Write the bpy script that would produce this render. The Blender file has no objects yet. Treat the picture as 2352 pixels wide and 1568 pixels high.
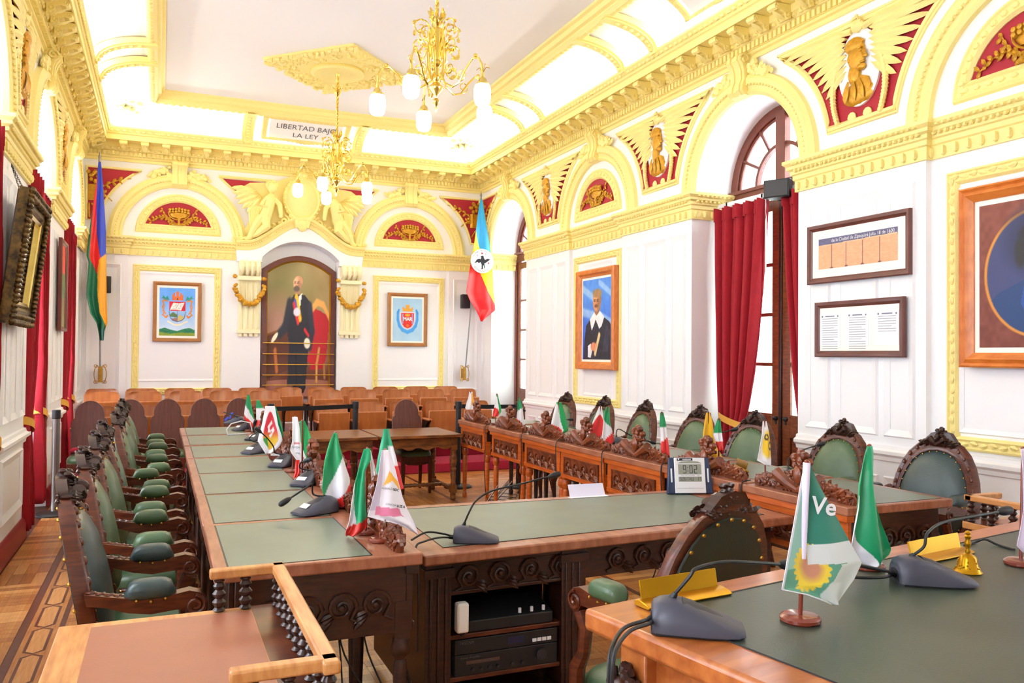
import bpy, math, random
import numpy as np
from mathutils import Vector, Matrix, Euler
random.seed(7)
S = bpy.context.scene
C = S.collection
PI = math.pi
sin, cos = math.sin, math.cos

# ---------------------------------------------------------------- camera
CAMH = 1.62
FPX = 1882.3
def _cam_rows(yaw, pitch, roll):
    r = np.array([cos(yaw), -sin(yaw), 0.]); f = np.array([sin(yaw), cos(yaw), 0.]); u = np.array([0, 0, 1.])
    f2 = f*cos(pitch)+u*sin(pitch); u2 = u*cos(pitch)-f*sin(pitch)
    return np.array([r*cos(roll)+u2*sin(roll), u2*cos(roll)-r*sin(roll), f2])
ROWS = _cam_rows(*np.radians([23.1635, .958, .4776]))
cam = bpy.data.cameras.new('camera'); camo = bpy.data.objects.new('camera', cam); C.objects.link(camo)
cam.sensor_width = 36; cam.lens = 36*FPX/2352; cam.clip_end = 200; cam.clip_start = .05
camo.matrix_world = Matrix([[ROWS[0][i], ROWS[1][i], -ROWS[2][i], (0, 0, CAMH)[i]] for i in range(3)]+[[0, 0, 0, 1]])
S.camera = camo
def ray(u, v):
    return np.array([(u-1176)/FPX, -(v-784)/FPX, 1]) @ ROWS
def pz(u, v, z): d = ray(u, v); t = (z-CAMH)/d[2]; return Vector((d[0]*t, d[1]*t, z))
def px(u, v, x): d = ray(u, v); t = x/d[0]; return Vector((x, d[1]*t, d[2]*t+CAMH))
def py(u, v, y): d = ray(u, v); t = y/d[1]; return Vector((d[0]*t, y, d[2]*t+CAMH))

# ---------------------------------------------------------------- light
W = bpy.data.worlds.new('daylight'); S.world = W; W.use_nodes = True
bg = W.node_tree.nodes['Background']; bg.inputs[0].default_value = (.90, .95, 1, 1); bg.inputs[1].default_value = 7
def portal(x, y, z, w, h, rz):
    l = bpy.data.lights.new('window_daylight', 'AREA'); l.shape = 'RECTANGLE'; l.size = w; l.size_y = h
    l.cycles.is_portal = True
    o = bpy.data.objects.new('window_daylight', l); C.objects.link(o)
    o.location = (x, y, z); o.rotation_euler = (PI/2, 0, rz)
WIN_L = [11.95, 9.05, 6.15, 3.25, .35]
for s_ in WIN_L: portal(-1.62, s_, 2.1, 1.6, 4.2, -PI/2)
def cove_lamp(x, y, rx, rz, length):      # lamps hidden behind the lip of the main cornice, washing the cove
    l = bpy.data.lights.new('cove_lamp', 'AREA'); l.shape = 'RECTANGLE'; l.size = length; l.size_y = .03; l.energy = 3.4*length; l.color = (1, .98, .94)
    o = bpy.data.objects.new('cove_lamp', l); C.objects.link(o); o.location = (x, y, 4.905); o.rotation_euler = (rx, 0, rz)
cove_lamp(-1.09+.345, 7.3, PI, PI/2, 11.6); cove_lamp(5.17-.345, 7.3, PI, PI/2, 11.6); cove_lamp(2.04, 13.5-.345, PI, 0, 5.4)
GLOBE_POWER = 22.0
S.view_settings.view_transform = 'Standard'; S.view_settings.look = 'None'
S.view_settings.gamma = 1; S.view_settings.use_curve_mapping = False
S.view_settings.exposure = 1.22
S.cycles.use_denoising = True
S.cycles.max_bounces = 9; S.cycles.diffuse_bounces = 6; S.cycles.transparent_max_bounces = 12
S.cycles.sample_clamp_indirect = 8; S.cycles.caustics_reflective = False; S.cycles.caustics_refractive = False

# ---------------------------------------------------------------- materials
def lin(c):
    return tuple(((x/255)/12.92 if x/255 <= .04045 else ((x/255+.055)/1.055)**2.4) for x in c)
def sock(n, *names):
    for k in names:
        if k in n.inputs: return n.inputs[k]
def mat(name, rgb, rough=.6, metal=0, spec=.5, var=0, scale=8, stretch=(1, 1, 1), bump=0, bscale=None, rgb2=None, detail=4, coat=0, emit=None, trans=0, sheen=0):
    m = bpy.data.materials.new(name); m.use_nodes = True
    nt = m.node_tree; b = nt.nodes['Principled BSDF']
    c1 = lin(rgb)+(1,)
    b.inputs['Base Color'].default_value = c1; b.inputs['Roughness'].default_value = rough; b.inputs['Metallic'].default_value = metal
    sock(b, 'Specular IOR Level', 'Specular').default_value = spec
    if coat: sock(b, 'Coat Weight', 'Clearcoat').default_value = coat; sock(b, 'Coat Roughness', 'Clearcoat Roughness').default_value = .12
    if sheen: sock(b, 'Sheen Weight', 'Sheen').default_value = sheen
    if emit: sock(b, 'Emission Color', 'Emission').default_value = lin(emit[0])+(1,); b.inputs['Emission Strength'].default_value = emit[1]
    if trans: sock(b, 'Transmission Weight', 'Transmission').default_value = trans
    if var or bump:
        tc = nt.nodes.new('ShaderNodeTexCoord'); mp = nt.nodes.new('ShaderNodeMapping')
        nt.links.new(tc.outputs['Object'], mp.inputs[0]); mp.inputs['Scale'].default_value = stretch
        nz = nt.nodes.new('ShaderNodeTexNoise'); nz.inputs['Scale'].default_value = scale; nz.inputs['Detail'].default_value = detail
        nt.links.new(mp.outputs[0], nz.inputs['Vector'])
        if var:
            rp = nt.nodes.new('ShaderNodeValToRGB')
            c2 = lin(rgb2)+(1,) if rgb2 else tuple(x*(1-var) for x in c1[:3])+(1,)
            rp.color_ramp.elements[0].position = .32; rp.color_ramp.elements[1].position = .68
            rp.color_ramp.elements[0].color = c2; rp.color_ramp.elements[1].color = c1
            nt.links.new(nz.outputs[0], rp.inputs[0]); nt.links.new(rp.outputs[0], b.inputs['Base Color'])
        if bump:
            n2 = nz
            if bscale:
                n2 = nt.nodes.new('ShaderNodeTexNoise'); n2.inputs['Scale'].default_value = bscale; n2.inputs['Detail'].default_value = 3
                nt.links.new(mp.outputs[0], n2.inputs['Vector'])
            bp = nt.nodes.new('ShaderNodeBump'); bp.inputs['Strength'].default_value = bump; bp.inputs['Distance'].default_value = .01
            nt.links.new(n2.outputs[0], bp.inputs['Height']); nt.links.new(bp.outputs[0], b.inputs['Normal'])
    return m
def paint_mat(name, rough=.55, sheen=0):
    m = bpy.data.materials.new(name); m.use_nodes = True; nt = m.node_tree; b = nt.nodes['Principled BSDF']
    a = nt.nodes.new('ShaderNodeVertexColor'); a.layer_name = 'Col'
    nt.links.new(a.outputs[0], b.inputs['Base Color']); b.inputs['Roughness'].default_value = rough
    if sheen: sock(b, 'Sheen Weight', 'Sheen').default_value = sheen
    return m
M = {}
M['white'] = mat('white_plaster', (246, 246, 250), .55, bump=.05, scale=40)
M['ceil'] = mat('ceiling_plaster', (238, 238, 244), .7, bump=.04, scale=30)
M['yellow'] = mat('yellow_plaster', (249, 232, 152), .5, bump=.12, scale=60, var=.05)
M['cream'] = mat('cream_plaster', (247, 240, 200), .5, bump=.1, scale=60)
M['red'] = mat('red_field', (172, 22, 44), .6)
M['gold'] = mat('gold_leaf', (216, 158, 38), .38, metal=.35, var=.25, scale=30, bump=.1)
M['goldmetal'] = mat('polished_brass', (240, 212, 116), .2, metal=1, var=.1, scale=20)
M['brassold'] = mat('aged_brass', (196, 150, 66), .3, metal=1, var=.25, scale=20)
M['carpet'] = mat('red_carpet', (170, 28, 62), .95, var=.15, scale=120, bump=.4)
M['redbase'] = mat('red_painted_wood', (150, 30, 42), .4, var=.15, scale=12)
M['velvet'] = mat('crimson_velvet', (168, 4, 30), .8, sheen=.08, var=.15, scale=20)
M['tie'] = mat('golden_tieback_cloth', (226, 166, 62), .6)
M['parquet'] = mat('oak_parquet', (196, 136, 70), .28, var=.3, rgb2=(164, 100, 44), scale=5, stretch=(14, 1.2, 1), bump=.03)
M['parquet2'] = mat('dark_oak_parquet', (176, 112, 54), .28, var=.3, rgb2=(140, 80, 34), scale=5, stretch=(14, 1.2, 1), bump=.03)
M['parquet3'] = mat('pale_oak_parquet', (214, 158, 92), .28, var=.25, rgb2=(190, 128, 66), scale=5, stretch=(14, 1.2, 1), bump=.03)
M['inlay'] = mat('dark_inlay_wood', (96, 52, 34), .3, var=.3, scale=10, stretch=(3, 1, 1))
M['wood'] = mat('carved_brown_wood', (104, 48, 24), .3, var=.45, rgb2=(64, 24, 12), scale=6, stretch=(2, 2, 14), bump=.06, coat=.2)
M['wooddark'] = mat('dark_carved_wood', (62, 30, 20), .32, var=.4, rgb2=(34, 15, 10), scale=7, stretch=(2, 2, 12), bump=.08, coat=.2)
M['desk'] = mat('reddish_desk_wood', (166, 88, 40), .32, var=.4, rgb2=(122, 54, 20), scale=5, stretch=(1.5, 8, 3), bump=.05, coat=.15)
M['desktop'] = mat('desk_edge_wood', (172, 112, 82), .3, var=.3, rgb2=(140, 82, 56), scale=4, stretch=(8, 1.5, 3), bump=.04)
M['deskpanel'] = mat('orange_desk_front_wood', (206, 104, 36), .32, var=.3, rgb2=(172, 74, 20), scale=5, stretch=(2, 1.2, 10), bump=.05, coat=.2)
M['nearwood'] = mat('near_table_wood', (188, 112, 56), .3, var=.35, rgb2=(156, 82, 36), scale=4, stretch=(1.2, 7, 7), bump=.05, coat=.2)
M['carve'] = mat('mid_brown_carving', (134, 66, 34), .3, var=.5, rgb2=(84, 36, 16), scale=12, bump=.05, coat=.2)
M['oakgold'] = mat('golden_oak', (208, 152, 92), .35, var=.3, rgb2=(176, 112, 58), scale=5, stretch=(9, 1.2, 3), bump=.06)
M['oakx'] = mat('dark_table_oak', (150, 92, 46), .34, var=.45, rgb2=(88, 48, 22), scale=5, stretch=(1.2, 9, 6), bump=.08)
M['ply'] = mat('varnished_plywood', (184, 112, 56), .32, var=.18, rgb2=(164, 92, 42), scale=3, stretch=(5, 1, 1), coat=.25)
M['plyx'] = mat('mahogany_veneer', (104, 46, 32), .32, var=.4, rgb2=(76, 30, 18), scale=4, stretch=(9, 1, 1), coat=.25)
M['leather'] = mat('green_leather', (78, 104, 72), .34, var=.2, scale=9, bump=.1, bscale=160, spec=.55)
M['leatherb'] = mat('dark_blue_green_leather', (54, 72, 72), .32, var=.2, scale=9, bump=.1, bscale=160, spec=.55)
M['leatherd'] = mat('dark_green_leather', (34, 44, 30), .5, var=.2, scale=9, bump=.1, bscale=160)
M['leathertop'] = mat('desk_green_leather', (112, 122, 106), .38, var=.15, scale=5, bump=.06, bscale=220, spec=.6)
M['leathertopd'] = mat('deep_green_desk_leather', (64, 74, 62), .36, var=.25, scale=4, bump=.08, bscale=220, spec=.6)
M['brownleather'] = mat('brown_desk_leather', (160, 98, 74), .38, var=.12, scale=5, bump=.06, bscale=220)
M['black'] = mat('black_plastic', (26, 26, 30), .45)
M['mic'] = mat('slate_grey_plastic', (66, 66, 80), .42, bump=.03, scale=200)
M['micdark'] = mat('charcoal_plastic', (44, 44, 50), .45, bump=.03, scale=200)
M['steel'] = mat('brushed_steel', (150, 150, 152), .3, metal=.9)
M['gilt'] = mat('dark_gilt_wood', (120, 92, 40), .4, metal=.4, var=.6, rgb2=(36, 26, 16), scale=25, bump=.2)
M['frameorange'] = mat('orange_brown_frame_wood', (224, 136, 62), .35, var=.25, rgb2=(200, 108, 40), scale=5, stretch=(2, 9, 2), coat=.2)
M['framebrown'] = mat('plain_brown_frame_wood', (176, 118, 62), .4, var=.2, scale=6)
M['framedark'] = mat('mahogany_frame', (110, 58, 48), .35, var=.25, scale=6, coat=.2)
M['paper'] = mat('white_paper', (250, 250, 252), .6)
M['mount'] = mat('ivory_mount_board', (250, 248, 240), .7)
M['lettering'] = mat('grey_lettering', (96, 96, 104), .6)
M['ink'] = mat('black_ink', (30, 30, 40), .6)
M['whiteink'] = mat('white_ink', (245, 245, 250), .6)
M['yink'] = mat('yellow_ink', (246, 200, 70), .6)
M['doorwood'] = mat('varnished_door_wood', (134, 70, 34), .35, var=.4, rgb2=(96, 44, 20), scale=5, stretch=(2, 2, 10), coat=.2)
M['transom'] = mat('reddish_arched_frame_wood', (122, 62, 46), .4, var=.25, scale=6)
M['blackmetal'] = mat('black_painted_metal', (20, 20, 22), .4, metal=.3)
M['belt'] = mat('black_belt_webbing', (16, 16, 20), .8)
M['globe'] = mat('lit_opal_glass', (255, 255, 255), .4, emit=((255, 246, 226), GLOBE_POWER))
M['navy'] = mat('navy_plastic', (40, 56, 88), .4)
M['clockwhite'] = mat('pearl_white_plastic', (232, 232, 234), .35)
M['lcd'] = mat('grey_green_lcd', (150, 152, 138), .3)
M['base'] = mat('red_brown_turned_wood', (128, 52, 34), .25, coat=.4, var=.2, scale=8)
M['acrylic'] = mat('lilac_white_card', (226, 220, 240), .4)
M['goldplate'] = mat('gold_nameplate', (200, 146, 20), .3, metal=.8, var=.15, scale=6)
M['redcush'] = mat('red_cushion_cloth', (176, 26, 52), .85)
M['cable'] = mat('black_cable_rubber', (22, 22, 26), .5)
M['cablew'] = mat('white_cable_rubber', (226, 226, 230), .5)
M['blue'] = mat('blue_ribbon', (40, 70, 190), .5)
M['paint'] = paint_mat('painted_canvas', .5)
M['cloth'] = paint_mat('printed_flag_cloth', .6, .15)
M['satin'] = paint_mat('satin_flag_cloth', .36, .1)
def glass_mat(name, tint, gl=.1, rough=.02, frost=0):
    m = bpy.data.materials.new(name); m.use_nodes = True; nt = m.node_tree; nt.nodes.clear()
    out = nt.nodes.new('ShaderNodeOutputMaterial'); mx = nt.nodes.new('ShaderNodeMixShader'); t = nt.nodes.new('ShaderNodeBsdfTransparent'); g = nt.nodes.new('ShaderNodeBsdfGlossy')
    t.inputs[0].default_value = lin(tint)+(1,); g.inputs['Roughness'].default_value = rough; mx.inputs[0].default_value = gl
    a = t
    if frost:
        d = nt.nodes.new('ShaderNodeBsdfTranslucent'); d.inputs[0].default_value = lin(tint)+(1,); m2 = nt.nodes.new('ShaderNodeMixShader'); m2.inputs[0].default_value = frost
        nt.links.new(t.outputs[0], m2.inputs[1]); nt.links.new(d.outputs[0], m2.inputs[2]); a = m2
    nt.links.new(a.outputs[0], mx.inputs[1]); nt.links.new(g.outputs[0], mx.inputs[2]); nt.links.new(mx.outputs[0], out.inputs[0])
    return m
M['glass'] = glass_mat('clear_window_glass', (250, 252, 255), .05)
M['frost'] = glass_mat('frosted_door_glass', (236, 244, 240), .05, .1, .6)
M['picglass'] = glass_mat('picture_glass', (255, 255, 255), .06)

# ---------------------------------------------------------------- mesh helpers
class MB:
    def __init__(s, fn=None): s.v = []; s.f = []; s.m = []; s.fn = fn; s.col = None
    def add(s, V, F, mi=0):
        o = len(s.v)
        s.v += [s.fn(*p) for p in V] if s.fn else [tuple(p) for p in V]
        for f in F: s.f.append([i+o for i in f]); s.m.append(mi)
    def box(s, x0, x1, y0, y1, z0, z1, mi=0):
        s.add([(x0, y0, z0), (x1, y0, z0), (x1, y1, z0), (x0, y1, z0), (x0, y0, z1), (x1, y0, z1), (x1, y1, z1), (x0, y1, z1)],
              [(0, 3, 2, 1), (4, 5, 6, 7), (0, 1, 5, 4), (1, 2, 6, 5), (2, 3, 7, 6), (3, 0, 4, 7)], mi)
    def prism(s, poly, d0, d1, mi=0, ax=2):
        n = len(poly)
        def P(a, b, d): return (a, b, d) if ax == 2 else ((d, a, b) if ax == 0 else (a, d, b))
        s.add([P(a, b, d0) for a, b in poly]+[P(a, b, d1) for a, b in poly],
              [list(range(n))[::-1], list(range(n, 2*n))]+[(i, (i+1) % n, n+(i+1) % n, n+i) for i in range(n)], mi)
    def loft(s, rings, closed=True, loop=False, caps=True, mi=0):
        n = len(rings[0]); V = [p for r in rings for p in r]; F = []
        R = len(rings); K = n if closed else n-1
        for i in range(R if loop else R-1):
            a = i*n; b = ((i+1) % R)*n
            for j in range(K): F.append((a+j, a+(j+1) % n, b+(j+1) % n, b+j))
        if caps and not loop and closed: F += [list(range(n))[::-1], list(range((R-1)*n, R*n))]
        s.add(V, F, mi)
    def tube(s, pts, r, n=8, mi=0, loop=False, flat=1, caps=True):
        pts = [Vector(p) for p in pts]; N = len(pts); rings = []; nrm = None
        for i, p in enumerate(pts):
            t = (pts[(i+1) % N]-pts[i-1]) if loop else (pts[min(i+1, N-1)]-pts[max(i-1, 0)])
            t = t.normalized() if t.length > 1e-9 else Vector((0, 0, 1))
            if nrm is None: nrm = t.orthogonal().normalized()
            nrm = (nrm-t*nrm.dot(t)); nrm = nrm.normalized() if nrm.length > 1e-6 else t.orthogonal().normalized()
            b = t.cross(nrm); R = r[i] if isinstance(r, (list, tuple)) else r
            rings.append([tuple(p+(nrm*cos(a)+b*sin(a)*flat)*R) for a in [2*PI*k/n for k in range(n)]])
        s.loft(rings, True, loop, caps, mi)
    def lathe(s, prof, n=16, c=(0, 0, 0), mi=0, ax='z'):
        def P(r, z, a):
            x, y = r*cos(a), r*sin(a)
            q = (x, y, z) if ax == 'z' else ((z, x, y) if ax == 'x' else (x, z, y))
            return (q[0]+c[0], q[1]+c[1], q[2]+c[2])
        s.loft([[P(max(r, 1e-4), z, 2*PI*k/n) for k in range(n)] for r, z in prof], True, False, True, mi)
    def blob(s, c, r, n=8, m=5, mi=0, rot=None):
        r = (r, r, r) if not isinstance(r, (tuple, list)) else r; rings = []
        for i in range(m+1):
            th = PI*i/m; ring = []
            for k in range(n):
                q = Vector((r[0]*max(sin(th), .02)*cos(2*PI*k/n), r[1]*max(sin(th), .02)*sin(2*PI*k/n), -r[2]*cos(th)))
                if rot: q = rot @ q
                ring.append((q[0]+c[0], q[1]+c[1], q[2]+c[2]))
            rings.append(ring)
        s.loft(rings, True, False, True, mi)
    def leaf(s, p, d, w, nrm, th=.01, mi=0, curl=.15):
        # pointed ridge leaf from p along d, lying against normal nrm
        p, d, nrm = Vector(p), Vector(d), Vector(nrm).normalized(); L = d.length; t = d.normalized(); b = t.cross(nrm).normalized()
        ks = [(0, .18), (.3, .8), (.6, 1), (.85, .6), (1, .03)]; V = []
        for k, ww in ks:
            q = p+d*k+nrm*(curl*L*sin(k*PI)*.5)
            V += [q-b*w*ww, q+nrm*th*(1-.6*k), q+b*w*ww, q-nrm*th*.3]
        F = []
        for i in range(4):
            a = i*4
            for j in range(4): F.append((a+j, a+(j+1) % 4, a+4+(j+1) % 4, a+4+j))
        F += [(3, 2, 1, 0), (16, 17, 18, 19)]
        s.add([tuple(v) for v in V], F, mi)
    def grid(s, fn, nu, nv, mi=0):
        V = [fn(i/nu, j/nv) for j in range(nv+1) for i in range(nu+1)]; k = nu+1
        s.add(V, [(j*k+i, j*k+i+1, (j+1)*k+i+1, (j+1)*k+i) for j in range(nv) for i in range(nu)], mi)
def mesh(name, mb, mats, smooth=35):
    me = bpy.data.meshes.new(name); me.from_pydata(mb.v, [], mb.f); me.update()
    for m in (mats if isinstance(mats, (list, tuple)) else [mats]): me.materials.append(M[m] if isinstance(m, str) else m)
    if len(me.materials) > 1: me.polygons.foreach_set('material_index', mb.m)
    if mb.col is not None:
        at = me.color_attributes.new('Col', 'FLOAT_COLOR', 'POINT'); c = np.ones((len(mb.v), 4), 'f'); c[:, :3] = mb.col; at.data.foreach_set('color', c.ravel())
    if smooth:
        me.polygons.foreach_set('use_smooth', [True]*len(me.polygons)); me.set_sharp_from_angle(angle=math.radians(smooth))
    return me
def link(o, parent=None):
    C.objects.link(o)
    if parent: o.parent = parent
    return o
def part(name, mb, mats, parent=None, label=None, bev=0, smooth=35, kind=None, loc=None):
    o = bpy.data.objects.new(name, mesh(name, mb, mats, smooth)); link(o, parent)
    if loc: o.location = loc
    if label: o['label'] = label
    if kind: o['kind'] = kind
    if bev:
        b = o.modifiers.new('b', 'BEVEL'); b.width = bev; b.segments = 2; b.limit_method = 'ANGLE'; b.angle_limit = math.radians(40)
    return o
def tag(o, label, cat, group=None):
    o['label'] = label; o['category'] = cat
    if group: o['group'] = group
    return o
def thing(name, label, cat, loc=(0, 0, 0), rz=0, group=None):
    o = bpy.data.objects.new(name, None); o.empty_display_size = .1; link(o); o.location = loc; o.rotation_euler = (0, 0, rz)
    return tag(o, label, cat, group)
def struct(name, mb, mats, bev=0, smooth=35, label=None):
    return part(name, mb, mats, None, label, bev, smooth, 'structure')
def sgroup(name):
    o = bpy.data.objects.new(name, None); link(o); o['kind'] = 'structure'; return o
def same(o, parent, loc=None, rot=None):
    c = o.copy(); link(c, parent)
    if loc is not None: c.location = loc
    if rot is not None: c.rotation_euler = rot
    return c
def dup(root, label, loc, rz=0, parent=None):
    c = root.copy(); link(c, parent)
    if parent is None:
        c.location = loc; c.rotation_euler = (0, 0, rz); c['label'] = label
    for ch in list(root.children): dup(ch, None, None, 0, c)
    return c
def arc(cx, cy, r, a0, a1, n): return [(cx+r*cos(a0+(a1-a0)*i/n), cy+r*sin(a0+(a1-a0)*i/n)) for i in range(n+1)]
def sweep(path, prof, closed=False):
    # path: plan points (x, y); profile: (d, z) with d to the left of the travel direction; mitred
    n = len(path); P = [Vector((p[0], p[1])) for p in path]; rings = []
    for i in range(n):
        def nr(a, b): t = (b-a).normalized(); return Vector((-t.y, t.x))
        if closed or 0 < i < n-1:
            n1 = nr(P[i-1], P[i]); n2 = nr(P[i], P[(i+1) % n]); m = (n1+n2); m = m/max(m.dot(n1), .2)
        else: m = nr(P[0], P[1]) if i == 0 else nr(P[-2], P[-1])
        rings.append([(P[i].x+m.x*d, P[i].y+m.y*d, z) for d, z in prof])
    return rings
def text(mb, s, size, fn, mi=0, align='CENTER', ext=.0015, bold=0):
    # lettering as real geometry: fn(x, y, depth) -> point
    cu = bpy.data.curves.new('t', 'FONT'); cu.body = s; cu.size = size; cu.align_x = align; cu.align_y = 'CENTER'; cu.resolution_u = 3; cu.offset = bold; cu.fill_mode = 'FRONT'
    o = bpy.data.objects.new('t', cu); C.objects.link(o); dg = bpy.context.evaluated_depsgraph_get(); me = o.evaluated_get(dg).to_mesh()
    V = [tuple(v.co) for v in me.vertices]; F = [tuple(p.vertices) for p in me.polygons]
    o.evaluated_get(dg).to_mesh_clear(); bpy.data.objects.remove(o); bpy.data.curves.remove(cu)
    old = mb.fn; mb.fn = None; mb.add([fn(x, y, ext) for x, y, z in V], F, mi); mb.fn = old
def spiral(cx, cy, r0, r1, a0, turns, n): return [(cx+(r0+(r1-r0)*i/n)*cos(a0+turns*2*PI*i/n), cy+(r0+(r1-r0)*i/n)*sin(a0+turns*2*PI*i/n)) for i in range(n+1)]
# ================================================================ structure
XL, XR, YB, YF = -1.09, 5.17, 13.5, -2.5
ZC = 5.3
def WR(s, z, n): return (XR-n, s, z)
def WL(s, z, n): return (XL+n, s, z)
def WB(s, z, n): return (s, YB-n, z)
WIN_R = [12.2, 6.39, .58]; HW = .785; SPR = 3.345

# floor: base slab, parquet blocks one by one where the photo shows them, the rest joined
b = MB(); b.box(XL-.6, XR+3.2, YF, YB+.5, -.1, -.006)
floor = struct('floor', b, 'inlay', smooth=0)
bk = {}
def block_mesh(w, l, m):
    k = (round(w, 3), round(l, 3), m)
    if k not in bk:
        q = MB(); q.box(0, w-.002, 0, l-.002, -.006, 0); bk[k] = mesh('parquet_block', q, m, 0)
    return bk[k]
PQ = ['parquet', 'parquet', 'parquet2', 'parquet3']
nb = 0
for ci, (x0, w) in enumerate(((-1.045, .308), (-.498, .3))):
    y = 4.2+ci*.03; k = 0
    while y < 9.6 and nb < 240:
        if (int((y-2.2)/.62)+ci) % 3 == 1:      # a patch of blocks laid the other way
            for j in range(4):
                o = bpy.data.objects.new('parquet_block', block_mesh(w/4, .3, random.choice(PQ))); link(o, floor); o.location = (x0+j*w/4, y, random.uniform(0, .0006)); nb += 1
            y += .3
        else:
            o = bpy.data.objects.new('parquet_block', block_mesh(w, .075, random.choice(PQ))); link(o, floor); o.location = (x0, y, random.uniform(0, .0006)); nb += 1
            y += .075
rest = MB()
def fill(x0, x1, y0, y1, w, l, along):
    x = x0
    while x < x1-.01:
        xx = min(x+(l if along == 'x' else w), x1); y = y0-(random.random()*l if along == 'y' else 0)
        while y < y1-.001:
            yy = min(y+(w if along == 'x' else l), y1); z = random.uniform(-.0006, .0003)
            rest.box(x, xx-.0018, max(y, y0), yy-.0018, -.006, z, random.choice((0, 0, 1, 2))); y = yy
        x = xx
fill(-1.045, -.737, -2.4, 4.2, .075, .29, 'x'); fill(-1.045, -.737, 9.6, 10.7, .075, .29, 'x'); fill(-.498, -.198, -2.4, 4.2, .075, .29, 'x'); fill(-.498, -.198, 9.6, 10.7, .075, .29, 'x')
fill(-.198, 2.55, -2.4, 10.75, .3, .075, 'y'); fill(2.55, 3.0, -2.4, 10.75, .075, .45, 'y'); fill(3.04, 5.12, -2.4, 10.75, .075, .42, 'x')
part('parquet_field', rest, ['parquet', 'parquet2', 'parquet3'], floor, smooth=0, kind='stuff')
# inlaid border: two dark stripes and a chain of elongated hexagons between them
for x0, w in ((-.737, .045), (-.53, .032), (3.0, .04)):
    q = MB(); q.box(x0, x0+w-.001, -2.4, 10.7, -.006, .0004); part('inlay_stripe', q, 'inlay', floor, smooth=0)
HX = [(0, 0), (.055, .04), (.055, .42), (0, .46), (-.055, .42), (-.055, .04)]
hi = [(a*.72, .23+(c-.23)*.93) for a, c in HX]
qi = MB(); qi.prism(hi, -.006, .0002); hexin = mesh('hexagon_block', qi, 'parquet3', 0)
qr = MB(); n6 = 6
qr.add([(a, c, .0005) for a, c in HX]+[(a, c, .0005) for a, c in hi], [(i, (i+1) % 6, 6+(i+1) % 6, 6+i) for i in range(6)]); hexring = mesh('hexagon_inlay', qr, 'inlay', 0)
qb = MB(); qb.box(-.692, -.53, -2.4, 10.7, -.006, -.0006); part('border_ground', qb, 'parquet', floor, smooth=0)
for k in range(18):
    y = 2.3+k*.46
    for me, nm in ((hexin, 'hexagon_block'), (hexring, 'hexagon_inlay')):
        o = bpy.data.objects.new(nm, me); link(o, floor); o.location = (-.61, y, 0)

# walls -----------------------------------------------------------
def arch_top(mb, c, hw, spr, z1, n0, n1, seg=24):
    pts = arc(c, spr, hw, PI, 0, seg)
    for i in range(seg):
        (a0, z0), (a1, zb) = pts[i], pts[i+1]
        mb.add([(a0, z0, n0), (a1, zb, n0), (a1, z1, n0), (a0, z1, n0), (a0, z0, n1), (a1, zb, n1), (a1, z1, n1), (a0, z1, n1)],
               [(0, 1, 2, 3), (7, 6, 5, 4), (0, 4, 5, 1)])
def pierced(mb, s0, s1, cs, hw, spr, depth):
    x = s0
    for c in sorted(cs)+[None]:
        e = s1 if c is None else c-hw
        if e > x: mb.box(x, e, 0, 5.4, 0, -depth)
        if c is None: break
        arch_top(mb, c, hw, spr, 5.4, 0, -depth); x = c+hw
wr = MB(WR); pierced(wr, YF, YB, WIN_R, HW, SPR, .55)
wall_r = struct('wall_right', wr, 'white')
for a, c in ((7.175, 8.6), (9.99, 11.43), (4.3, 5.605), (1.365, 2.9)):
    q = MB(WR); q.box(a, c, 0, 3.1, 0, .05); part('pilaster', q, 'white', wall_r, smooth=0)
wl = MB(WL); pierced(wl, YF, YB, WIN_L, HW, SPR, .45)
wall_l = struct('wall_left', wl, 'white')
wb = MB(WB)
NI = (1.44, 2.65)                       # the niche of the full-length portrait
wb.box(XL-.5, NI[0], 0, 5.4, 0, -.4); wb.box(NI[1], XR+.6, 0, 5.4, 0, -.4); wb.box(NI[0], NI[1], 0, 5.4, -.22, -.4); wb.box(NI[0], NI[1], 0, .5, 0, -.22)
NW = (NI[1]-NI[0])/2; NC = (NI[0]+NI[1])/2; NR = (NW**2+.28**2)/(2*.28)
narc = [(NC+NR*sin(t), 3.41-NR+NR*cos(t)) for t in [math.asin(NW/NR)*(-1+2*i/20) for i in range(21)]]
for i in range(20):
    (a0, z0), (a1, z1) = narc[i], narc[i+1]
    wb.add([(a0, z0, 0), (a1, z1, 0), (a1, 5.4, 0), (a0, 5.4, 0), (a0, z0, -.22), (a1, z1, -.22)], [(0, 1, 2, 3), (0, 4, 5, 1)])
wall_b = struct('wall_back', wb, 'white')
for a, c in ((XL, -.48), (4.56, XR)):
    q = MB(WB); q.box(a, c, 0, 3.1, 0, .04); part('pilaster', q, 'white', wall_b, smooth=0)
wf = MB(); wf.box(XL-.5, XR+.6, YF-.2, YF, 0, 5.4); struct('wall_front', wf, 'white')
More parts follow.
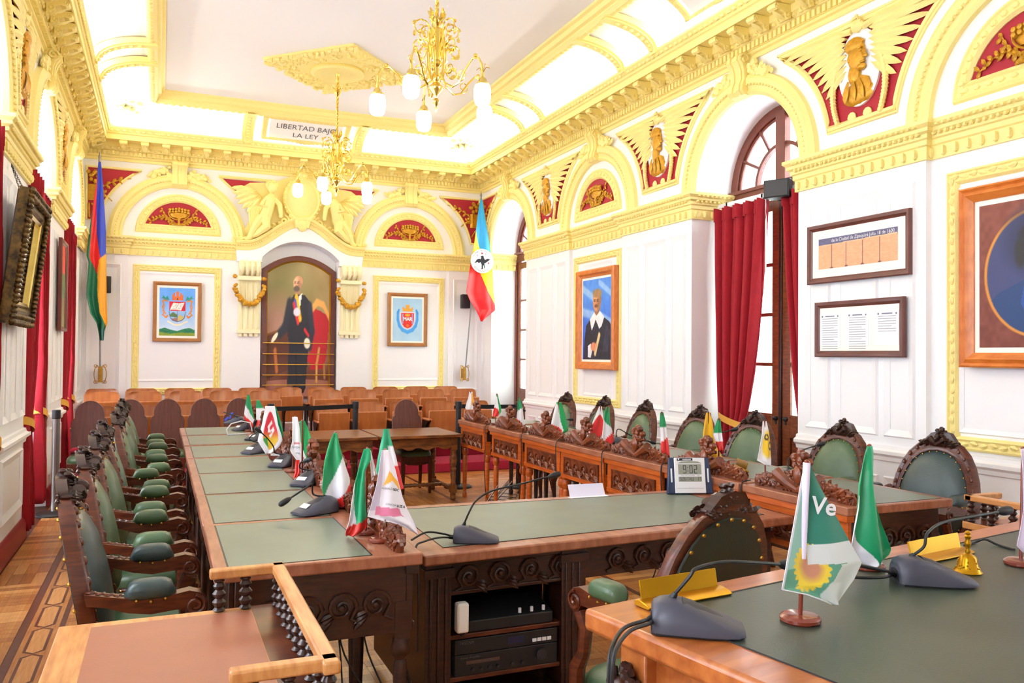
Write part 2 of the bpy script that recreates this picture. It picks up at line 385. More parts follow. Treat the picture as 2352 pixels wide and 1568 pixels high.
# panels in relief
def panel(mb, s0, s1, z0, z1, n=0, w=.035, d=.02):
    P = [(s0, z0), (s1, z0), (s1, z1), (s0, z1)]; Q = [(s0+w, z0+w), (s1-w, z0+w), (s1-w, z1-w), (s0+w, z1-w)]; R = [(s0+2*w, z0+2*w), (s1-2*w, z0+2*w), (s1-2*w, z1-2*w), (s0+2*w, z1-2*w)]
    V = [(a, z, n) for a, z in P]+[(a, z, n+d) for a, z in [(x+w*.4*sx, y+w*.4*sy) for (x, y), (sx, sy) in zip(P, ((1, 1), (-1, 1), (-1, -1), (1, -1)))]]+[(a, z, n+d*.6) for a, z in Q]+[(a, z, n+.002) for a, z in R]
    F = [(r*4+i, r*4+(i+1) % 4, r*4+4+(i+1) % 4, r*4+4+i) for r in range(3) for i in range(4)]
    mb.add(V, F)
def panels(W, parent, rows):
    me = MB(W)
    for r in rows: panel(me, *r)
    part('panel_moulding', me, 'white', parent, smooth=20)
PR = []
for a, c in ((7.175, 8.6), (9.99, 11.43), (4.3, 5.605)):
    t = (c-a)
    for f0, f1 in ((.07, .29), (.33, .67), (.71, .93)):
        PR.append((a+t*f0, a+t*f1, 1.02, 2.93, .05, .03, .018)); PR.append((a+t*f0, a+t*f1, .2, .72, .05, .025, .015))
for a, c in ((8.85, 9.74), (3.05, 4.15)): PR.append((a+.08, c-.08, 1.1, 2.83, 0, .02, .012))
panels(WR, wall_r, PR)
PL = []
LP = [(WIN_L[i+1]+HW, WIN_L[i]-HW) for i in range(4)]
for a, c in LP+[(WIN_L[0]+HW, YB)]:
    t = c-a
    fr = ((.08, .3), (.35, .65), (.7, .92)) if t > 1 else ((.15, .85),)
    for f0, f1 in fr: PL.append((a+t*f0, a+t*f1, 1.06, 2.93, 0, .03, .02))
    PL.append((a+.12*t, a+.88*t, .3, .8, 0, .035, .02))
panels(WL, wall_l, PL)
panels(WB, wall_b, [(-1.02, -.56, 1.0, 2.93, .04, .03, .02), (4.64, 5.1, 1.0, 2.93, .04, .03, .02), (-.36, .78, 1.18, 2.82, 0, .02, .012), (3.3, 4.4, 1.18, 2.82, 0, .02, .012)])
# chair rails and skirting
def rail(W, parent, runs, n0=0):
    for s0, s1, n in runs:
        q = MB(W); prof = [(0, .83), (.02, .84), (.025, .87), (.05, .89), (.05, .915), (.025, .93), (.02, .955), (0, .96)]
        q.loft([[(s, z, n+d) for d, z in prof] for s in (s0, s1)]); part('chair_rail', q, 'white', parent, smooth=25)
rail(WR, wall_r, [(7.175, 8.6, .05), (8.6, 9.99, 0), (9.99, 11.43, .05), (4.3, 5.605, .05), (2.9, 4.3, 0)])
rail(WL, wall_l, [(a-.02, c+.02, 0) for a, c in LP]+[(WIN_L[0]+HW, YB, 0)])
for side, W, runs in (('left', WL, [(a, c, 0) for a, c in LP]+[(WIN_L[0]+HW, 10.75, 0)]), ('right', WR, [(7.175, 11.43, .05), (1.365, 5.605, .05)])):
    q = MB(W)
    for a, c, n in runs: q.loft([[(s, z, n+d) for d, z in [(0, 0), (.035, 0), (.035, .13), (.025, .16), (.01, .18), (0, .18)]] for s in (a, c)])
    struct('baseboard_'+side, q, 'redbase' if side == 'left' else 'white', smooth=25)

# main cornice -----------------------------------------------------
ROOM = [(XR, YF), (XR, YB), (XL, YB), (XL, YF)]
CP = [(0, 4.46), (.02, 4.46), (.02, 4.50), (.045, 4.51), (.045, 4.535), (.06, 4.535), (.06, 4.60), (.085, 4.61), (.10, 4.64), (.125, 4.655), (.13, 4.72), (.30, 4.725), (.30, 4.715), (.315, 4.715), (.315, 4.79), (.33, 4.80), (.335, 4.825), (.36, 4.85), (.375, 4.87), (.375, 4.895), (.30, 4.90), (0, 4.90)]
q = MB(); q.loft(sweep(ROOM, CP, True), True, True); cornice = struct('trim_1', q, 'yellow', smooth=30)
cornice['label'] = 'yellow plaster main cornice below the ceiling cove'
mo = MB(); mo.prism([(.125, 4.60), (.15, 4.595), (.175, 4.61), (.19, 4.64), (.235, 4.66), (.275, 4.655), (.30, 4.67), (.305, 4.69), (.295, 4.715), (.125, 4.72)], -.05, .05, ax=1)
mo.fn = None
for s_ in (-1, 1):
    mo.tube([(x, s_*.052, z) for x, z in spiral(.165, 4.625, .028, .006, -PI/2, 1.2, 12)], .006, 4); mo.tube([(x, s_*.052, z) for x, z in spiral(.28, 4.685, .024, .006, 0, 1.1, 10)], .005, 4)
mo.leaf((.15, 0, 4.6), (.14, 0, .055), .035, (0, 0, -1), .012)
mom = mesh('modillion', mo, 'yellow', 30)
def modillion(x, y, rz):
    o = bpy.data.objects.new('modillion', mom); link(o, cornice); o.location = (x, y, 0); o.rotation_euler = (0, 0, rz)
k = int((XR-XL-.5)/.28)
for i in range(k+1): modillion(XL+.25+(XR-XL-.5)*i/k, YB, -PI/2)
for i in range(36):
    y = YB-.27-i*.28
    modillion(XR, y, PI); modillion(XL, y, 0)
dn = MB()
for W, s0, s1 in ((WB, XL+.08, XR-.08), (WR, 2.5, YB-.08), (WL, 2.5, YB-.08)):
    dn.fn = W; s = s0
    while s < s1:
        dn.box(s, s+.036, 4.538, 4.598, .05, .085)
        s += .06
    s = s0+.05
    while s < s1-.03: dn.blob((s, 4.635, .1), (.032, .024, .02), 6, 4); s += .085
    s = s0+.3
    while s < s1-.3: dn.blob((s, 4.845, .35), (.034, .03, .014), 5, 4); s += .085
dn.fn = None
part('dentil_band', dn, 'yellow', cornice, kind='stuff')
# cove, coffer moulding, flat ceiling
cv = [(.30, 4.885)]+[(.30+.64*(1-cos(t)), 4.885+.32*sin(t)) for t in [PI/2*i/10 for i in range(1, 11)]]
q = MB(); q.loft(sweep(ROOM, cv+[(.95, 5.4), (.2, 5.4)], True), True, True); ceil_cove = q
q.box(XL+1, XR-1, YF+1, YB-1, ZC, 5.42); ceiling = struct('ceiling', q, 'ceil', smooth=40)
cm = [(.885, 5.20), (.90, 5.15), (.93, 5.135), (.965, 5.14), (.985, 5.165), (1.0, 5.18), (1.0, 5.2), (1.035, 5.215), (1.05, 5.245), (1.05, 5.26), (1.085, 5.275), (1.09, 5.31), (.9, 5.35)]
q = MB(); q.loft(sweep(ROOM, cm, True), True, True); coffer = struct('trim_2', q, 'yellow', smooth=30); coffer['label'] = 'yellow plaster moulding framing the flat ceiling'
q = MB()
for W, s0, s1 in ((WB, XL+1, XR-1), (WR, 3, YB-1), (WL, 3, YB-1)):
    q.fn = W; s = s0
    while s < s1: q.blob((s, 5.137, .93), (.04, .012, .03), 6, 4); s += .1
q.fn = None; part('egg_moulding', q, 'yellow', coffer, kind='stuff')
# ribs over the cove
rp = [(.32+.62*(1-cos(t)), 4.885+.30*sin(t)) for t in [PI/2*i/10 for i in range(11)]]
rq = [(.375+.62*(1-cos(t)), 4.86+.27*sin(t)) for t in [PI/2*i/10 for i in range(11)]]
rb = MB()
for w, off in ((.085, 0), (.05, .014)):
    rb.prism([(a, c) for a, c in rp]+[(a+off, c-off) for a, c in rq][::-1], -w, w, ax=1)
for i in range(1, 9):
    a, c = rq[i]; rb.blob((a+.016, 0, c-.016), (.03, .03, .016), 6, 4)
ribm = mesh('cove_rib', rb, 'yellow', 30)
for W, ss, rz in ((WR, (10.87, 10.21, 8.09, 7.43, 5.3, 4.64), PI), (WL, (10.87, 10.21, 8.09, 7.43), 0), (WB, (1.17, 2.86), -PI/2)):
    for s in ss:
        o = bpy.data.objects.new('cove_rib', ribm); link(o, ceiling); o.location = W(s, 0, 0); o.rotation_euler = (0, 0, rz)
# palmette shells in the cove corners
for cx, sx in ((XL, 1), (XR, -1)):
    q = MB()
    for i in range(13):
        a = PI/2*(i+.5)/13; d0 = Vector((sx*cos(a), -sin(a), 0)); p = Vector((cx, YB, 4.9))+d0*.42
        q.leaf(p, d0*.5+Vector((0, 0, .24)), .075, (-d0.x, -d0.y, -1.3), .03)
        e = p+d0*.42+Vector((0, 0, .2)); q.blob(e, (.05, .05, .035), 6, 4)
    for i in range(12):
        a = PI/2*(i+.5)/12; d0 = Vector((sx*cos(a), -sin(a), 0)); q.blob(Vector((cx, YB, 5.17))+d0*(.98+.03*(i % 2)), (.05, .05, .04), 6, 4)
    part('corner_shell', q, 'yellow', ceiling)
# string course at the springing of the arches
SP = [(0, 3.07), (.022, 3.07), (.022, 3.165), (.035, 3.175), (.035, 3.21), (.05, 3.22), (.05, 3.25), (.075, 3.265), (.075, 3.29), (.1, 3.315), (.1, 3.342), (0, 3.345)]
q = MB()
def srun(path): q.loft(sweep(path, SP))
d5 = .05
RUNS_R = [[(5.66, 7.175), (XR-d5, 7.175), (XR-d5, 8.6), (XR, 8.6), (XR, 9.99), (XR-d5, 9.99), (XR-d5, 11.43), (5.66, 11.43)],
          [(5.66, 1.365), (XR-d5, 1.365), (XR-d5, 2.9), (XR, 2.9), (XR, 4.3), (XR-d5, 4.3), (XR-d5, 5.605), (5.66, 5.605)],
          [(5.66, 12.97), (XR-d5, 12.97), (XR-d5, YB-.04), (4.56, YB-.04), (4.56, YB), (3.03, YB)]]
RUNS_L = [[(-1.5, c), (XL, c), (XL, a), (-1.5, a)] for a, c in LP]+[[(1.06, YB), (-.48, YB), (-.48, YB-.04), (XL+.02, YB-.04), (XL+.02, WIN_L[0]+HW), (-1.5, WIN_L[0]+HW)]]
for r in RUNS_R+RUNS_L: srun(r)
string = struct('trim_3', q, 'yellow', smooth=30); string['label'] = 'yellow plaster string course at the springing of the arches'
q = MB()
for r in RUNS_R+RUNS_L:
    for i in range(len(r)-1):
        a, c = Vector(r[i]), Vector(r[i+1]); L = (c-a).length
        if L < .15: continue
        t = (c-a)/L; n = Vector((-t.y, t.x)); k = int(L/.05)
        for j in range(k):
            p = a+t*(L*(j+.5)/k); e = p+n*.062; q.blob((e.x, e.y, 3.25), (.018, .018, .016), 5, 4)
            if j % 2: e = p+n*.03; q.blob((e.x, e.y, 3.12), (.022, .022, .04), 5, 4)
            e = p+n*.09; q.blob((e.x, e.y, 3.303), (.02, .02, .012), 5, 4)
part('bead_band', q, 'yellow', string, kind='stuff')

# arches ------------------------------------------------------------
AV = [(0, 0), (0, .045), (.03, .06), (.05, .05), (.085, .055), (.105, .075), (.15, .08), (.175, .06), (.195, .05), (.2, 0)]
def archivolt(W, c, parent, r=HW, z=SPR):
    q = MB(W); q.loft([[(c+(r+o)*cos(a), z+(r+o)*sin(a), d) for o, d in AV] for a in [PI*i/36 for i in range(37)]])
    for i in range(60):
        a = PI*(i+.5)/60; q.blob((c+(r+.095)*cos(a), z+(r+.095)*sin(a), .07), (.014, .014, .012), 5, 4)
    part('archivolt', q, 'yellow', parent, smooth=30)
    k = MB(W)  # keystone console with flowers on both sides
    pr = [(0, 4.53), (.10, 4.53), (.14, 4.50), (.145, 4.455), (.115, 4.42), (.095, 4.36), (.09, 4.28), (.115, 4.22), (.12, 4.17), (.09, 4.13), (0, 4.12)]
    for s0, s1, o in ((-.105, .105, 0), (-.07, -.03, .015), (.03, .07, .015)):
        k.loft([[(c+s, zz, d+(o if d else 0)) for d, zz in pr] for s in (s0, s1)])
    for sx in (-1, 1):
        k.tube([(c+sx*.11, zz, .085+dd) for dd, zz in spiral(.01, 4.47, .05, .01, 0, 1.3, 12)], .012, 5)
    part('keystone', k, 'yellow', parent, smooth=30)
    fl = MB(W); rnd = random.Random(int(c*100))
    for sx in (-1, 1):
        for i in range(16):
            a = PI/2-sx*(.13+.24*(i/15)); rr = r+.2+rnd.uniform(-.02, .11)*(1-.5*i/15)
            fl.blob((c+rr*cos(a), z+rr*sin(a), .05), (rnd.uniform(.025, .05),)*2+(.035,), 6, 4)
        for i in range(8):
            a = PI/2-sx*(.14+.27*i/7); rr = r+.22; fl.leaf((c+rr*cos(a), z+rr*sin(a), .04), (sx*.06, rnd.uniform(-.02, .08), .01), .028, (0, 0, 1), .02)
    part('flower_garland', fl, 'yellow', parent)
for c in WIN_R[:2]+[9.3, 3.5]: archivolt(WR, c, wall_r)
for c in WIN_L[:4]: archivolt(WL, c, wall_l)
for c in (.22, 3.86): archivolt(WB, c, wall_b)

# framed panels, niche surround and stucco of the walls ------------------
def yframe(W, parent, s0, s1, z0, z1, w=.1):
    q = MB(W); P = [(s0, z0), (s1, z0), (s1, z1), (s0, z1)]; D = ((1, 1), (-1, 1), (-1, -1), (1, -1)); rows = []
    for o, d in ((0, 0), (.008, .025), (.02, .03), (.03, .018), (w-.035, .018), (w-.02, .03), (w-.008, .02), (w, 0)):
        rows.append([(x+o*sx, y+o*sy, d) for (x, y), (sx, sy) in zip(P, D)])
    q.loft(rows, True, False, False)
    for i in range(4):
        (x0, y0), (x1, y1) = P[i], P[(i+1) % 4]; L = math.hypot(x1-x0, y1-y0); k = int(L/.07); (sx, sy) = D[i]
        for j in range(1, k):
            t = j/k; x = x0+(x1-x0)*t; y = y0+(y1-y0)*t
            if i % 2 == 0: y += sy*w/2
            else: x += sx*w/2
            q.leaf((x-(x1-x0)/L*.03, y-(y1-y0)/L*.03, .02), ((x1-x0)/L*.06+(.012 if j % 2 else -.012)*(i % 2), (y1-y0)/L*.06+(.012 if j % 2 else -.012)*(1-i % 2), 0), .02, (0, 0, 1), .012)
    part('frame_moulding', q, 'yellow', parent, smooth=30)
yframe(WB, wall_b, -.41, .84, .98, 2.94); yframe(WB, wall_b, 3.24, 4.49, .98, 2.94)
yframe(WR, wall_r, 8.68, 9.92, .98, 2.95); yframe(WR, wall_r, 2.86, 4.16, .98, 2.95)
# white pediment block and ogee cornice over the niche
og = []
for i in range(33):
    t = -1+2*i/32; x = NC+t*1.0
    h = 3.28+.42*(.5+.5*cos(PI*min(1, abs(t)/.86)))**1.0
    og.append((x, h))
q = MB(WB); w2 = [(NC-.98, 3.05), (NI[0], 3.05), (NI[0], 3.13)]+narc[1:-1]+[(NI[1], 3.13), (NI[1], 3.05), (NC+.98, 3.05)]
q.prism(w2+og[::-1], 0, .12); part('niche_surround', q, 'white', wall_b, smooth=25)
q = MB(WB); OP = [(-.06, .12), (-.05, .14), (-.02, .145), (.0, .16), (.035, .165), (.05, .2), (.075, .21), (.09, .2), (.09, 0), (-.06, 0)]
rings = []
for i in range(33):
    a = Vector(og[max(i-1, 0)]); c = Vector(og[min(i+1, 32)]); t = (c-a).normalized(); n = Vector((-t.y, t.x)); rings.append([(og[i][0]+n.x*o, og[i][1]+n.y*o, d) for o, d in OP])
q.loft(rings)
for i in range(64):
    t = (i+.5)/2; j = int(t); f = t-j; p = Vector(og[j])*(1-f)+Vector(og[min(j+1, 32)])*f; q.blob((p.x, p.y+.015, .165), (.016, .016, .016), 5, 4)
part('ogee_cornice', q, 'yellow', wall_b, smooth=30)
# lunette frames (panels themselves are things)
def lunette_frame(W, c, parent):
    q = MB(W); z = 3.425
    prof = [(0, 0), (.01, .03), (.03, .04), (.045, .028), (.09, .028), (.105, .04), (.13, .02), (.13, 0)]
    rr = .61
    path = arc(c, z, 1, 0, PI, 28); rings = []
    for i in range(29):
        a = PI*i/28; rings.append([(c+(rr-o)*cos(a), max(z+(rr-o)*sin(a), z+o), d) for o, d in prof])
    q.loft(rings, True, False, True)
    q.loft([[(c+sx*(rr-o*1.0), z+o, d) for o, d in prof] for sx in (-1, 1)])
    for i in range(20):
        a = PI*(i+.5)/20; q.blob((c+(rr-.067)*cos(a), z+(rr-.067)*sin(a), .03), (.03, .025, .015), 6, 4)
    for i in range(12): q.blob((c+(-.5+i/11)*1.0, z+.067, .03), (.03, .02, .015), 6, 4)
    part('lunette_frame', q, 'yellow', parent, smooth=30)
for c in (.22, 3.86): lunette_frame(WB, c, wall_b)
for c in (9.3, 3.5): lunette_frame(WR, c, wall_r)
# small lettering plates of the frieze are part of the cove
q = MB()
def cove_pt(s, k, d):     # k 0..1 up the cove of the back wall
    t = PI/2*k; a = .30+.64*(1-cos(t)); z = 4.885+.32*sin(t); return (s, YB-a-d*sin(t)*.0-d*cos(t), z-d*sin(t)*.9)
# ================================================================ painted canvases (colour per vertex, worked out here)
class Cv:
    def __init__(s, nx, ny, bgc):
        s.nx, s.ny = nx, ny; s.U, s.V = np.meshgrid(np.linspace(0, 1, nx+1), np.linspace(0, 1, ny+1)); s.c = np.zeros(s.U.shape+(3,)); s.c[:] = bgc; s.rng = np.random.RandomState(3)
    def mix(s, mask, col): m = np.clip(mask, 0, 1)[..., None]; s.c = s.c*(1-m)+np.array(col, float)*m; return s
    def grad(s, c0, c1, axis='v', lo=0, hi=1):
        t = np.clip(((s.V if axis == 'v' else s.U)-lo)/(hi-lo), 0, 1)[..., None]; s.c = np.array(c0)*(1-t)+np.array(c1)*t; return s
    def ell(s, cx, cy, rx, ry, col, soft=.12, rot=0):
        x, y = s.U-cx, s.V-cy; x, y = x*cos(rot)+y*sin(rot), -x*sin(rot)+y*cos(rot)
        return s.mix((1-np.sqrt((x/rx)**2+(y/ry)**2))/soft+.5, col)
    def poly(s, pts, col, a=1.0):
        ins = np.zeros(s.U.shape, bool); n = len(pts)
        for i in range(n):
            x0, y0 = pts[i]; x1, y1 = pts[(i+1) % n]
            if y0 == y1: continue
            ins ^= ((y0 > s.V) != (y1 > s.V)) & (s.U < (x1-x0)*(s.V-y0)/(y1-y0)+x0)
        return s.mix(ins*a, col)
    def rect(s, x0, x1, y0, y1, col, a=1.0): return s.mix(((s.U >= x0) & (s.U <= x1) & (s.V >= y0) & (s.V <= y1))*a, col)
    def line(s, pts, w, col, a=1.0):
        for (x0, y0), (x1, y1) in zip(pts, pts[1:]):
            dx, dy = x1-x0, y1-y0; L = dx*dx+dy*dy+1e-9; t = np.clip(((s.U-x0)*dx+(s.V-y0)*dy)/L, 0, 1)
            d = np.hypot((s.U-x0-t*dx), (s.V-y0-t*dy)*1.0); s.mix(np.clip((w-d)/(w*.5), 0, 1)*a, col)
        return s
    def noise(s, amp, k=8):
        g = s.rng.rand(k+2, k+2); x = s.U*k; y = s.V*k; i = x.astype(int); j = y.astype(int); fx, fy = x-i, y-j
        n = g[j, i]*(1-fx)*(1-fy)+g[j, i+1]*fx*(1-fy)+g[j+1, i]*(1-fx)*fy+g[j+1, i+1]*fx*fy
        s.c += ((n-.5)*amp)[..., None]; return s
    def mesh(s, fn, name, m='paint', smooth=60):
        q = MB(); q.grid(fn, s.nx, s.ny); c = np.clip(s.c, 0, 255)/255
        q.col = np.where(c <= .04045, c/12.92, ((c+.055)/1.055)**2.4).reshape(-1, 3); return mesh(name, q, m, smooth)
LOC = lambda a, b, d: (a, -d, b)      # wall items: a to the viewer's right, b up, d out of the wall
RZ = {'R': -PI/2, 'B': 0, 'L': PI/2}
def wpos(side, s, z, n=0): return {'R': WR, 'L': WL, 'B': WB}[side](s, z, n)
def wthing(name, label, cat, side, s, z, n=0, group=None): return thing(name, label, cat, wpos(side, s, z, n), RZ[side], group)
def rect_frame(w, h, fw, d, prof=None, mats='framebrown', parent=None, name='frame', label=None):
    # mitred moulding round a w x h opening (outer size); profile rows (offset from the outer edge, depth)
    q = MB(LOC); prof = prof or [(0, 0), (0, d*.8), (fw*.15, d), (fw*.55, d*.9), (fw*.75, d*.6), (fw, d*.45), (fw, 0)]
    P = [(-w/2, -h/2), (w/2, -h/2), (w/2, h/2), (-w/2, h/2)]; D = ((1, 1), (-1, 1), (-1, -1), (1, -1))
    q.loft([[(x+o*sx, z+o*sz, dd) for (x, z), (sx, sz) in zip(P, D)] for o, dd in prof], True, False, False)
    return part(name, q, mats, parent, label, smooth=20)
def picture(name, label, side, corners, plane, fw, depth, canvas, mats, mount=0, tilt=0, cat='picture', group=None, cname='canvas', fprof=None, n_off=0):
    # corners: four photo points (tl, tr, bl, br) on the wall plane
    P = [(px(u, v, plane) if side in 'RL' else py(u, v, plane)) for u, v in corners]
    a = [(p.y if side in 'RL' else p.x) for p in P]; w = (abs(a[1]-a[0])+abs(a[3]-a[2]))/2; h = ((P[0].z-P[2].z)+(P[1].z-P[3].z))/2
    o = thing(name, label, cat, tuple(sum(P, Vector())/4), RZ[side], group)
    rect_frame(w, h, fw, depth, fprof, mats, o)
    iw, ih = w-2*fw, h-2*fw
    if mount:
        q = MB(LOC); q.box(-iw/2, iw/2, -ih/2, ih/2, 0, depth*.35); part('mount', q, 'mount', o, bev=0, smooth=0); iw -= 2*mount; ih -= 2*mount
    link(bpy.data.objects.new(cname, canvas.mesh(lambda u, v: ((u-.5)*iw, -depth*.35-.002, (v-.5)*ih), cname)), o)
    if tilt: o.rotation_euler.x = tilt
    return o, iw, ih

# coat of arms left: town crest over green hills
c = Cv(90, 118, (0, 0, 0)).grad((206, 226, 250), (104, 172, 250), 'v', .15, .8)
c.poly([(0, 0), (1, 0), (1, .12), (.85, .17), (.7, .15), (.5, .1), (.3, .13), (.15, .17), (0, .13)], (38, 132, 92)).poly([(0, 0), (1, 0), (1, .06), (.6, .07), (.3, .04), (0, .08)], (140, 160, 52))
c.line([(.08, .12), (.2, .08), (.3, .1)], .012, (20, 100, 70)).line([(.7, .13), (.8, .09), (.9, .11)], .012, (18, 104, 74))
for sx in (1, -1):
    X = lambda x: .5+sx*x
    c.poly([(X(.22), .74), (X(.28), .83), (X(.33), .79), (X(.4), .84), (X(.42), .78), (X(.34), .74)], (20, 150, 130)); c.line([(X(.24), .75), (X(.44), .785)], .01, (120, 130, 150))
    for p in ([(.27, .72), (.4, .74), (.38, .66), (.42, .6), (.36, .5), (.4, .44), (.33, .38), (.28, .42)], [(.26, .42), (.3, .38), (.42, .44)], [(.42, .72), (.36, .62), (.4, .52), (.32, .46)]): c.line([(X(x), y) for x, y in p], .018, (226, 132, 58))
c.poly([(.35, .745), (.66, .745), (.665, .86), (.62, .86), (.62, .9), (.57, .9), (.57, .83), (.54, .83), (.54, .93), (.46, .93), (.46, .83), (.43, .83), (.43, .9), (.38, .9), (.38, .86), (.345, .86)], (222, 112, 56)); c.rect(.48, .52, .75, .79, (90, 50, 40))
c.poly([(.27, .52), (.73, .52), (.73, .45), (.7, .38), (.62, .32), (.5, .295), (.38, .32), (.3, .38), (.27, .45)], (150, 190, 235))
c.poly([(.28, .43), (.38, .5), (.5, .44), (.5, .38), (.3, .4)], (96, 130, 84)); c.poly([(.33, .36), (.5, .37), (.5, .3), (.4, .315)], (170, 110, 92)); c.poly([(.52, .31), (.68, .34), (.68, .42), (.62, .4), (.6, .44), (.52, .42)], (210, 190, 110)); c.line([(.5, .52), (.5, .3)], .006, (90, 100, 120))
c.line([(.27, .5), (.3, .38), (.38, .32), (.5, .295), (.62, .32), (.7, .38), (.73, .5)], .01, (70, 90, 140))
c.rect(.27, .73, .52, .72, (218, 30, 52)); c.poly([(.29, .54), (.38, .69), (.54, .68), (.7, .7), (.6, .53), (.44, .55)], (246, 240, 232)); c.line([(.45, .55), (.54, .68)], .006, (170, 150, 150))
for k in range(4): c.line([(.36+.03*k, .57+.03*k), (.45+.03*k, .565+.03*k)], .004, (130, 120, 140)); c.line([(.5+.03*k, .565+.03*k), (.58+.02*k, .57+.03*k)], .004, (130, 120, 140))
c.line([(.24, .3), (.3, .28), (.4, .235), (.5, .225), (.6, .235), (.7, .28), (.78, .3)], .022, (246, 232, 206)); c.noise(14, 12)
crest_l, iw, ih = picture('framed_picture', 'brown framed town crest with castle and open book over green hills', 'B', [(351, 646.5), (463, 649.5), (351, 784.5), (462, 784.5)], YB-.02, .055, .04, c, 'framebrown', .035)
# coat of arms right
c = Cv(80, 116, (0, 0, 0)).grad((176, 212, 240), (168, 206, 236)).noise(16, 6)
pts = [(.17, .66), (.17, .5), (.22, .36), (.33, .26), (.5, .21), (.67, .26), (.78, .36), (.83, .5), (.83, .66)]
c.line(pts, .055, (70, 160, 238)); c.line([(.17, .66), (.2, .72)], .04, (60, 150, 230)); c.line([(.83, .66), (.8, .72)], .04, (60, 150, 230))
sh = [(.27, .67), (.73, .67), (.73, .5), (.7, .4), (.62, .32), (.5, .285), (.38, .32), (.3, .4), (.27, .5)]
c.poly(sh, (226, 44, 40)).line(sh+sh[:1], .014, (236, 214, 224)); c.rect(.32, .36, .4, .64, (150, 160, 220)); c.rect(.64, .68, .4, .64, (150, 160, 220)); c.ell(.5, .61, .09, .035, (246, 170, 44), .4); c.ell(.5, .36, .05, .035, (236, 120, 30), .5)
c.poly([(.34, .69), (.66, .69), (.69, .79), (.64, .8), (.62, .76), (.56, .77), (.57, .85), (.43, .85), (.44, .77), (.38, .76), (.36, .8), (.31, .79)], (246, 168, 48))
crest_r, iw, ih = picture('framed_picture', 'brown framed red shield with gold crown on pale blue', 'B', [(890, 672), (981, 674.5), (889.5, 795), (980, 795.5)], YB-.02, .06, .04, c, 'framebrown', .03)
q = MB(); text(q, 'MAR', .085, lambda x, y, d: (x*.9, -.017-d, y+.01), bold=.003); part('monogram', q, 'whiteink', crest_r, 'white monogram on the red shield', smooth=0)
# portrait of a man with a white collar
def face(c, x, y, r, skin, hair, beard=None, asp=1.0, turn=-.15, look=1):
    dk = tuple(k*.72 for k in skin); lt = tuple(min(255, k*1.08+8) for k in skin)
    c.ell(x+.02*look, y+r*.42*asp, r*.92, r*1.12*asp*.8, hair, .1)
    c.poly([(x-r*.42, y-r*.6*asp), (x+r*.5, y-r*.6*asp), (x+r*.6, y-r*1.7*asp), (x-r*.5, y-r*1.7*asp)], dk)
    c.ell(x, y, r*.8, r*1.15*asp, skin, .15); c.ell(x+r*.45, y-r*.1, r*.4, r*.95*asp, dk, 1.2); c.ell(x-r*.25, y+r*.35*asp, r*.4, r*.4*asp, lt, 1.2)
    c.ell(x+r*.8, y-r*.05*asp, r*.13, r*.26*asp, dk, .4)
    for e in (-.42, .2): c.ell(x+e*r, y+.12*r*asp, r*.17, r*.075*asp, (60, 40, 36), .6); c.line([(x+(e-.2)*r, y+.3*r*asp), (x+(e+.2)*r, y+.32*r*asp)], r*.07, tuple(k*.6 for k in hair))
    c.line([(x-.1*r, y+.1*r*asp), (x-.2*r, y-.28*r*asp), (x-.02*r, y-.32*r*asp)], r*.07, dk)
    c.line([(x-.32*r, y-.58*r*asp), (x+.16*r, y-.57*r*asp)], r*.07, (150, 70, 62))
    if beard: c.line([(x-.36*r, y-.45*r*asp), (x-.1*r, y-.4*r*asp), (x+.22*r, y-.46*r*asp)], r*.11, beard)
c = Cv(90, 160, (0, 0, 0)).grad((30, 70, 200), (84, 150, 244), 'v', 0, .8)
for x0, y0, x1, y1, w in ((0, .9, .6, .7, .06), (0, .6, .4, .55, .07), (.6, .95, 1, .8, .05), (.6, .55, 1, .45, .06)): c.line([(x0, y0), (x1, y1)], w, (176, 214, 252), .7)
c.poly([(.04, 0), (.06, .2), (.12, .42), (.3, .52), (.7, .54), (.95, .46), (1, .42), (1, 0)], (34, 34, 52)); c.poly([(.2, .04), (.24, .3), (.32, .1)], (24, 24, 40)); c.poly([(.72, .1), (.84, .42), (.98, .34), (.9, .1)], (52, 54, 78))
face(c, .5, .71, .16, (222, 150, 100), (150, 112, 72), (120, 80, 50), .62); c.ell(.52, .82, .16, .055, (168, 128, 84), .5)
c.poly([(.42, .59), (.26, .5), (.33, .36), (.42, .44), (.47, .5), (.6, .38), (.68, .41), (.77, .52), (.62, .6), (.5, .54)], (244, 244, 248))
c.poly([(.2, .03), (.2, .17), (.3, .2), (.36, .12), (.3, .02)], (232, 234, 244)); c.ell(.4, .16, .1, .055, (214, 130, 92), .3); c.line([(.46, .08), (.6, .3)], .05, (234, 206, 150))
for k in range(4): c.line([(.34+.045*k, .12), (.38+.045*k, .19)], .016, (228, 150, 110))
c.noise(18, 20)
picture('portrait_painting', 'portrait of a man in black with a wide white collar', 'R', [(1331, 624), (1418, 611), (1334.5, 846), (1423, 852)], XR-.03, .1, .08, c, 'frameorange', .03, cat='painting')
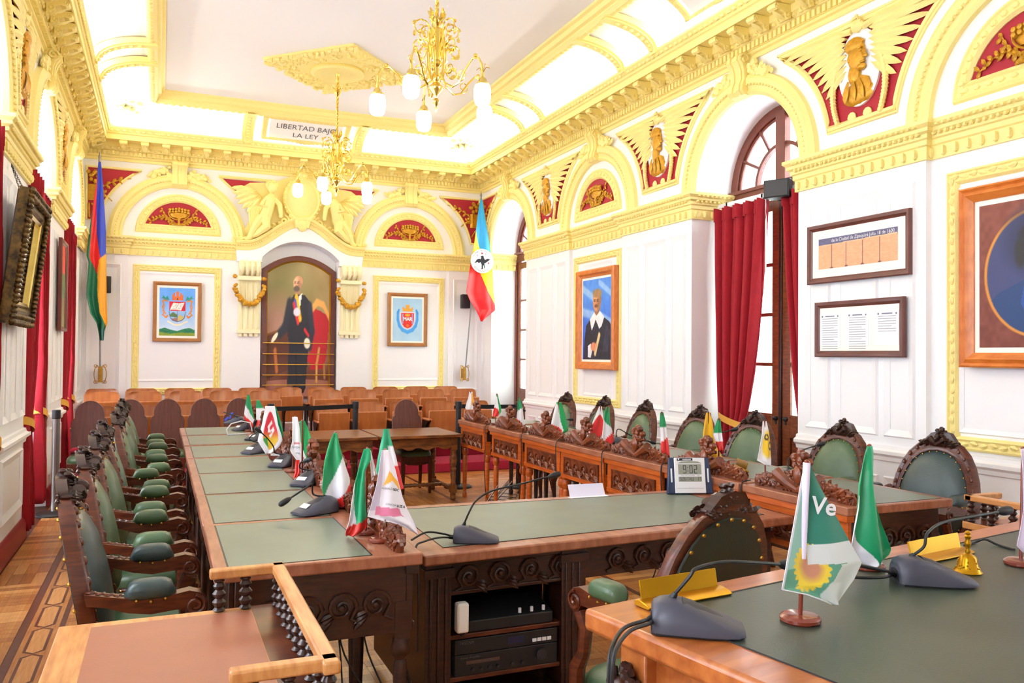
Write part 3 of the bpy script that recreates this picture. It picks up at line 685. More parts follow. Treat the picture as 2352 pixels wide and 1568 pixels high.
# portrait with an oval opening at the right edge of the photo
c = Cv(150, 190, (0, 0, 0)).grad((122, 56, 42), (132, 64, 48)).noise(22, 30)
c.ell(.5, .5, .455, .435, (214, 140, 50), .02).ell(.5, .5, .43, .415, (58, 66, 116), .02); c.ell(.5, .72, .25, .2, (36, 40, 76), .8)
c2 = c.c.copy(); face(c, .5, .6, .135, (216, 140, 104), (30, 30, 36), (40, 26, 24), .95); c.ell(.36, .64, .05, .1, (34, 36, 40), .5); c.ell(.5, .765, .15, .06, (32, 32, 38), .4)
c.poly([(.02, 0), (.08, .3), (.16, .37), (.4, .46), (.6, .46), (.84, .37), (.92, .3), (.98, 0)], (24, 62, 116)); c.poly([(.4, .46), (.5, .2), (.6, .46)], (240, 240, 250)); c.poly([(.47, .4), (.53, .4), (.52, .2), (.48, .2)], (140, 30, 90)); c.poly([(.4, .46), (.36, .3), (.5, .05), (.46, .26)], (30, 80, 160)); c.poly([(.6, .46), (.64, .3), (.5, .05), (.54, .26)], (30, 80, 160))
out = ((c.U-.5)/.43)**2+((c.V-.5)/.415)**2 > 1; c.c[out] = c2[out]
P0 = px(2213, 438, XR-.04); P1 = px(2218, 843, XR-.04); wd = 1.08; o = thing('portrait_painting', 'large portrait of a moustached man in blue suit within a painted oval', 'painting', (XR-.04, P0.y-wd/2, (P0.z+P1.z)/2), RZ['R'])
hh = P0.z-P1.z; rect_frame(wd, hh, .1, .06, [(0, 0), (0, .05), (.012, .06), (.03, .045), (.055, .06), (.075, .045), (.1, .03), (.1, 0)], 'frameorange', o)
q = MB(LOC); q.box(-wd/2+.1, wd/2-.1, -hh/2+.1, hh/2-.1, 0, .018); part('liner', q, 'mount', o, smooth=0)
link(bpy.data.objects.new('canvas', c.mesh(lambda u, v: ((u-.5)*(wd-.27), -.02, (v-.5)*(hh-.27)), 'canvas')), o)
# two documents in mahogany frames
c = Cv(110, 60, (252, 250, 246)); c.rect(.0, 1, .0, .8, (236, 172, 130)); c.rect(0, 1, .8, 1, (98, 96, 132)); c.noise(20, 40)
for x in (.18, .375, .58, .79): c.line([(x, 0), (x, .8)], .004, (110, 70, 84)); c.ell(x, .02, .02, .03, (120, 70, 70), .6)
c.poly([(0, .78), (1, .84), (1, .8), (0, .76)], (240, 190, 150))
d1, iw, ih = picture('framed_document', 'wide mahogany framed copy of an old orange manuscript', 'R', [(1858, 520), (2095, 481), (1861, 653), (2097, 632)], XR-.07, .05, .035, c, 'framedark', .07, cat='document', cname='manuscript_print')
q = MB(); text(q, 'de la Ciudad de Zipaquirá Julio 18 de 1600', .04, lambda x, y, d: (x*.92+.06, -.016-d, y+ih*.4)); part('lettering', q, 'whiteink', d1, smooth=0)
c = Cv(20, 12, (251, 250, 242))
d2, iw, ih = picture('framed_document', 'mahogany framed mount with three white typed pages', 'R', [(1876.5, 695), (2081, 681), (1877, 818), (2083, 822)], XR-.07, .05, .035, c, 'framedark', 0, cat='document', cname='mount')
for i in (-1, 0, 1):
    q = MB(LOC); q.box(i*.29-.11, i*.29+.11, -ih*.38, ih*.36, .012, .018); pg = part('page', q, 'paper', d2, smooth=0)
    q = MB(LOC); q.box(i*.29-.05, i*.29+.05, ih*.29, ih*.315, .018, .019); q.box(i*.29-.09, i*.29-.075, ih*.28, ih*.32, .018, .019); q.box(i*.29+.08, i*.29+.092, ih*.28, ih*.32, .018, .019)
    for k in range(16 if i < 1 else 7): q.box(i*.29-.085, i*.29+.085-(.04 if k % 5 == 4 else 0), ih*.24-k*.019, ih*.24-k*.019+.0035, .018, .0186)
    part('typed_lines', q, mat('faded_type', (120, 124, 146), .7) if 'ft' not in M else M['ft'], pg, smooth=0, kind='stuff')

# niche portrait ------------------------------------------------------
c = Cv(84, 160, (0, 0, 0)).grad((110, 60, 44), (150, 128, 84), 'v', .1, .75); c.noise(40, 6)
c.grad((104, 56, 44), (152, 130, 86), 'v', .15, .6); c.ell(.2, .75, .5, .3, (128, 122, 76), 1.2); c.ell(.1, .55, .3, .2, (150, 112, 96), 1.2); c.rect(0, 1, 0, .13, (150, 98, 84)); c.noise(26, 7)
c.poly([(0, .5), (.3, .52), (.36, .5), (.36, .2), (0, .14)], (84, 44, 34)); c.line([(.13, .36), (.16, .2)], .03, (170, 96, 44)); c.line([(0, .5), (.36, .51)], .012, (120, 74, 40))
c.poly([(.7, .2), (.68, .64), (.74, .68), (.97, .66), (1, .6), (.95, .3), (.9, .22)], (168, 24, 38)); c.line([(.71, .66), (.8, .73), (.9, .73), (.99, .66)], .035, (214, 160, 86)); c.poly([(.6, .26), (.9, .25), (.88, .32), (.6, .33)], (178, 26, 40)); c.line([(.84, .38), (.8, .25), (.8, .12)], .022, (190, 140, 70)); c.line([(.84, .4), (.94, .4)], .02, (178, 30, 44)); c.line([(.92, .25), (.93, .15)], .02, (160, 116, 60))
c.poly([(.33, .08), (.35, .4), (.3, .55), (.32, .68), (.42, .76), (.6, .76), (.7, .7), (.72, .56), (.66, .34), (.62, .06), (.48, .04), (.46, .08)], (32, 34, 46)); c.line([(.35, .7), (.28, .52), (.2, .48)], .055, (36, 40, 54)); c.line([(.68, .68), (.72, .5), (.68, .38)], .05, (40, 44, 60)); c.poly([(.49, .74), (.55, .77), (.5, .6)], (230, 228, 222))
c.line([(.46, .74), (.52, .58)], .035, (236, 178, 40)); c.line([(.44, .71), (.48, .6)], .025, (70, 80, 180)); c.line([(.42, .69), (.49, .55)], .025, (200, 40, 50)); c.ell(.47, .63, .055, .032, (206, 206, 222), .3); c.line([(.6, .5), (.66, .46)], .02, (190, 30, 44))
c.line([(.46, .3), (.48, .09)], .01, (20, 22, 32)); c.poly([(.32, .055), (.48, .09), (.48, .06), (.36, .04)], (20, 18, 24)); c.poly([(.47, .02), (.62, .07), (.6, .03), (.5, .012)], (20, 18, 24))
c.ell(.12, .46, .06, .022, (236, 230, 200), .3, .5); c.ell(.64, .4, .05, .04, (236, 232, 206), .3)
face(c, .47, .84, .075, (228, 166, 128), (196, 140, 106), None, .6); c.ell(.462, .803, .05, .022, (92, 78, 70), .4); c.c = np.clip(c.c*1.12+6, 0, 255)
o = wthing('arched_portrait', 'full-length portrait of a bearded man with sash in an arched frame', 'painting', 'B', NC, 0, -.12)
hw = NW-.02
ar = lambda w, top, n=20: [(-w+2*w*i/n, top-.24*(abs(-1+2*i/n))**2*(w/NW)) for i in range(n+1)]
q = MB(LOC)
for w0, w1, t0, t1, d0, d1, in ((hw, hw-.075, 3.20, 3.125, .05, .07), (hw-.075, hw-.078, 3.125, 3.122, .07, .06), (hw-.078, hw-.096, 3.122, 3.10, .05, .02)):
    A = [(-w0, .52)]+ar(w0, t0)+[(w0, .52)]; B = [(-w1, .52)]+ar(w1, t1)+[(w1, .52)]
    q.loft([[(a, z, d0) for a, z in A], [(a, z, d1) for a, z in B]], False, False, False, 0 if d1 > .05 else 1)
q.loft([[(a, z, 0) for a, z in [(-hw, .52)]+ar(hw, 3.2)+[(hw, .52)]], [(a, z, .05) for a, z in [(-hw, .52)]+ar(hw, 3.2)+[(hw, .52)]]], False, False, False)
part('frame', q, ['framedark', 'goldplate'], o, smooth=40)
iw = hw-.09
link(bpy.data.objects.new('canvas', c.mesh(lambda u, v: ((u-.5)*2*iw, -.02, .92+v*(3.10-.24*(abs(2*u-1))**2*(iw/NW)-.92)), 'canvas')), o)
for i, v in enumerate((788, 813, 837, 861, 884)):
    z = py(680, v, YB-.0).z; q = MB(LOC); q.tube([(-hw+.02, z, .1), (hw-.02, z, .1)], .008, 6)
    for sx in (-1, 1): q.tube([(sx*(hw-.03), z, .06), (sx*(hw-.03), z, .1)], .007, 5)
    part('barrier_rod', q, 'brassold', o, 'thin brass rod across the painting')

# consoles with gilded garlands
for s, nm in ((1.255, 'left'), (2.845, 'right')):
    o = wthing('wall_console', 'fluted cream console with gilded garland %s of the arched portrait' % nm, 'console', 'B', s, 0, .0)
    q = MB(LOC)
    q.prism([(-.16, 1.98), (.16, 1.98), (.16, 2.78), (-.16, 2.78)], 0, .05)
    pr = [(0, 3.05), (.14, 3.05), (.2, 3.02), (.225, 2.96), (.21, 2.9), (.16, 2.86), (.09, 2.84), (.06, 2.78), (.0, 2.78)]
    q.loft([[(a, z, d) for d, z in pr] for a in (-.16, .16)]); part('body', q, 'cream', o, bev=.006)
    q = MB(LOC)
    for k in range(4):
        a = -.12+.08*k; q.tube([(a, z, d+.01) for d, z in pr[1:7]], .028, 6); q.tube([(a, 2.0, .055), (a, 2.74, .055)], .018, 6)
    q.box(-.175, .175, 2.76, 2.82, 0, .15); q.box(-.175, .175, 1.93, 1.98, 0, .07)
    for k in range(4): q.box(-.15+.08*k, -.1+.08*k, 1.88, 1.93, 0, .05)
    part('fluting', q, 'cream', o)
    q = MB(LOC); rnd = random.Random(5)
    for k in range(46):
        t = -1+2*k/45; a = .225*t; z = 2.80-.42*math.sqrt(max(0, 1-t*t)); z = max(z, 2.78-.42*math.sqrt(max(0, 1-t*t)))
        for j in range(2): q.blob((a+rnd.uniform(-.02, .02), z+rnd.uniform(-.02, .02), .12+rnd.uniform(0, .03)), rnd.uniform(.024, .038), 6, 4)
    part('garland', q, 'gold', o, 'gilded fruit garland')

# stucco reliefs -------------------------------------------------------
def lunette(side, s, label):
    o = wthing('lunette_relief', label, 'relief', side, s, 3.425, .004)
    q = MB(LOC); q.prism([(.48*cos(PI*i/24), max(.13, .48*sin(PI*i/24))) for i in range(25)], 0, .006); part('red_field', q, 'red', o, smooth=0)
    q = MB(LOC); q.loft([[(.03*cos(a)*k, zz, .012+.03*sin(a)) for a in [PI*i/6 for i in range(7)]] for zz, k in ((.13, 1.4), (.16, .6), (.22, .7), (.235, 1.3), (.25, 3.5), (.29, 4.6), (.32, 4.9))], False)
    for i in range(14):
        a = -.13+.26*(i % 7)/6; z = .325+.035*(i//7)+.02*(1-abs(a)/.13); q.blob((a, z, .035), .026, 6, 4)
    q.tube([(.15*cos(a), .32+.11*sin(a), .03) for a in [PI+PI*i/12 for i in range(13)]], .008, 5); part('bowl', q, 'gold', o)
    q = MB(LOC); rnd = random.Random(2)
    for sx in (-1, 1):
        st = [(sx*(.03+.36*t), .15+.02*t+.14*sin(PI*t)*(.6), .018) for t in [i/8 for i in range(9)]]; q.tube(st, .006, 5)
        st2 = [(sx*(.03+.2*t), .15+.2*t*t, .018) for t in [i/6 for i in range(7)]]; q.tube(st2, .005, 5)
        for p in st[1:]+st2[2:]:
            for k in (-1, 1): q.leaf(p, (sx*rnd.uniform(.01, .05), k*rnd.uniform(.025, .05), .004), .016, (0, 0, 1), .012)
            if rnd.random() < .5: q.blob((p[0], p[1], .03), .016, 6, 4)
        for k in range(3): q.leaf((0, .16, .015), (sx*(.03+.04*k), -.02-.004*k, .01), .014, (0, 0, 1), .01)
    part('foliage', q, 'gold', o); return o
lunette('B', .22, 'gilded bowl relief on red lunette above the town crest picture')
lunette('B', 3.86, 'gilded bowl relief on red lunette above the red shield picture')
lunette('R', 9.3, 'gilded bowl relief on red lunette above the portrait with white collar')
lunette('R', 3.5, 'gilded bowl relief on red lunette above the oval portrait')
def bust(q, k):     # profile bust in low relief, facing left (k = -1) or right
    X = lambda a: k*a
    q.blob((X(.01), .115, .012), (.088, .135, .04), 14, 9); q.blob((X(.03), .2, .018), (.092, .07, .042), 12, 7)
    q.leaf((X(-.055), .16, .025), (X(-.045), -.085, .0), .02, (0, 0, 1), .025); q.blob((X(-.088), .085, .025), (.024, .018, .016), 7, 5)
    q.blob((X(-.05), .135, .04), (.024, .012, .01), 6, 4); q.blob((X(-.04), .16, .038), (.036, .01, .012), 6, 4); q.blob((X(-.06), .045, .028), (.034, .011, .014), 6, 4); q.blob((X(-.045), .01, .02), (.045, .032, .028), 8, 5)
    q.blob((X(.075), .1, .03), (.016, .034, .014), 6, 4); q.blob((X(.035), -.03, .008), (.065, .1, .034), 10, 6)
    q.blob((X(.01), -.19, .0), (.165, .1, .034), 14, 6); q.blob((X(-.04), -.15, .01), (.1, .1, .026), 8, 5)
    for o_, d_ in ((-.03, -.05), (.03, -.02), (.08, .03)): q.leaf((X(o_), -.08, .03), (X(d_), -.17, .004), .03, (0, 0, 1), .012)
    for i in range(9): q.blob((X(-.05+.02*i), .245-.0018*(i-4)**2, .018), (.02, .02, .016), 6, 4)
def medallion(side, s, label, k=-1, z=3.345):
    o = wthing('winged_medallion', label, 'relief', side, s, z, 0)
    R1 = 1.13; top = 1.0; bot = .2; D = 1.45
    def edge(r, z0, z1, n=14): return [(D-math.sqrt(r*r-(z0+(z1-z0)*i/n)**2), z0+(z0*0)+(z1-z0)*i/n) for i in range(n+1)]
    e = edge(R1, bot, top); field = [(a, zz) for a, zz in e]+[(-a, zz) for a, zz in e[::-1]]
    q = MB(LOC); q.prism(field, 0, .01); part('red_field', q, 'red', o, smooth=0)
    q = MB(LOC); q.tube([(a, zz, .012) for a, zz in field], .026, 6, loop=True); q.tube([(a*1.05, zz+(.03 if zz > .99 else (-.03 if zz < .22 else 0)), .008) for a, zz in field], .014, 5, loop=True); part('border', q, 'yellow', o)
    q = MB(LOC); oc = .62
    q.loft([[(.215*f*cos(a), oc+.315*f*sin(a), d) for a in [2*PI*i/32 for i in range(32)]] for f, d in ((1, 0), (1.0, .03), (.94, .04), (.9, .028), (.02, .028))]); part('oval', q, 'white', o)
    q = MB(lambda a, c, d: LOC(a, oc+c-.02, d+.028)); bust(q, k); part('bust', q, 'gold', o, 'gilded bust in profile')
    q = MB(LOC)
    for sx in (-1, 1):
        TZ = ((.96, .88), (.90, .80), (.83, .69), (.76, .6), (.69, .52), (.62, .46), (.55, .41), (.48, .36))
        for row, (k, w) in enumerate(((1, .036), (.62, .04), (.36, .045))):
            for i, (z1, x1) in enumerate(TZ[:8-2*row]):
                p = (sx*.13, .94-.045*i+.0*row, .02+.012*row); q.leaf(p, (sx*(.13+(x1-.13)*k-.13), (z1-p[1]-.02)*k, 0), w, (0, 0, 1), .022)
        q.tube([(sx*(.06+.75*t), .93+.045*t+.02*sin(PI*t), .04) for t in [i/8 for i in range(9)]], [.03-.02*i/8 for i in range(9)], 6)
        for i in range(20):
            t = i/19; q.blob((sx*(.2+.07*sin(PI*t*.9)+.0*t), .74-.52*t, .035), (.03-.008*abs(2*t-1), .028, .026), 6, 4)
        q.blob((sx*.08, .235, .02), (.045, .045, .018), 10, 5)
    q.blob((0, .955, .04), (.07, .06, .04)); q.tube([(0, .96, .05), (.04, .99, .06), (.02, 1.02, .07), (-.03, 1.0, .08)], [.03, .022, .02, .008], 6)
    part('eagle_wings', q, 'yellow', o, 'yellow eagle with spread wings and hanging garlands'); return o
medallion('R', 4.95, 'winged medallion with gilded bust right of the curtained door', -1)
medallion('R', 7.85, 'winged medallion with gilded bust left of the curtained door', -1)
medallion('R', 10.75, 'winged medallion with gilded bust farthest along the door side', -1)
medallion('L', 10.5, 'winged medallion with gilded bust between the two farther windows', 1)
medallion('L', 7.6, 'winged medallion with gilded bust above the ornate gilt mirror', 1)
def corner_spandrel(side, s0, c, label):      # s0 the corner, c the centre of the neighbouring arch
    o = wthing('corner_spandrel', label, 'relief', side, s0, 3.345, .006); sg = (1 if c > s0 else -1)*(1 if side != 'R' else -1); D = abs(c-s0); r = 1.13
    pts = [(sg*.03, .22), (sg*.03, 1.0)]+[(sg*(D-math.sqrt(max(r*r-z*z, 0))), z) for z in [1.0-.78*i/12 for i in range(13)] if D-math.sqrt(max(r*r-z*z, 0)) > .05]
    q = MB(LOC); q.prism(pts, 0, .008); part('red_field', q, 'red', o, smooth=0)
    q = MB(LOC); q.tube([(a, z, .01) for a, z in pts], .022, 6, loop=True); part('border', q, 'yellow', o)
    q = MB(LOC); rnd = random.Random(3)
    for br in range(2):
        st = [(sg*(.12+(.5-.25*br)*t), .62+(.24 if br == 0 else -.12)*t+.05*sin(3*t), .02) for t in [i/6 for i in range(7)]]; q.tube(st, .008, 5)
        for p in st[1:]:
            if D-math.sqrt(max(r*r-p[1]**2, 0)) > abs(p[0])+.05:
                for k2 in (-1, 1): q.leaf(p, (sg*.05, k2*.055, .0), .022, (0, 0, 1), .016)
    q.loft([[(sg*(.05), z, .015), (sg*.17, z, .05), (sg*.2, z, .015)] for z in (.5, .74)], True)
    for i in range(10): q.blob((sg*rnd.uniform(.05, .2), rnd.uniform(.76, .95), .025), .035, 6, 4)
    q.tube([(sg*.06, .46, .02), (sg*.07, .25, .02)], .016, 5); q.tube([(sg*.1, .46, .02), (sg*.17, .34, .02)], .012, 5); part('foliage', q, 'gold', o)
corner_spandrel('B', XL+.02, .22, 'red corner spandrel with gilded torch behind the five-coloured flag')
corner_spandrel('B', XR-.02, 3.86, 'red corner spandrel with gilded leaves left of the striped eagle flag')
corner_spandrel('R', YB-.02, 12.2, 'narrow red corner spandrel right of the striped eagle flag')
# relief of winged figures holding a shield, over the niche
o = wthing('figure_relief', 'yellow stucco relief of two winged figures holding an oval shield', 'relief', 'B', NC, 0, .01)
rb_ = MB(LOC); rb_.prism([(-1.22, 4.33), (-.45, 4.33), (-.75, 3.93), (-.9, 4.08)], 0, .006); rb_.prism([(1.22, 4.33), (.45, 4.33), (.75, 3.93), (.9, 4.08)], 0, .006); part('red_field', rb_, 'red', o, smooth=0)
q = MB(LOC)
for sx in (-1, 1): q.tube([(sx*1.26, 4.36, .012), (sx*.4, 4.36, .012)], .025, 6); q.tube([(sx*1.26, 4.36, .012), (sx*.95, 4.08, .012), (sx*.78, 3.9, .012)], .02, 6)
q.loft([[(.3*f*cos(a), 4.08+.36*f*sin(a), d) for a in [2*PI*i/28 for i in range(28)]] for f, d in ((1, 0), (1, .13), (.9, .16), (.82, .13), (.5, .16), (.02, .17))])
for i in range(30): a = 2*PI*i/30; q.blob((.29*cos(a), 4.08+.35*sin(a), .14), .022, 5, 4)
for sx in (-1, 1):
    q.tube([(sx*a, z, .12) for a, z in spiral(.27, 3.72, .085, .015, PI/2, 1.4, 16)], .02, 6)
    q.tube([(sx*.05, 3.64, .14), (sx*.1, 3.76, .15), (sx*.2, 3.82, .13)], [.06, .05, .03], 8)
q.blob((0, 3.68, .14), (.1, .1, .07)); q.blob((0, 4.47, .1), (.09, .07, .06)); q.blob((0, 3.62, .16), (.07, .06, .05))
part('shield', q, 'yellow', o)
for sx in (-1, 1):
    f = MB(LOC); P = lambda a, z, d: (sx*a, z, d)
    bkp = MB(LOC); bkp.prism([(0, 3.66), (0, 4.46), (sx*.2, 4.45), (sx*.42, 4.34), (sx*.8, 4.30), (sx*.95, 4.2), (sx*.86, 4.0), (sx*.76, 3.9), (sx*.8, 3.7), (sx*.95, 3.42), (sx*.6, 3.45), (sx*.3, 3.62)], .008, .03); part('ground', bkp, 'yellow', o)
    f.blob(P(.47, 4.22, .17), (.075, .095, .075), 10, 8)                      # head and hair
    for i in range(12): an = i*.55; f.blob(P(.48+.07*cos(an), 4.26+.06*sin(an), .16+.02*cos(an*2)), .034, 6, 4)
    f.tube([P(.48, 4.13, .15), P(.5, 4.04, .15), P(.52, 3.92, .16), P(.56, 3.78, .15), P(.6, 3.72, .14)], [.04, .1, .085, .1, .09], 10)      # trunk
    f.tube([P(.44, 4.04, .17), P(.36, 3.96, .2), P(.34, 3.8, .2)], [.045, .04, .03], 8); f.blob(P(.34, 3.78, .2), .036)
    f.tube([P(.56, 4.04, .17), P(.64, 3.93, .2), P(.54, 3.9, .22)], [.045, .04, .03], 8)
    f.tube([P(.58, 3.74, .17), P(.56, 3.6, .22), P(.7, 3.48, .17), P(.78, 3.44, .15)], [.085, .07, .05, .03], 9)
    f.tube([P(.62, 3.74, .15), P(.72, 3.6, .18), P(.8, 3.42, .15), P(.86, 3.38, .14)], [.085, .065, .045, .03], 9)
    part('figure', f, 'yellow', o, 'seated winged figure in yellow stucco')
    g = MB(LOC)
    for row, (n, L) in enumerate(((8, .36), (6, .26), (4, .18))):
        for i in range(n):
            t = i/(n-1); an = .05-1.4*t; g.leaf(P(.6+.12*(1-t), 4.18-.1*t-.03*row, .06+.02*row), (sx*L*cos(an), L*sin(an), 0), .05, (0, 0, 1), .03)
    for i in range(7): g.tube([P(.62+.02*i, 4.05-.02*i, .08), P(.68+.02*i, 3.85, .1), P(.7+.012*i, 3.6-.02*i, .07)], [.02, .028, .012], 6)
    rnd = random.Random(4)
    for i in range(26):
        t = i/25; g.leaf(P(.25+.72*t, 3.66-.3*t+rnd.uniform(-.02, .03), .1), (sx*rnd.uniform(.02, .09), rnd.uniform(-.05, .06), .03), .03, (0, 0, 1), .03, curl=.4)
    part('wing_and_drapery', g, 'yellow', o)
# motto cartouches on the cove
def cartouche(label, W, s, lines, rz):
    o = thing('motto_cartouche', label, 'plaque', W(s, 0, 0), rz); F = lambda a, c_, d: (a, -(.47+.35*max(0, c_+.5)**1.5-.02+d*.75), 4.94+.24*(c_+.5)-d*.66)
    q = MB(F); q.grid(lambda u, v: ((u-.5)*1.1, (v-.5)*.92, .012), 12, 8); part('field', q, 'white', o, smooth=60)
    q = MB(F)
    for pts in ([(-.62, -.5), (.62, -.5)], [(-.62, .5), (.62, .5)], [(-.62, -.5), (-.62, .5)], [(.62, -.5), (.62, .5)]):
        (x0, y0), (x1, y1) = pts
        for i in range(25):
            t = i/24; q.blob((x0+(x1-x0)*t, y0+(y1-y0)*t, .02), (.045, .09, .03), 6, 4)
    for i in range(9): q.blob((-.25+.0625*i, -.62+.1*abs(i-4)/4, .02), (.04, .08, .03), 6, 4)
    part('border', q, 'yellow', o)
    q = MB()
    for i, ln in enumerate(lines): text(q, ln, .125, lambda x, y, d: F(x*1.05, (y/.42)+(.16-.36*i), .016+d), bold=.0)
    part('lettering', q, 'lettering', o, smooth=0); return o
cartouche('white plaque lettered with a two line motto above the arched portrait', WB, 2.02, ['LIBERTAD BAJO', 'LA LEY'], 0)
cartouche('white plaque with partly seen motto above the curtained door', WR, 6.05, ['LA LIBERTAD', 'LA LEY'], -PI/2)
# ceiling rose
o = thing('ceiling_rose', 'square yellow plaster ceiling rose set diagonally around the farther chandelier', 'ceiling rose', (2.04, 10.55, ZC))
q = MB(); rr = .93
q.loft([[(r*cos(a), r*sin(a), z) for a in (0, PI/2, PI, 3*PI/2)] for r, z in ((rr, 0), (rr, -.03), (rr-.06, -.045), (.55, -.05), (.02, -.05))]); part('plate', q, 'yellow', o, smooth=20)
q = MB(); rnd = random.Random(8)
for i in range(420):
    a = rnd.random()*4; k = int(a); t = a-k; p = Vector((cos(k*PI/2), sin(k*PI/2)))*(1-t)+Vector((cos((k+1)*PI/2), sin((k+1)*PI/2)))*t; p *= rr*(1-.38*rnd.random()**1.5)
    if p.length < .36: continue
    q.blob((p.x, p.y, -.05), (rnd.uniform(.02, .045), rnd.uniform(.02, .045), .03), 5, 4)
part('flowers', q, 'yellow', o, kind='stuff')
q = MB(); q.lathe([(.33, -.045), (.34, -.08), (.3, -.1), (.26, -.085), (.2, -.07), (.1, -.075), (.02, -.08)], 32); part('boss', q, 'yellow', o)
# ================================================================ windows of the left wall and doors of the right wall
def arch_ring(mb, r0, r1, z, d0, d1, mi=0, seg=28, a0=0, a1=PI, c=0):
    mb.loft([[(c+r*cos(a), z+r*sin(a), d) for r, d in ((r0, d0), (r1, d0), (r1, d1), (r0, d1))] for a in [a0+(a1-a0)*i/seg for i in range(seg+1)]], mi=mi)
def glazed(n, side, s, dep, kind):
    W = {'L': WL, 'R': WR}[side]
    g = bpy.data.objects.new('%s_%d' % (kind, n), None); link(g); g['kind'] = 'structure'; g.location = W(s, 0, -dep); g.rotation_euler = (0, 0, RZ[side])
    fm = 'white' if side == 'L' else 'transom'; dm = 'white' if side == 'L' else 'doorwood'
    q = MB(LOC)
    arch_ring(q, HW-.10, HW, SPR, -.07, .0); arch_ring(q, HW-.13, HW-.1, SPR, -.05, -.02)
    q.box(-.065, .065, SPR-.1, SPR+HW-.05, -.06, .02)
    q.box(-HW, HW, SPR-.13, SPR+.02, -.08, .02); q.box(-HW, HW, SPR-.01, SPR+.03, -.08, .04)
    for x in (-HW, HW-.08): q.box(x, x+.08, 0, SPR, -.08, .02)
    part('arched_frame', q, fm, g, bev=.006)
    q = MB(LOC); arch_ring(q, .36, .395, SPR+.02, -.05, .0)
    for a in (.52, 1.05, PI-1.05, PI-.52): q.tube([(.39*cos(a), SPR+.02+.39*sin(a), -.025), ((HW-.1)*cos(a), SPR+(HW-.1)*sin(a), -.025)], .018, 6)
    part('fan_glazing_bar', q, fm, g)
    def pane(poly, m): q = MB(LOC); q.prism(poly, -.032, -.028); part('pane', q, m, g, smooth=0)
    for a0, a1 in ((0, .52), (.52, 1.05), (1.05, PI/2-.1), (PI/2+.1, PI-1.05), (PI-1.05, PI-.52), (PI-.52, PI)):
        pane([(.395*cos(a0), SPR+.02+.395*sin(a0)), ((HW-.1)*cos(a0), SPR+.02+(HW-.12)*sin(a0)), ((HW-.1)*cos((a0+a1)/2), SPR+(HW-.1)*sin((a0+a1)/2)), ((HW-.1)*cos(a1), SPR+(HW-.1)*sin(a1)), (.395*cos(a1), SPR+.02+.395*sin(a1))], 'glass')
    for a0, a1 in ((0, PI/2-.16), (PI/2+.16, PI)): pane([(0, SPR+.03)]+arc(0, SPR+.02, .36, a0, a1, 6), 'glass')
    bars = (3.12, 2.55, 2.05, 1.55, 1.04)
    for sx in (-1, 1):
        X = lambda a: sx*a
        q = MB(LOC)
        def bx(a0, a1, z0, z1, d0, d1): q.box(min(X(a0), X(a1)), max(X(a0), X(a1)), z0, z1, d0, d1)
        bx(.02, .13, .02, 3.2, -.05, .0); bx(.6, .70, .02, 3.2, -.05, .0)
        for z in bars: bx(.13, .6, z-.018 if z < 3 else z-.03, z+.018 if z < 3 else 3.2, -.045, -.005)
        bx(.13, .6, .02, .2, -.05, 0); bx(.13, .6, .84, 1.04, -.05, 0); bx(.13, .6, .2, .84, -.04, -.02)
        leaf = part('door_leaf', q, dm, g, bev=.005)
        q = MB(LOC); panel(q, *sorted((X(.15), X(.58))), .24, .8, -.02, .03, .02); part('raised_panel', q, dm, leaf, smooth=20)
        for z0, z1 in zip(bars[1:], bars): 
            q = MB(LOC); q.box(*sorted((X(.13), X(.6))), z0+.018, z1-.018, -.03, -.026); part('pane', q, 'frost' if side == 'R' else 'glass', leaf, smooth=0)
        if side == 'R':
            q = MB(LOC); q.lathe([(.012, 0), (.012, .035), (.03, .045), (.034, .06), (.026, .075), (.004, .08)], 14, (X(.07), -.0, .0), ax='y'); k = part('knob', q, 'black', leaf, 'black round door knob'); k.location = (0, -.0, .96); k.scale = (1, -1, 1)
    if side == 'R':
        q = MB(LOC); q.box(-.02, .02, .02, 3.2, -.02, .015); part('meeting_stile', q, 'wooddark', g, bev=.004)
    return g
for i, s in enumerate(WIN_L): glazed(i+1, 'L', s, .36, 'window')
for i, s in enumerate(WIN_R): glazed(i+1, 'R', s, .45, 'door')
# gallery seen through the doors: pale ceiling, and a banded facade invented for brightness
q = MB(); q.box(11, 11.3, YF-3, YB+12, 0, 6.5); q.box(5.75, 7.0, YF, YB+.5, 5.0, 5.1)
gal = struct('wall_added_facade', q, 'white', smooth=0)
q = MB()
for z in (3.5, 4.4, 5.4): q.box(10.85, 11, YF-3, YB+12, z, z+.28)
part('yellow_cornice_band', q, 'yellow', gal, smooth=0)
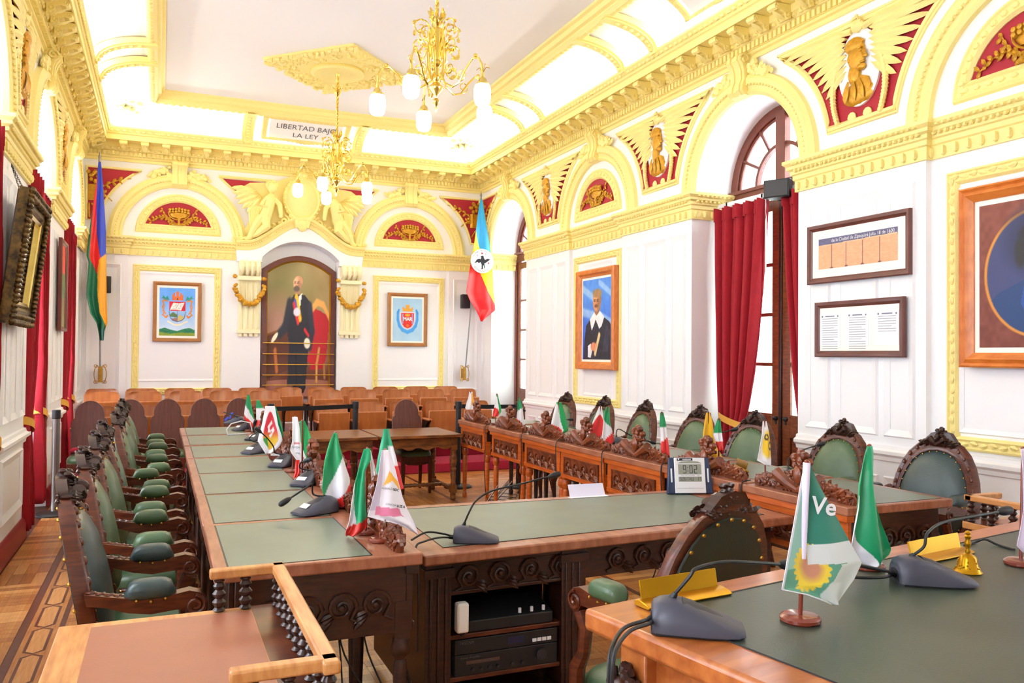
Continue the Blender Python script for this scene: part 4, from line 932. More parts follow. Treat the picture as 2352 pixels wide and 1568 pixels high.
# rear of the gallery under the windows' jambs
# ---------------------------------------------------------------- curtains
def curtain(label, side, top, tie, bot, ztop, ztie, n0, folds=9, zb=.06, fl=1):
    W = {'L': WL, 'R': WR}[side]; o = thing('curtain', label, 'curtain', W((top[0]+top[1])/2, 0, n0)); ox = Vector(o.location)
    def S_(u, v):
        z = zb+(ztop-zb)*v
        if z > ztie:
            t = ((z-ztie)/(ztop-ztie)); t = t**.62; a = tie[0]+(top[0]-tie[0])*t; c_ = tie[1]+(top[1]-tie[1])*t
        else:
            t = ((ztie-z)/(ztie-zb))**.8; a = tie[0]+(bot[0]-tie[0])*t; c_ = tie[1]+(bot[1]-tie[1])*t
        hd = max(0, (z-(ztop-.14))/.14)
        ph = 2*PI*folds*u+.5*sin(3*z+u*5); amp = .032+.012*sin(9*u)
        if hd > 0: amp = .02+.02*abs(sin(2*PI*folds*u))
        amp *= (.55+.45*abs(z-ztie)/.5) if abs(z-ztie) < .5 else 1
        return W(a+(c_-a)*u+.012*cos(ph)*fl, z+(.012*sin(ph) if v > .98 else 0), n0+amp*sin(ph)+.02*sin(ph*.5+1))
    q = MB(); q.grid(lambda u, v: tuple(Vector(S_(u, v))-ox), 110, 44); cl = part('drape', q, 'velvet', o, smooth=70)
    md = cl.modifiers.new('s', 'SOLIDIFY'); md.thickness = .006
    q = MB(); q.grid(lambda u, v: tuple(Vector(S_(u, (ztop-.13-zb)/(ztop-zb)+v*(.13/(ztop-zb))))*1-ox+Vector((0, 0, .004))+Vector(W(0, 0, .012))-Vector(W(0, 0, 0))), 110, 3); part('pleated_heading', q, 'velvet', o, smooth=70)
    q = MB(); m = (tie[0]+tie[1])/2; hw = abs(tie[1]-tie[0])/2+.03; rings = []
    for i in range(21):
        a = 2*PI*i/20; rings.append([tuple(Vector(W(m+hw*cos(a), ztie+.05*cos(a)*(1 if top[0] > top[1] else -1)+dz, n0+.075*sin(a)))-ox) for dz in (-.035, -.012, .012, .035)])
    q.loft(rings, False); part('tieback', q, 'tie', o, 'golden cloth tieback', smooth=60); return o
curtain('crimson velvet curtain left of the brown glazed doors', 'R', (7.13, 6.36), (7.06, 6.7), (7.1, 6.62), 3.17, .97, -.25, 9)
curtain('crimson velvet curtain partly hidden right of the brown glazed doors', 'R', (6.1, 5.64), (5.86, 5.63), (6.0, 5.62), 3.17, .97, -.25, 7)
for i, (s, nm) in enumerate(((11.95, 'farthest window'), (9.05, 'window beyond the ornate gilt mirror'))):
    curtain('crimson curtain on the near side of the %s' % nm, 'L', (s-.84, s-.2), (s-.82, s-.66), (s-.84, s-.5), 3.2, .97, .0, 8)
    curtain('crimson curtain on the far side of the %s' % nm, 'L', (s+.2, s+.82), (s+.6, s+.8), (s+.58, s+.82), 3.2, .97, -.06, 8)
curtain('crimson curtain edge at the left border of the photo', 'L', (6.2, 6.9), (6.68, 6.88), (6.5, 6.92), 3.2, .97, -.02, 8)
o = thing('curtain_rail', 'white curtain rail across the brown glazed doors', 'rail', WR(6.39, 3.21, -.27), -PI/2); q = MB(LOC); q.box(-HW+.01, HW-.01, -.02, .025, -.015, .02); part('rail', q, 'white', o, bev=.004)
for a in (-.6, -.05, .05, .6):
    q = MB(LOC); q.box(a-.012, a+.012, -.03, .03, -.17, .02); part('bracket', q, 'steel', o, smooth=0)
q = MB(LOC); q.tube([(-.0, -.02, .01), (0, -.95, .012)], .008, 6); part('draw_wand', q, 'white', o)
for i, s in enumerate((11.95, 9.05)):
    o = thing('curtain_rail', 'white curtain rail above the %s' % ('farthest window', 'window beyond the ornate gilt mirror')[i], 'rail', WL(s, 3.2, .0), PI/2); q = MB(LOC); q.box(-.86, .86, -.01, .02, -.015, .012); part('rail', q, 'white', o, smooth=0)

# ---------------------------------------------------------------- speakers
def speaker(label, loc, rz, w=.2, h=.3, d=.19, pan=0):
    o = thing('loudspeaker', label, 'speaker', loc, rz)
    q = MB(LOC); q.loft([[(x*w/2*k, z*h/2, dd) for x, z in ((-1, -1), (1, -1), (1, 1), (-1, 1))] for dd, k in ((0, .8), (d*.7, 1), (d, 1))]); part('cabinet', q, 'black', o, bev=.008)
    q = MB(LOC); q.box(-w*.44, w*.44, -h*.44, h*.44, d, d+.006); g = part('grille', q, 'micdark', o, bev=.004)
    q = MB(LOC); q.box(-.02, .02, -.04, .04, -.06, .0); q.tube([(0, 0, -.05), (0, 0, 0)], .02, 8); part('wall_bracket', q, 'blackmetal', o)
    return o
speaker('black wall speaker beside the striped eagle flag', (4.81, YB-.1, 2.54), 0, .15, .24, .15)
speaker('black wall speaker mostly hidden behind the five-coloured flag', (-.76, YB-.1, 2.6), 0, .15, .24, .15)
sp = px(1775, 436, 5.30); o = speaker('black speaker tilted above the curtained brown doors', (sp.x+.12, sp.y, sp.z), -PI/2+.5, .25, .17, .17); o.rotation_euler.x = 0

# ---------------------------------------------------------------- big flags
def hang_flag(label, base, tip, cv, w, h, wall_dir, name, tilt=0):
    b, t = Vector(base), Vector(tip); o = thing('pole_flag', label, 'flag', base)
    q = MB(); q.tube([(0, 0, 0), tuple(t-b)], .012, 8); q.lathe([(.001, .12), (.008, .09), (.016, .05), (.02, .03), (.012, 0), (.02, -.02), (.012, -.04)], 10, tuple(t-b)); part('pole', q, 'steel', o)
    q = MB()
    q.tube([(0, 0, -.03), (0, 0, .2)], .028, 8)
    for sx in (-1, 1):
        q.tube([(sx*(.03+.05*sin(a)), 0, .085+.13*cos(a)) for a in [PI*i/10 for i in range(11)]], .006, 5); q.tube([(sx*x, 0, z) for x, z in spiral(.06, .21, .03, .008, PI, 1.2, 12)], .005, 5)
        q.tube([(sx*x, 0, z) for x, z in spiral(.06, -.03, .03, .008, PI, -1.2, 12)], .005, 5)
    q.box(-.03, .03, 0, .1, .0, .17); part('pole_bracket', q, 'brassold', o, 'gilded scroll bracket')
    me = cv.mesh(lambda u, v: tuple(Vector(h(u, v))-b), 'cloth', 'satin', 70); c_ = link(bpy.data.objects.new('cloth', me), o)
    md = c_.modifiers.new('s', 'SOLIDIFY'); md.thickness = .003
    return o
# five-coloured flag in the left corner: outline traced by rows (z, left x, right x), draped in folds
def drape(rows, y0, amp, k, seed=0):
    zs = [r[0] for r in rows]
    def f(u, v):
        z = zs[0]+(zs[-1]-zs[0])*v
        xl = np.interp(-z, [-a for a in zs], [r[1] for r in rows]); xr = np.interp(-z, [-a for a in zs], [r[2] for r in rows])
        return (xl+(xr-xl)*u, y0-amp*(.3+.7*v)*sin(2*PI*k*u+2*v+seed)*min(1, v*4)-.03*v, z)
    return f
def rowsof(y0, L): return [(py(b, v, y0).z, py(a, v, y0).x, py(b, v, y0).x) for v, a, b in L]
Lr = rowsof(13.15, [(372, 226, 232), (420, 222, 236), (480, 213, 240), (530, 206, 243), (590, 199, 244), (604, 204, 244), (680, 199, 245), (720, 208, 246), (742, 222, 247), (760, 226, 240), (782, 230, 238)])
zt, zb_ = Lr[0][0], Lr[-1][0]
c = Cv(60, 150, (26, 120, 84))
V = 1-c.V      # 0 bottom .. rows run from the top: v = 0 is the top row
c.V = c.V
zr = lambda vpix: (vpix-372)/(782-372)
yy = c.V
def band(edge0, edge1, col):     # edges: list of (row, u)
    e0 = np.interp(yy, [r for r, _ in edge0], [u for _, u in edge0]); e1 = np.interp(yy, [r for r, _ in edge1], [u for _, u in edge1]); c.mix((c.U >= e0) & (c.U <= e1), col)
band([(0, 0), (.2, .0), (.42, .12), (.56, .15), (.62, .45), (.64, 1.1)], [(0, 1), (1, 1)], (238, 34, 40))
band([(0, -.1), (.1, .1), (.26, .3), (.4, .45), (.56, .75), (.62, 1.05)], [(0, 1), (1, 1)], (40, 66, 206))
band([(.5, 1.1), (.55, .62), (.6, .52), (.72, .55), (.85, .58), (.9, .7), (.94, 1.1)], [(0, 1.01), (1, 1.01)], (250, 178, 22))
c.mix((yy > .94)*1.0, (24, 128, 124)); c.mix((yy > .9) & (c.U < .4), (20, 104, 70)); 
bl = py(230, 865, 13.3)
hang_flag('hanging flag of blue red green and yellow in the left corner', (bl.x, 13.3, bl.z-.05), tuple(py(229, 366, 13.2)), c, None, drape(Lr, 13.15, .035, 1.6), 0, 'flag')
Rr = rowsof(12.95, [(458, 1103, 1108), (500, 1096, 1114), (560, 1088, 1124), (620, 1077, 1131), (672, 1069, 1134), (690, 1076, 1136), (712, 1090, 1138), (725, 1097, 1122), (738, 1103, 1107)])
c = Cv(90, 160, (250, 222, 20)); yy = c.V
e = np.interp(yy, [0, .27, .45, .6, .62], [1, .0, .5, 1.0, 1.1]); c.mix((c.U > np.interp(yy, [0, .22, .3, .45, .56, .6], [-.1, -.1, .1, .55, .95, 1.1])), (44, 172, 238))
c.mix((c.U < np.interp(yy, [.5, .52, .62, .75, .9, 1], [-.1, .3, .5, .75, 1.1, 1.1])), (232, 28, 36)); c.noise(10, 8)
bl = py(1067, 862, 13.3)
fl = hang_flag('striped blue yellow red hanging flag with a white eagle disc', (bl.x, 13.3, bl.z-.05), tuple(py(1105, 453, 13.05)), c, None, drape(Rr, 12.95, .035, 1.3, 1), 0, 'flag')
dc = py(1105.5, 600, 12.9); fb = Vector(fl.location); D = lambda x, y, d: tuple(Vector((dc.x+x, 12.86-d, dc.z+y))-fb)
q = MB(D); q.prism([(.205*cos(2*PI*i/40), .205*sin(2*PI*i/40)) for i in range(40)], 0, .006); disc = part('disc', q, 'paper', fl, smooth=0)
q = MB(D); E0 = [(0, .09), (.022, .085), (.03, .05), (.05, .02), (.09, .045), (.145, .035), (.1, .0), (.06, -.03), (.035, -.04), (.05, -.1), (.035, -.13), (.03, -.075), (.012, -.07), (.012, -.14), (-.012, -.13), (-.012, -.06), (-.03, -.02), (-.06, -.035), (-.09, -.02), (-.14, -.045), (-.1, .02), (-.06, .04), (-.03, .03), (-.02, .06), (-.035, .075)]
q.prism(E0, .006, .009); part('eagle', q, 'ink', disc, smooth=0)
q = MB(D)
for i in range(7): a = -PI*.78+i*.26; q.tube([(.165*cos(a)+.017*cos(t), .165*sin(a)+.014*sin(t), .008) for t in [2*PI*k/10 for k in range(10)]], .0022, 4, loop=True)
for x, y in ((-.09, .09), (.06, .12)):
    q.tube([(x-.02, y, .008), (x+.02, y, .008)], .002, 4); q.tube([(x, y-.02, .008), (x, y+.02, .008)], .002, 4)
for i, ch in enumerate('REGIONAL INDIGENA'):
    a = PI*.86-i*.1
    if ch != ' ': text(q, ch, .03, lambda x, y, d: D(.175*cos(a)+x*sin(a)+y*cos(a), .175*sin(a)-x*cos(a)+y*sin(a), .0075))
part('ring_of_signs', q, 'ink', disc, smooth=0)
q = MB(D); q.prism([(-.02, .115), (.01, .115), (.01, .14), (-.015, .145)], .006, .009); q.prism([(.1, .0-.02), (.12, -.01), (.125, -.04), (.105, -.05)], .006, .009); q.prism([(-.04, -.12), (-.0, -.13), (-.01, -.14)], .006, .009); part('red_mark', q, 'red', disc, smooth=0)

# ---------------------------------------------------------------- mirror and picture of the left wall
o = thing('gilt_mirror', 'ornate dark gilt mirror leaning forward on chains from the left wall', 'mirror', (XL+.06, 7.22, 1.82), PI/2)
mw, mh = 1.0, .98
q = MB(LOC); prof = [(0, -.03), (0, .04), (.02, .06), (.05, .05), (.09, .03), (.11, .035), (.14, .012), (.14, -.03)]
Pm = [(-mw/2, 0), (mw/2, 0), (mw/2, mh), (-mw/2, mh)]; Dm = ((1, 1), (-1, 1), (-1, -1), (1, -1))
q.loft([[(x+a*sx, z+a*sz, d) for (x, z), (sx, sz) in zip(Pm, Dm)] for a, d in prof], True, False, False)
rnd = random.Random(6)
for i in range(4):
    (x0, z0), (x1, z1) = Pm[i], Pm[(i+1) % 4]; L = math.hypot(x1-x0, z1-z0); sx, sz = Dm[i]
    for j in range(int(L/.035)):
        t = (j+.5)/int(L/.035); ox_, oz_ = (0, sz) if i % 2 == 0 else (sx, 0)
        for off in (.01, .06): q.blob((x0+(x1-x0)*t+ox_*off, z0+(z1-z0)*t+oz_*off, .05), (rnd.uniform(.018, .028),)*2+(.022,), 6, 4)
part('carved_frame', q, 'gilt', o, smooth=50)
q = MB(LOC)
q.loft([[(x+a*sx, z+a*sz, d) for (x, z), (sx, sz) in zip(Pm, Dm)] for a, d in ((.14, .02), (.15, .03), (.175, .022), (.175, 0))], True, False, False); part('gold_slip', q, 'goldmetal', o, smooth=20)
q = MB(LOC); q.box(-mw/2+.17, mw/2-.17, .17, mh-.17, -.01, .004); part('mirror_glass', q, mat('silvered_glass', (235, 235, 240), .02, metal=1), o, smooth=0)
q = MB(LOC); q.box(-mw/2+.02, mw/2-.02, .02, mh-.02, -.04, -.03); part('backboard', q, 'wooddark', o, smooth=0)
o.matrix_world = Matrix.Translation((XL+.06, 7.22, 1.82)) @ Matrix.Rotation(PI/2, 4, 'Z') @ Matrix.Rotation(.12, 4, 'X')
q = MB()
for dy in (-.25, .3):
    p0 = Vector((XL+.02, 7.22, 3.04)); p1 = Vector((XL+.13, 7.22+dy, 2.76)); n = 24
    for i in range(n):
        a = p0+(p1-p0)*((i+.5)/n); q.tube([tuple(a+Vector((.004*sin(t)*(i % 2), .004*sin(t)*((i+1) % 2), .011*cos(t)))) for t in [2*PI*k/8 for k in range(8)]], .002, 4, loop=True)
q2 = part('hanging_chain', q, 'blackmetal', None); q2.parent = o; q2.matrix_parent_inverse = o.matrix_world.inverted()
c = Cv(20, 60, (120, 140, 70)).grad((150, 150, 90), (120, 30, 30)); c.mix((c.V > .66)*1.0, (222, 60, 40)); c.mix((c.V < .66) & (c.V > .35), (92, 122, 62)); c.noise(24, 6)
o = thing('framed_picture', 'narrow dark framed red and green picture between the two farther windows', 'picture', (XL+.04, 10.5, 2.36), PI/2); rect_frame(.62, 1.02, .05, .04, None, 'framedark', o)
link(bpy.data.objects.new('canvas', c.mesh(lambda u, v: ((u-.5)*.52, -.014, (v-.5)*.92), 'canvas')), o)

# ---------------------------------------------------------------- chandeliers
def chandelier():
    o = thing('chandelier', 'brass scroll chandelier with lit opal shades nearest the camera', 'chandelier', (2.04, 6.39, 0))
    q = MB(); hx = []
    for k in range(3):
        a0 = 2*PI*k/3; q.tube([(.009*cos(a0+z*40), .009*sin(a0+z*40), z) for z in [4.4+.88*i/70 for i in range(71)]], .009, 5)
    q.lathe([(.07, 5.26), (.09, 5.24), (.06, 5.21), (.03, 5.19), (.02, 5.15)], 14); q.lathe([(.014, 4.98), (.03, 4.965), (.045, 4.94), (.03, 4.91), (.016, 4.89)], 14)
    for k in range(6): a = PI*k/3; q.leaf((.02*cos(a), .02*sin(a), 4.98), (.05*cos(a), .05*sin(a), .03), .012, (-cos(a), -sin(a), .8), .006, curl=-.3)
    part('twisted_rod', q, 'goldmetal', o)
    q = MB(); q.lathe([(.004, 3.60), (.012, 3.63), (.006, 3.65), (.022, 3.67), (.03, 3.69), (.012, 3.72), (.016, 3.74), (.055, 3.78), (.062, 3.80), (.05, 3.82), (.02, 3.85), (.035, 3.87), (.04, 3.885), (.028, 3.9), (.024, 3.97), (.045, 3.99), (.048, 4.01), (.03, 4.03), (.03, 4.06), (.05, 4.18), (.062, 4.24), (.068, 4.27), (.05, 4.285), (.022, 4.30), (.035, 4.33), (.05, 4.345), (.03, 4.36), (.014, 4.4)], 20); part('vase_column', q, 'goldmetal', o)
    q = MB()
    for k in range(6):
        a = PI*k/3; cs, sn = cos(a), sin(a); Q = lambda r, z: (r*cs, r*sn, z)
        q.tube([Q(.05+.03*sin(t*3), 3.87+.36*t) for t in [i/10 for i in range(11)]], .008, 6)
        q.tube([Q(r, z) for r, z in spiral(.135, 4.28, .075, .02, PI, -1.35, 18)], [.008-.004*i/18 for i in range(19)], 5); q.tube([Q(.05, 4.05), Q(.07, 4.18), Q(.06, 4.28)], .007, 5)
        q.tube([Q(r, z) for r, z in spiral(.15, 4.12, .065, .015, PI, -1.3, 16)], [.008-.004*i/16 for i in range(17)], 5)
        q.tube([Q(r, z) for r, z in spiral(.14, 3.94, .06, .015, PI*.6, 1.3, 16)], .006, 5)
        for r, z, dr, dz in ((.1, 4.2, .03, .06), (.08, 4.12, .05, .03), (.17, 4.33, .04, -.03), (.19, 4.25, .0, -.05), (.13, 4.06, .05, .02), (.2, 4.1, -.03, -.04), (.03, 4.35, .05, .08), (.03, 4.36, .03, .1), (.12, 3.9, .05, .03), (.18, 3.93, .03, -.03)):
            q.leaf(Q(r, z), (dr*cs, dr*sn, dz), .016, (-sn, cs, 0), .006, curl=.3)
    part('scroll_leaves', q, 'goldmetal', o)
    for k in range(5):
        a = 2*PI*k/5+2.74; cs, sn = cos(a), sin(a); Q = lambda r, z: (r*cs, r*sn, z)
        q = MB(); ar_ = [(.05, 3.92), (.09, 3.83), (.17, 3.78), (.24, 3.80), (.31, 3.90), (.38, 3.97), (.44, 3.96), (.475, 3.9), (.48, 3.82)]
        q.tube([Q(r, z) for r, z in ar_], .0085, 6); q.blob(Q(.41, 3.985), .018, 8, 5)
        q.tube([Q(r, z) for r, z in spiral(.26, 3.86, .05, .012, -PI/2, 1.2, 12)], .005, 5)
        for dr, dz in ((.07, .04), (-.06, .05), (.05, .07)): q.tube([Q(.48, 3.83), Q(.48+dr*.5, 3.83+dz), Q(.48+dr, 3.83+dz*.7)], .0035, 4)
        q.lathe([(.008, 3.85), (.014, 3.80), (.03, 3.785), (.034, 3.765), (.05, 3.75), (.052, 3.735)], 12, (.48*cs, .48*sn, 0))
        am = part('arm', q, 'goldmetal', o)
        q = MB(); q.lathe([(.03, 3.745), (.056, 3.735), (.066, 3.70), (.066, 3.64), (.06, 3.60), (.045, 3.578), (.02, 3.57), (.001, 3.569)], 16, (.48*cs, .48*sn, 0)); part('lamp_shade', q, 'globe', am, 'lit white opal glass shade')
    return o
ch = chandelier()
dup(ch, 'brass scroll chandelier hanging below the square ceiling rose', (2.04, 10.55, .04), .17)
# ================================================================ furniture
# carved armchair, facing +x
def ogee_outline(k=1.0, cy=.78, n=None):
    h = [(0, .50), (.13, .495), (.215, .52), (.26, .60), (.275, .70), (.272, .80), (.256, .89), (.228, .97), (.187, 1.04), (.135, 1.09), (.07, 1.118), (0, 1.128)]
    pts = [(a, z) for a, z in h]+[(-a, z) for a, z in h[::-1][1:-1]]
    return [(a*k, cy+(z-cy)*k) for a, z in pts]
def bx_(z): return -.16-(z-.5)*.13-.11*(z-.5)**2
def carved_crest(mb, w, h, base, T, seed=1, dense=1.0):
    # flowers, crossed horns and leaves piled into a pediment; T(a, z, d) places a point
    rnd = random.Random(seed); old = mb.fn; mb.fn = T
    prof = lambda t: h*(.22+.28*(1-abs(t))+.5*math.exp(-(t/.2)**2))
    n = int(64*dense)
    for i in range(n):
        t = -1+2*i/(n-1); top = prof(t); z = base+rnd.uniform(.1, .95)*top
        mb.blob((t*w/2, z, rnd.uniform(-.006, .022)), (rnd.uniform(.01, .022)*h/.2, rnd.uniform(.01, .022)*h/.2, .016), 6, 4)
        mb.leaf((t*w/2*.96, z-.01, .012), (rnd.uniform(-.03, .03)+t*.03, rnd.uniform(.0, .04)*h/.2, .01), .014, (0, 0, 1), .012, curl=.3)
        mb.leaf((t*w/2*.96, z-.01, -.008), (rnd.uniform(-.03, .03)+t*.03, rnd.uniform(.0, .04)*h/.2, -.01), .014, (0, 0, -1), .012, curl=.3)
    for sx in (-1, 1):
        mb.tube([(sx*-.04*w, base+.04*h, .03), (sx*.1*w, base+.2*h, .034), (sx*.24*w, base+.42*h, .03)], [.01, .018*h/.15, .034*h/.2], 8)
        for k in range(5): mb.tube([(sx*(.02+.08*k)*w/2, base+.03*h, .02+.0*k), (sx*(.09+.08*k)*w/2, base+.1*h, .03)], [.012, .005], 5)
        for i in range(10): t = .3+.7*i/9; mb.blob((sx*t*w/2, base+prof(t)*.92, 0), (.018*h/.2, .016*h/.2, .016), 6, 4)
    for i in range(7): a = i*.9; mb.blob((.045*h/.2*cos(a), base+h*.8+.04*h/.2*sin(a), .012*(i % 2)), (.024*h/.2,)*3, 6, 4)
    mb.blob((0, base+h*.45, .03), (.03*h/.2, .05*h/.2, .025), 8, 5); mb.blob((0, base+h*.82, .0), (.03*h/.2,)*3, 6, 4)
    mb.fn = old
def superpad(mb, x0, x1, y, w, z, h, n=14, m=10):
    rings = []
    for i in range(m+1):
        t = i/m; x = x0+(x1-x0)*t; k = (1-abs(2*t-1)**4)**.5*.9+.1
        rings.append([(x, y+w/2*k*math.copysign(abs(cos(a))**.7, cos(a)), z+h*(.5+.5*math.copysign(abs(sin(a))**.8, sin(a)))*k+(1-k)*h*.2) for a in [2*PI*j/n for j in range(n)]])
    mb.loft(rings)
def armchair(label, lea='leather', backlea='leather', grp='carved armchairs with green leather'):
    o = thing('carved_armchair', label, 'armchair', group=grp)
    BK = lambda a, z, d: (bx_(z)+d, a, z)
    q = MB(BK); rings = []
    O = ogee_outline(); I = ogee_outline(.79)
    for k, d in ((1, -.028), (1.0, .012), (.965, .024), (.9, .018), (.86, .026), (.80, .02), (.79, .0), (.79, -.022)): rings.append([(a, z, d) for a, z in ogee_outline(k)])
    q.loft(rings, True, True)
    for i in range(26):     # rope carving along the frame
        t = i/25*(len(O)-1); j = int(t); f = t-j; p = Vector(O[(j+3) % len(O)])*(1-f)+Vector(O[(j+4) % len(O)])*f
        if p.y > .56: p = Vector((p.x*.935, .78+(p.y-.78)*.935)); q.blob((p.x, p.y, .024), (.011, .017, .009), 6, 4)
    part('back_frame', q, 'wood', o, smooth=45)
    q = MB(BK); q.loft([[(a, z, d) for a, z in ogee_outline(k)] for k, d in ((.8, .0), (.79, .015), (.72, .035), (.58, .052), (.35, .062), (.02, .064))], True); bc = part('back_cushion', q, lea, o, smooth=60)
    q = MB(BK)
    for i in range(26):
        t = i/26*len(I); j = int(t); f = t-j; p = Vector(I[j % len(I)])*(1-f)+Vector(I[(j+1) % len(I)])*f; q.blob((p.x*.985, .78+(p.y-.78)*.985, .021), .0055, 5, 4)
    part('tack_row', q, 'brassold', bc, kind='stuff')
    q = MB(BK); q.loft([[(a, z, d) for a, z in ogee_outline(k)] for k, d in ((.87, -.027), (.86, -.036), (.6, -.042), (.02, -.044))], True); rp_ = part('rear_panel', q, backlea, o, smooth=60)
    q = MB(BK); RO = ogee_outline(.85)
    for i in range(20):
        t = i/20*len(RO); j = int(t); f = t-j; p = Vector(RO[j % len(RO)])*(1-f)+Vector(RO[(j+1) % len(RO)])*f; q.blob((p.x, p.y, -.037), .008, 6, 4)
    part('tack_row', q, 'brassold', rp_, kind='stuff')
    q = MB(); carved_crest(q, .2, .1, 1.09, lambda a, z, d: (bx_(z)+d*1.3+.003, a, z), 3, .8); q.fn = BK; q.prism([(-.12, 1.06), (.12, 1.06), (.095, 1.12), (.06, 1.16), (0, 1.175), (-.06, 1.16), (-.095, 1.12)], -.026, .012); part('carved_crest', q, 'wooddark', o)
    for sy in (-1, 1):
        q = MB(); y = sy*.275
        pr = [(-.235, .815), (-.15, .80), (-.09, .79), (.08, .788), (.14, .797), (.185, .785), (.207, .752), (.2, .715), (.17, .698), (.145, .71), (.13, .735), (.09, .735), (.0, .728), (-.08, .74), (-.16, .765), (-.225, .775)]
        q.prism([(a*.87, z) for a, z in pr], y-.027, y+.027, ax=1)
        for ss in (-.03, .03): q.tube([(x, y+ss, z) for x, z in spiral(.143, .745, .034, .008, PI/2, -1.6, 18)], .007, 5)
        q.tube([(.14, y, .705), (.115, y, .65), (.125, y, .56), (.16, y, .5), (.165, y, .42)], [.03, .026, .024, .03, .028], 8)
        for k in range(8): q.leaf((-.2+.014*k, y+.0, .812-.003*k), (.016, .016*(1 if k % 2 else -1), .003), .009, (0, 0, 1), .006)
        am = part('arm', q, 'wood', o, bev=.005)
        q = MB(); superpad(q, -.085, .08, y, .088, .775, .07); pd = part('arm_pad', q, lea, am, smooth=60)
        q = MB()
        for k in (-.045, 0, .045):
            for ss in (-1, 1): q.blob((k, y+ss*.043, .782-(.006 if k == 0 else 0)), .006, 6, 4)
        part('tack_row', q, 'brassold', pd, kind='stuff')
    q = MB(); rings = []
    for z, k in ((.395, .97), (.42, 1), (.445, .99), (.465, .92), (.478, .75), (.484, .4), (.485, .05)):
        rings.append([(.01+k*.215*math.copysign(abs(cos(a))**.45, cos(a)), k*(.25+.0*cos(a))*math.copysign(abs(sin(a))**.45, sin(a)), z) for a in [2*PI*i/32 for i in range(32)]])
    q.loft(rings); part('seat', q, lea, o, smooth=60)
    q = MB(); q.box(-.21, .225, -.255, .255, .325, .397); part('seat_rail', q, 'wood', o, bev=.008)
    q = MB()
    for k in range(9):
        for ss in (-1, 1): q.blob((-.18+.045*k, ss*.257, .39), .006, 5, 4)
    for k in range(10): q.blob((.228, -.225+.05*k, .39), .006, 5, 4)
    part('tack_row', q, 'brassold', o, kind='stuff')
    for sy in (-1, 1):
        q = MB(); q.tube([(.19, sy*.225, .34), (.215, sy*.24, .26), (.2, sy*.235, .14), (.195, sy*.235, .05), (.215, sy*.24, .0)], [.035, .038, .022, .018, .028], 8); part('leg', q, 'wood', o)
        q = MB(); q.tube([(-.19, sy*.22, .5), (-.185, sy*.22, .33), (-.2, sy*.225, .15), (-.245, sy*.23, .0)], [.026, .028, .022, .02], 8); part('leg', q, 'wood', o)
    return o
LEFT_Y = [3.36, 4.15, 4.94, 5.73, 6.56, 7.43, 8.27]
LROT = [0, .03, -.03, .12, .02, -.03, 0]; LX = [-.02, -.025, -.03, -.045, -.01, -.02, -.03]
ORD = ['nearest', 'second nearest', 'third nearest', 'middle', 'third farthest', 'second farthest', 'farthest']
ac = armchair('blue-black leather carved armchair, nearest of the row left of the desks', 'leatherb', 'leatherd'); ac.location = (-.02, LEFT_Y[0], 0)
ac2 = armchair('green leather carved armchair, second nearest in the row left of the desks'); ac2.location = (LX[1], LEFT_Y[1], 0); ac2.rotation_euler.z = LROT[1]
for i in range(2, 7): dup(ac2, 'green leather carved armchair, %s in the row left of the desks' % ORD[i], (LX[i], LEFT_Y[i], 0), LROT[i])
RCH = [(1300, 913), (1385, 919), (1478, 931), (1605, 942), (1735, 955), (1935, 975)]
RN = ['behind the farthest flags, by the wall', 'facing the white and red emblem flag', 'left of the lone small flag on the right-hand desks', 'left of the yellow fringed flag', 'in front of the brown doors', 'behind the large leaf crest nearest the clock']
for i, (u, v) in enumerate(RCH):
    p = px(u, v, 4.37); dup(ac2, 'green leather carved armchair %s' % RN[i], (p.x-.26, p.y, 0), PI+[.08, .0, -.05, .04, .1, .06][i])
p = px(2160, 992, 4.40); dup(ac, 'blue-black leather carved armchair at the right end of the right-hand desks', (p.x-.25, p.y-.02, 0), PI-.25+.4)
cn = dup(ac2, 'carved armchair seen from behind between the clock table and the near table', (1.70, 2.54, 0), PI/2+.2)
for ch_ in cn.children:
    if ch_.name.startswith('rear_panel'): ch_.data = ch_.data.copy(); ch_.data.materials[0] = M['leatherd']

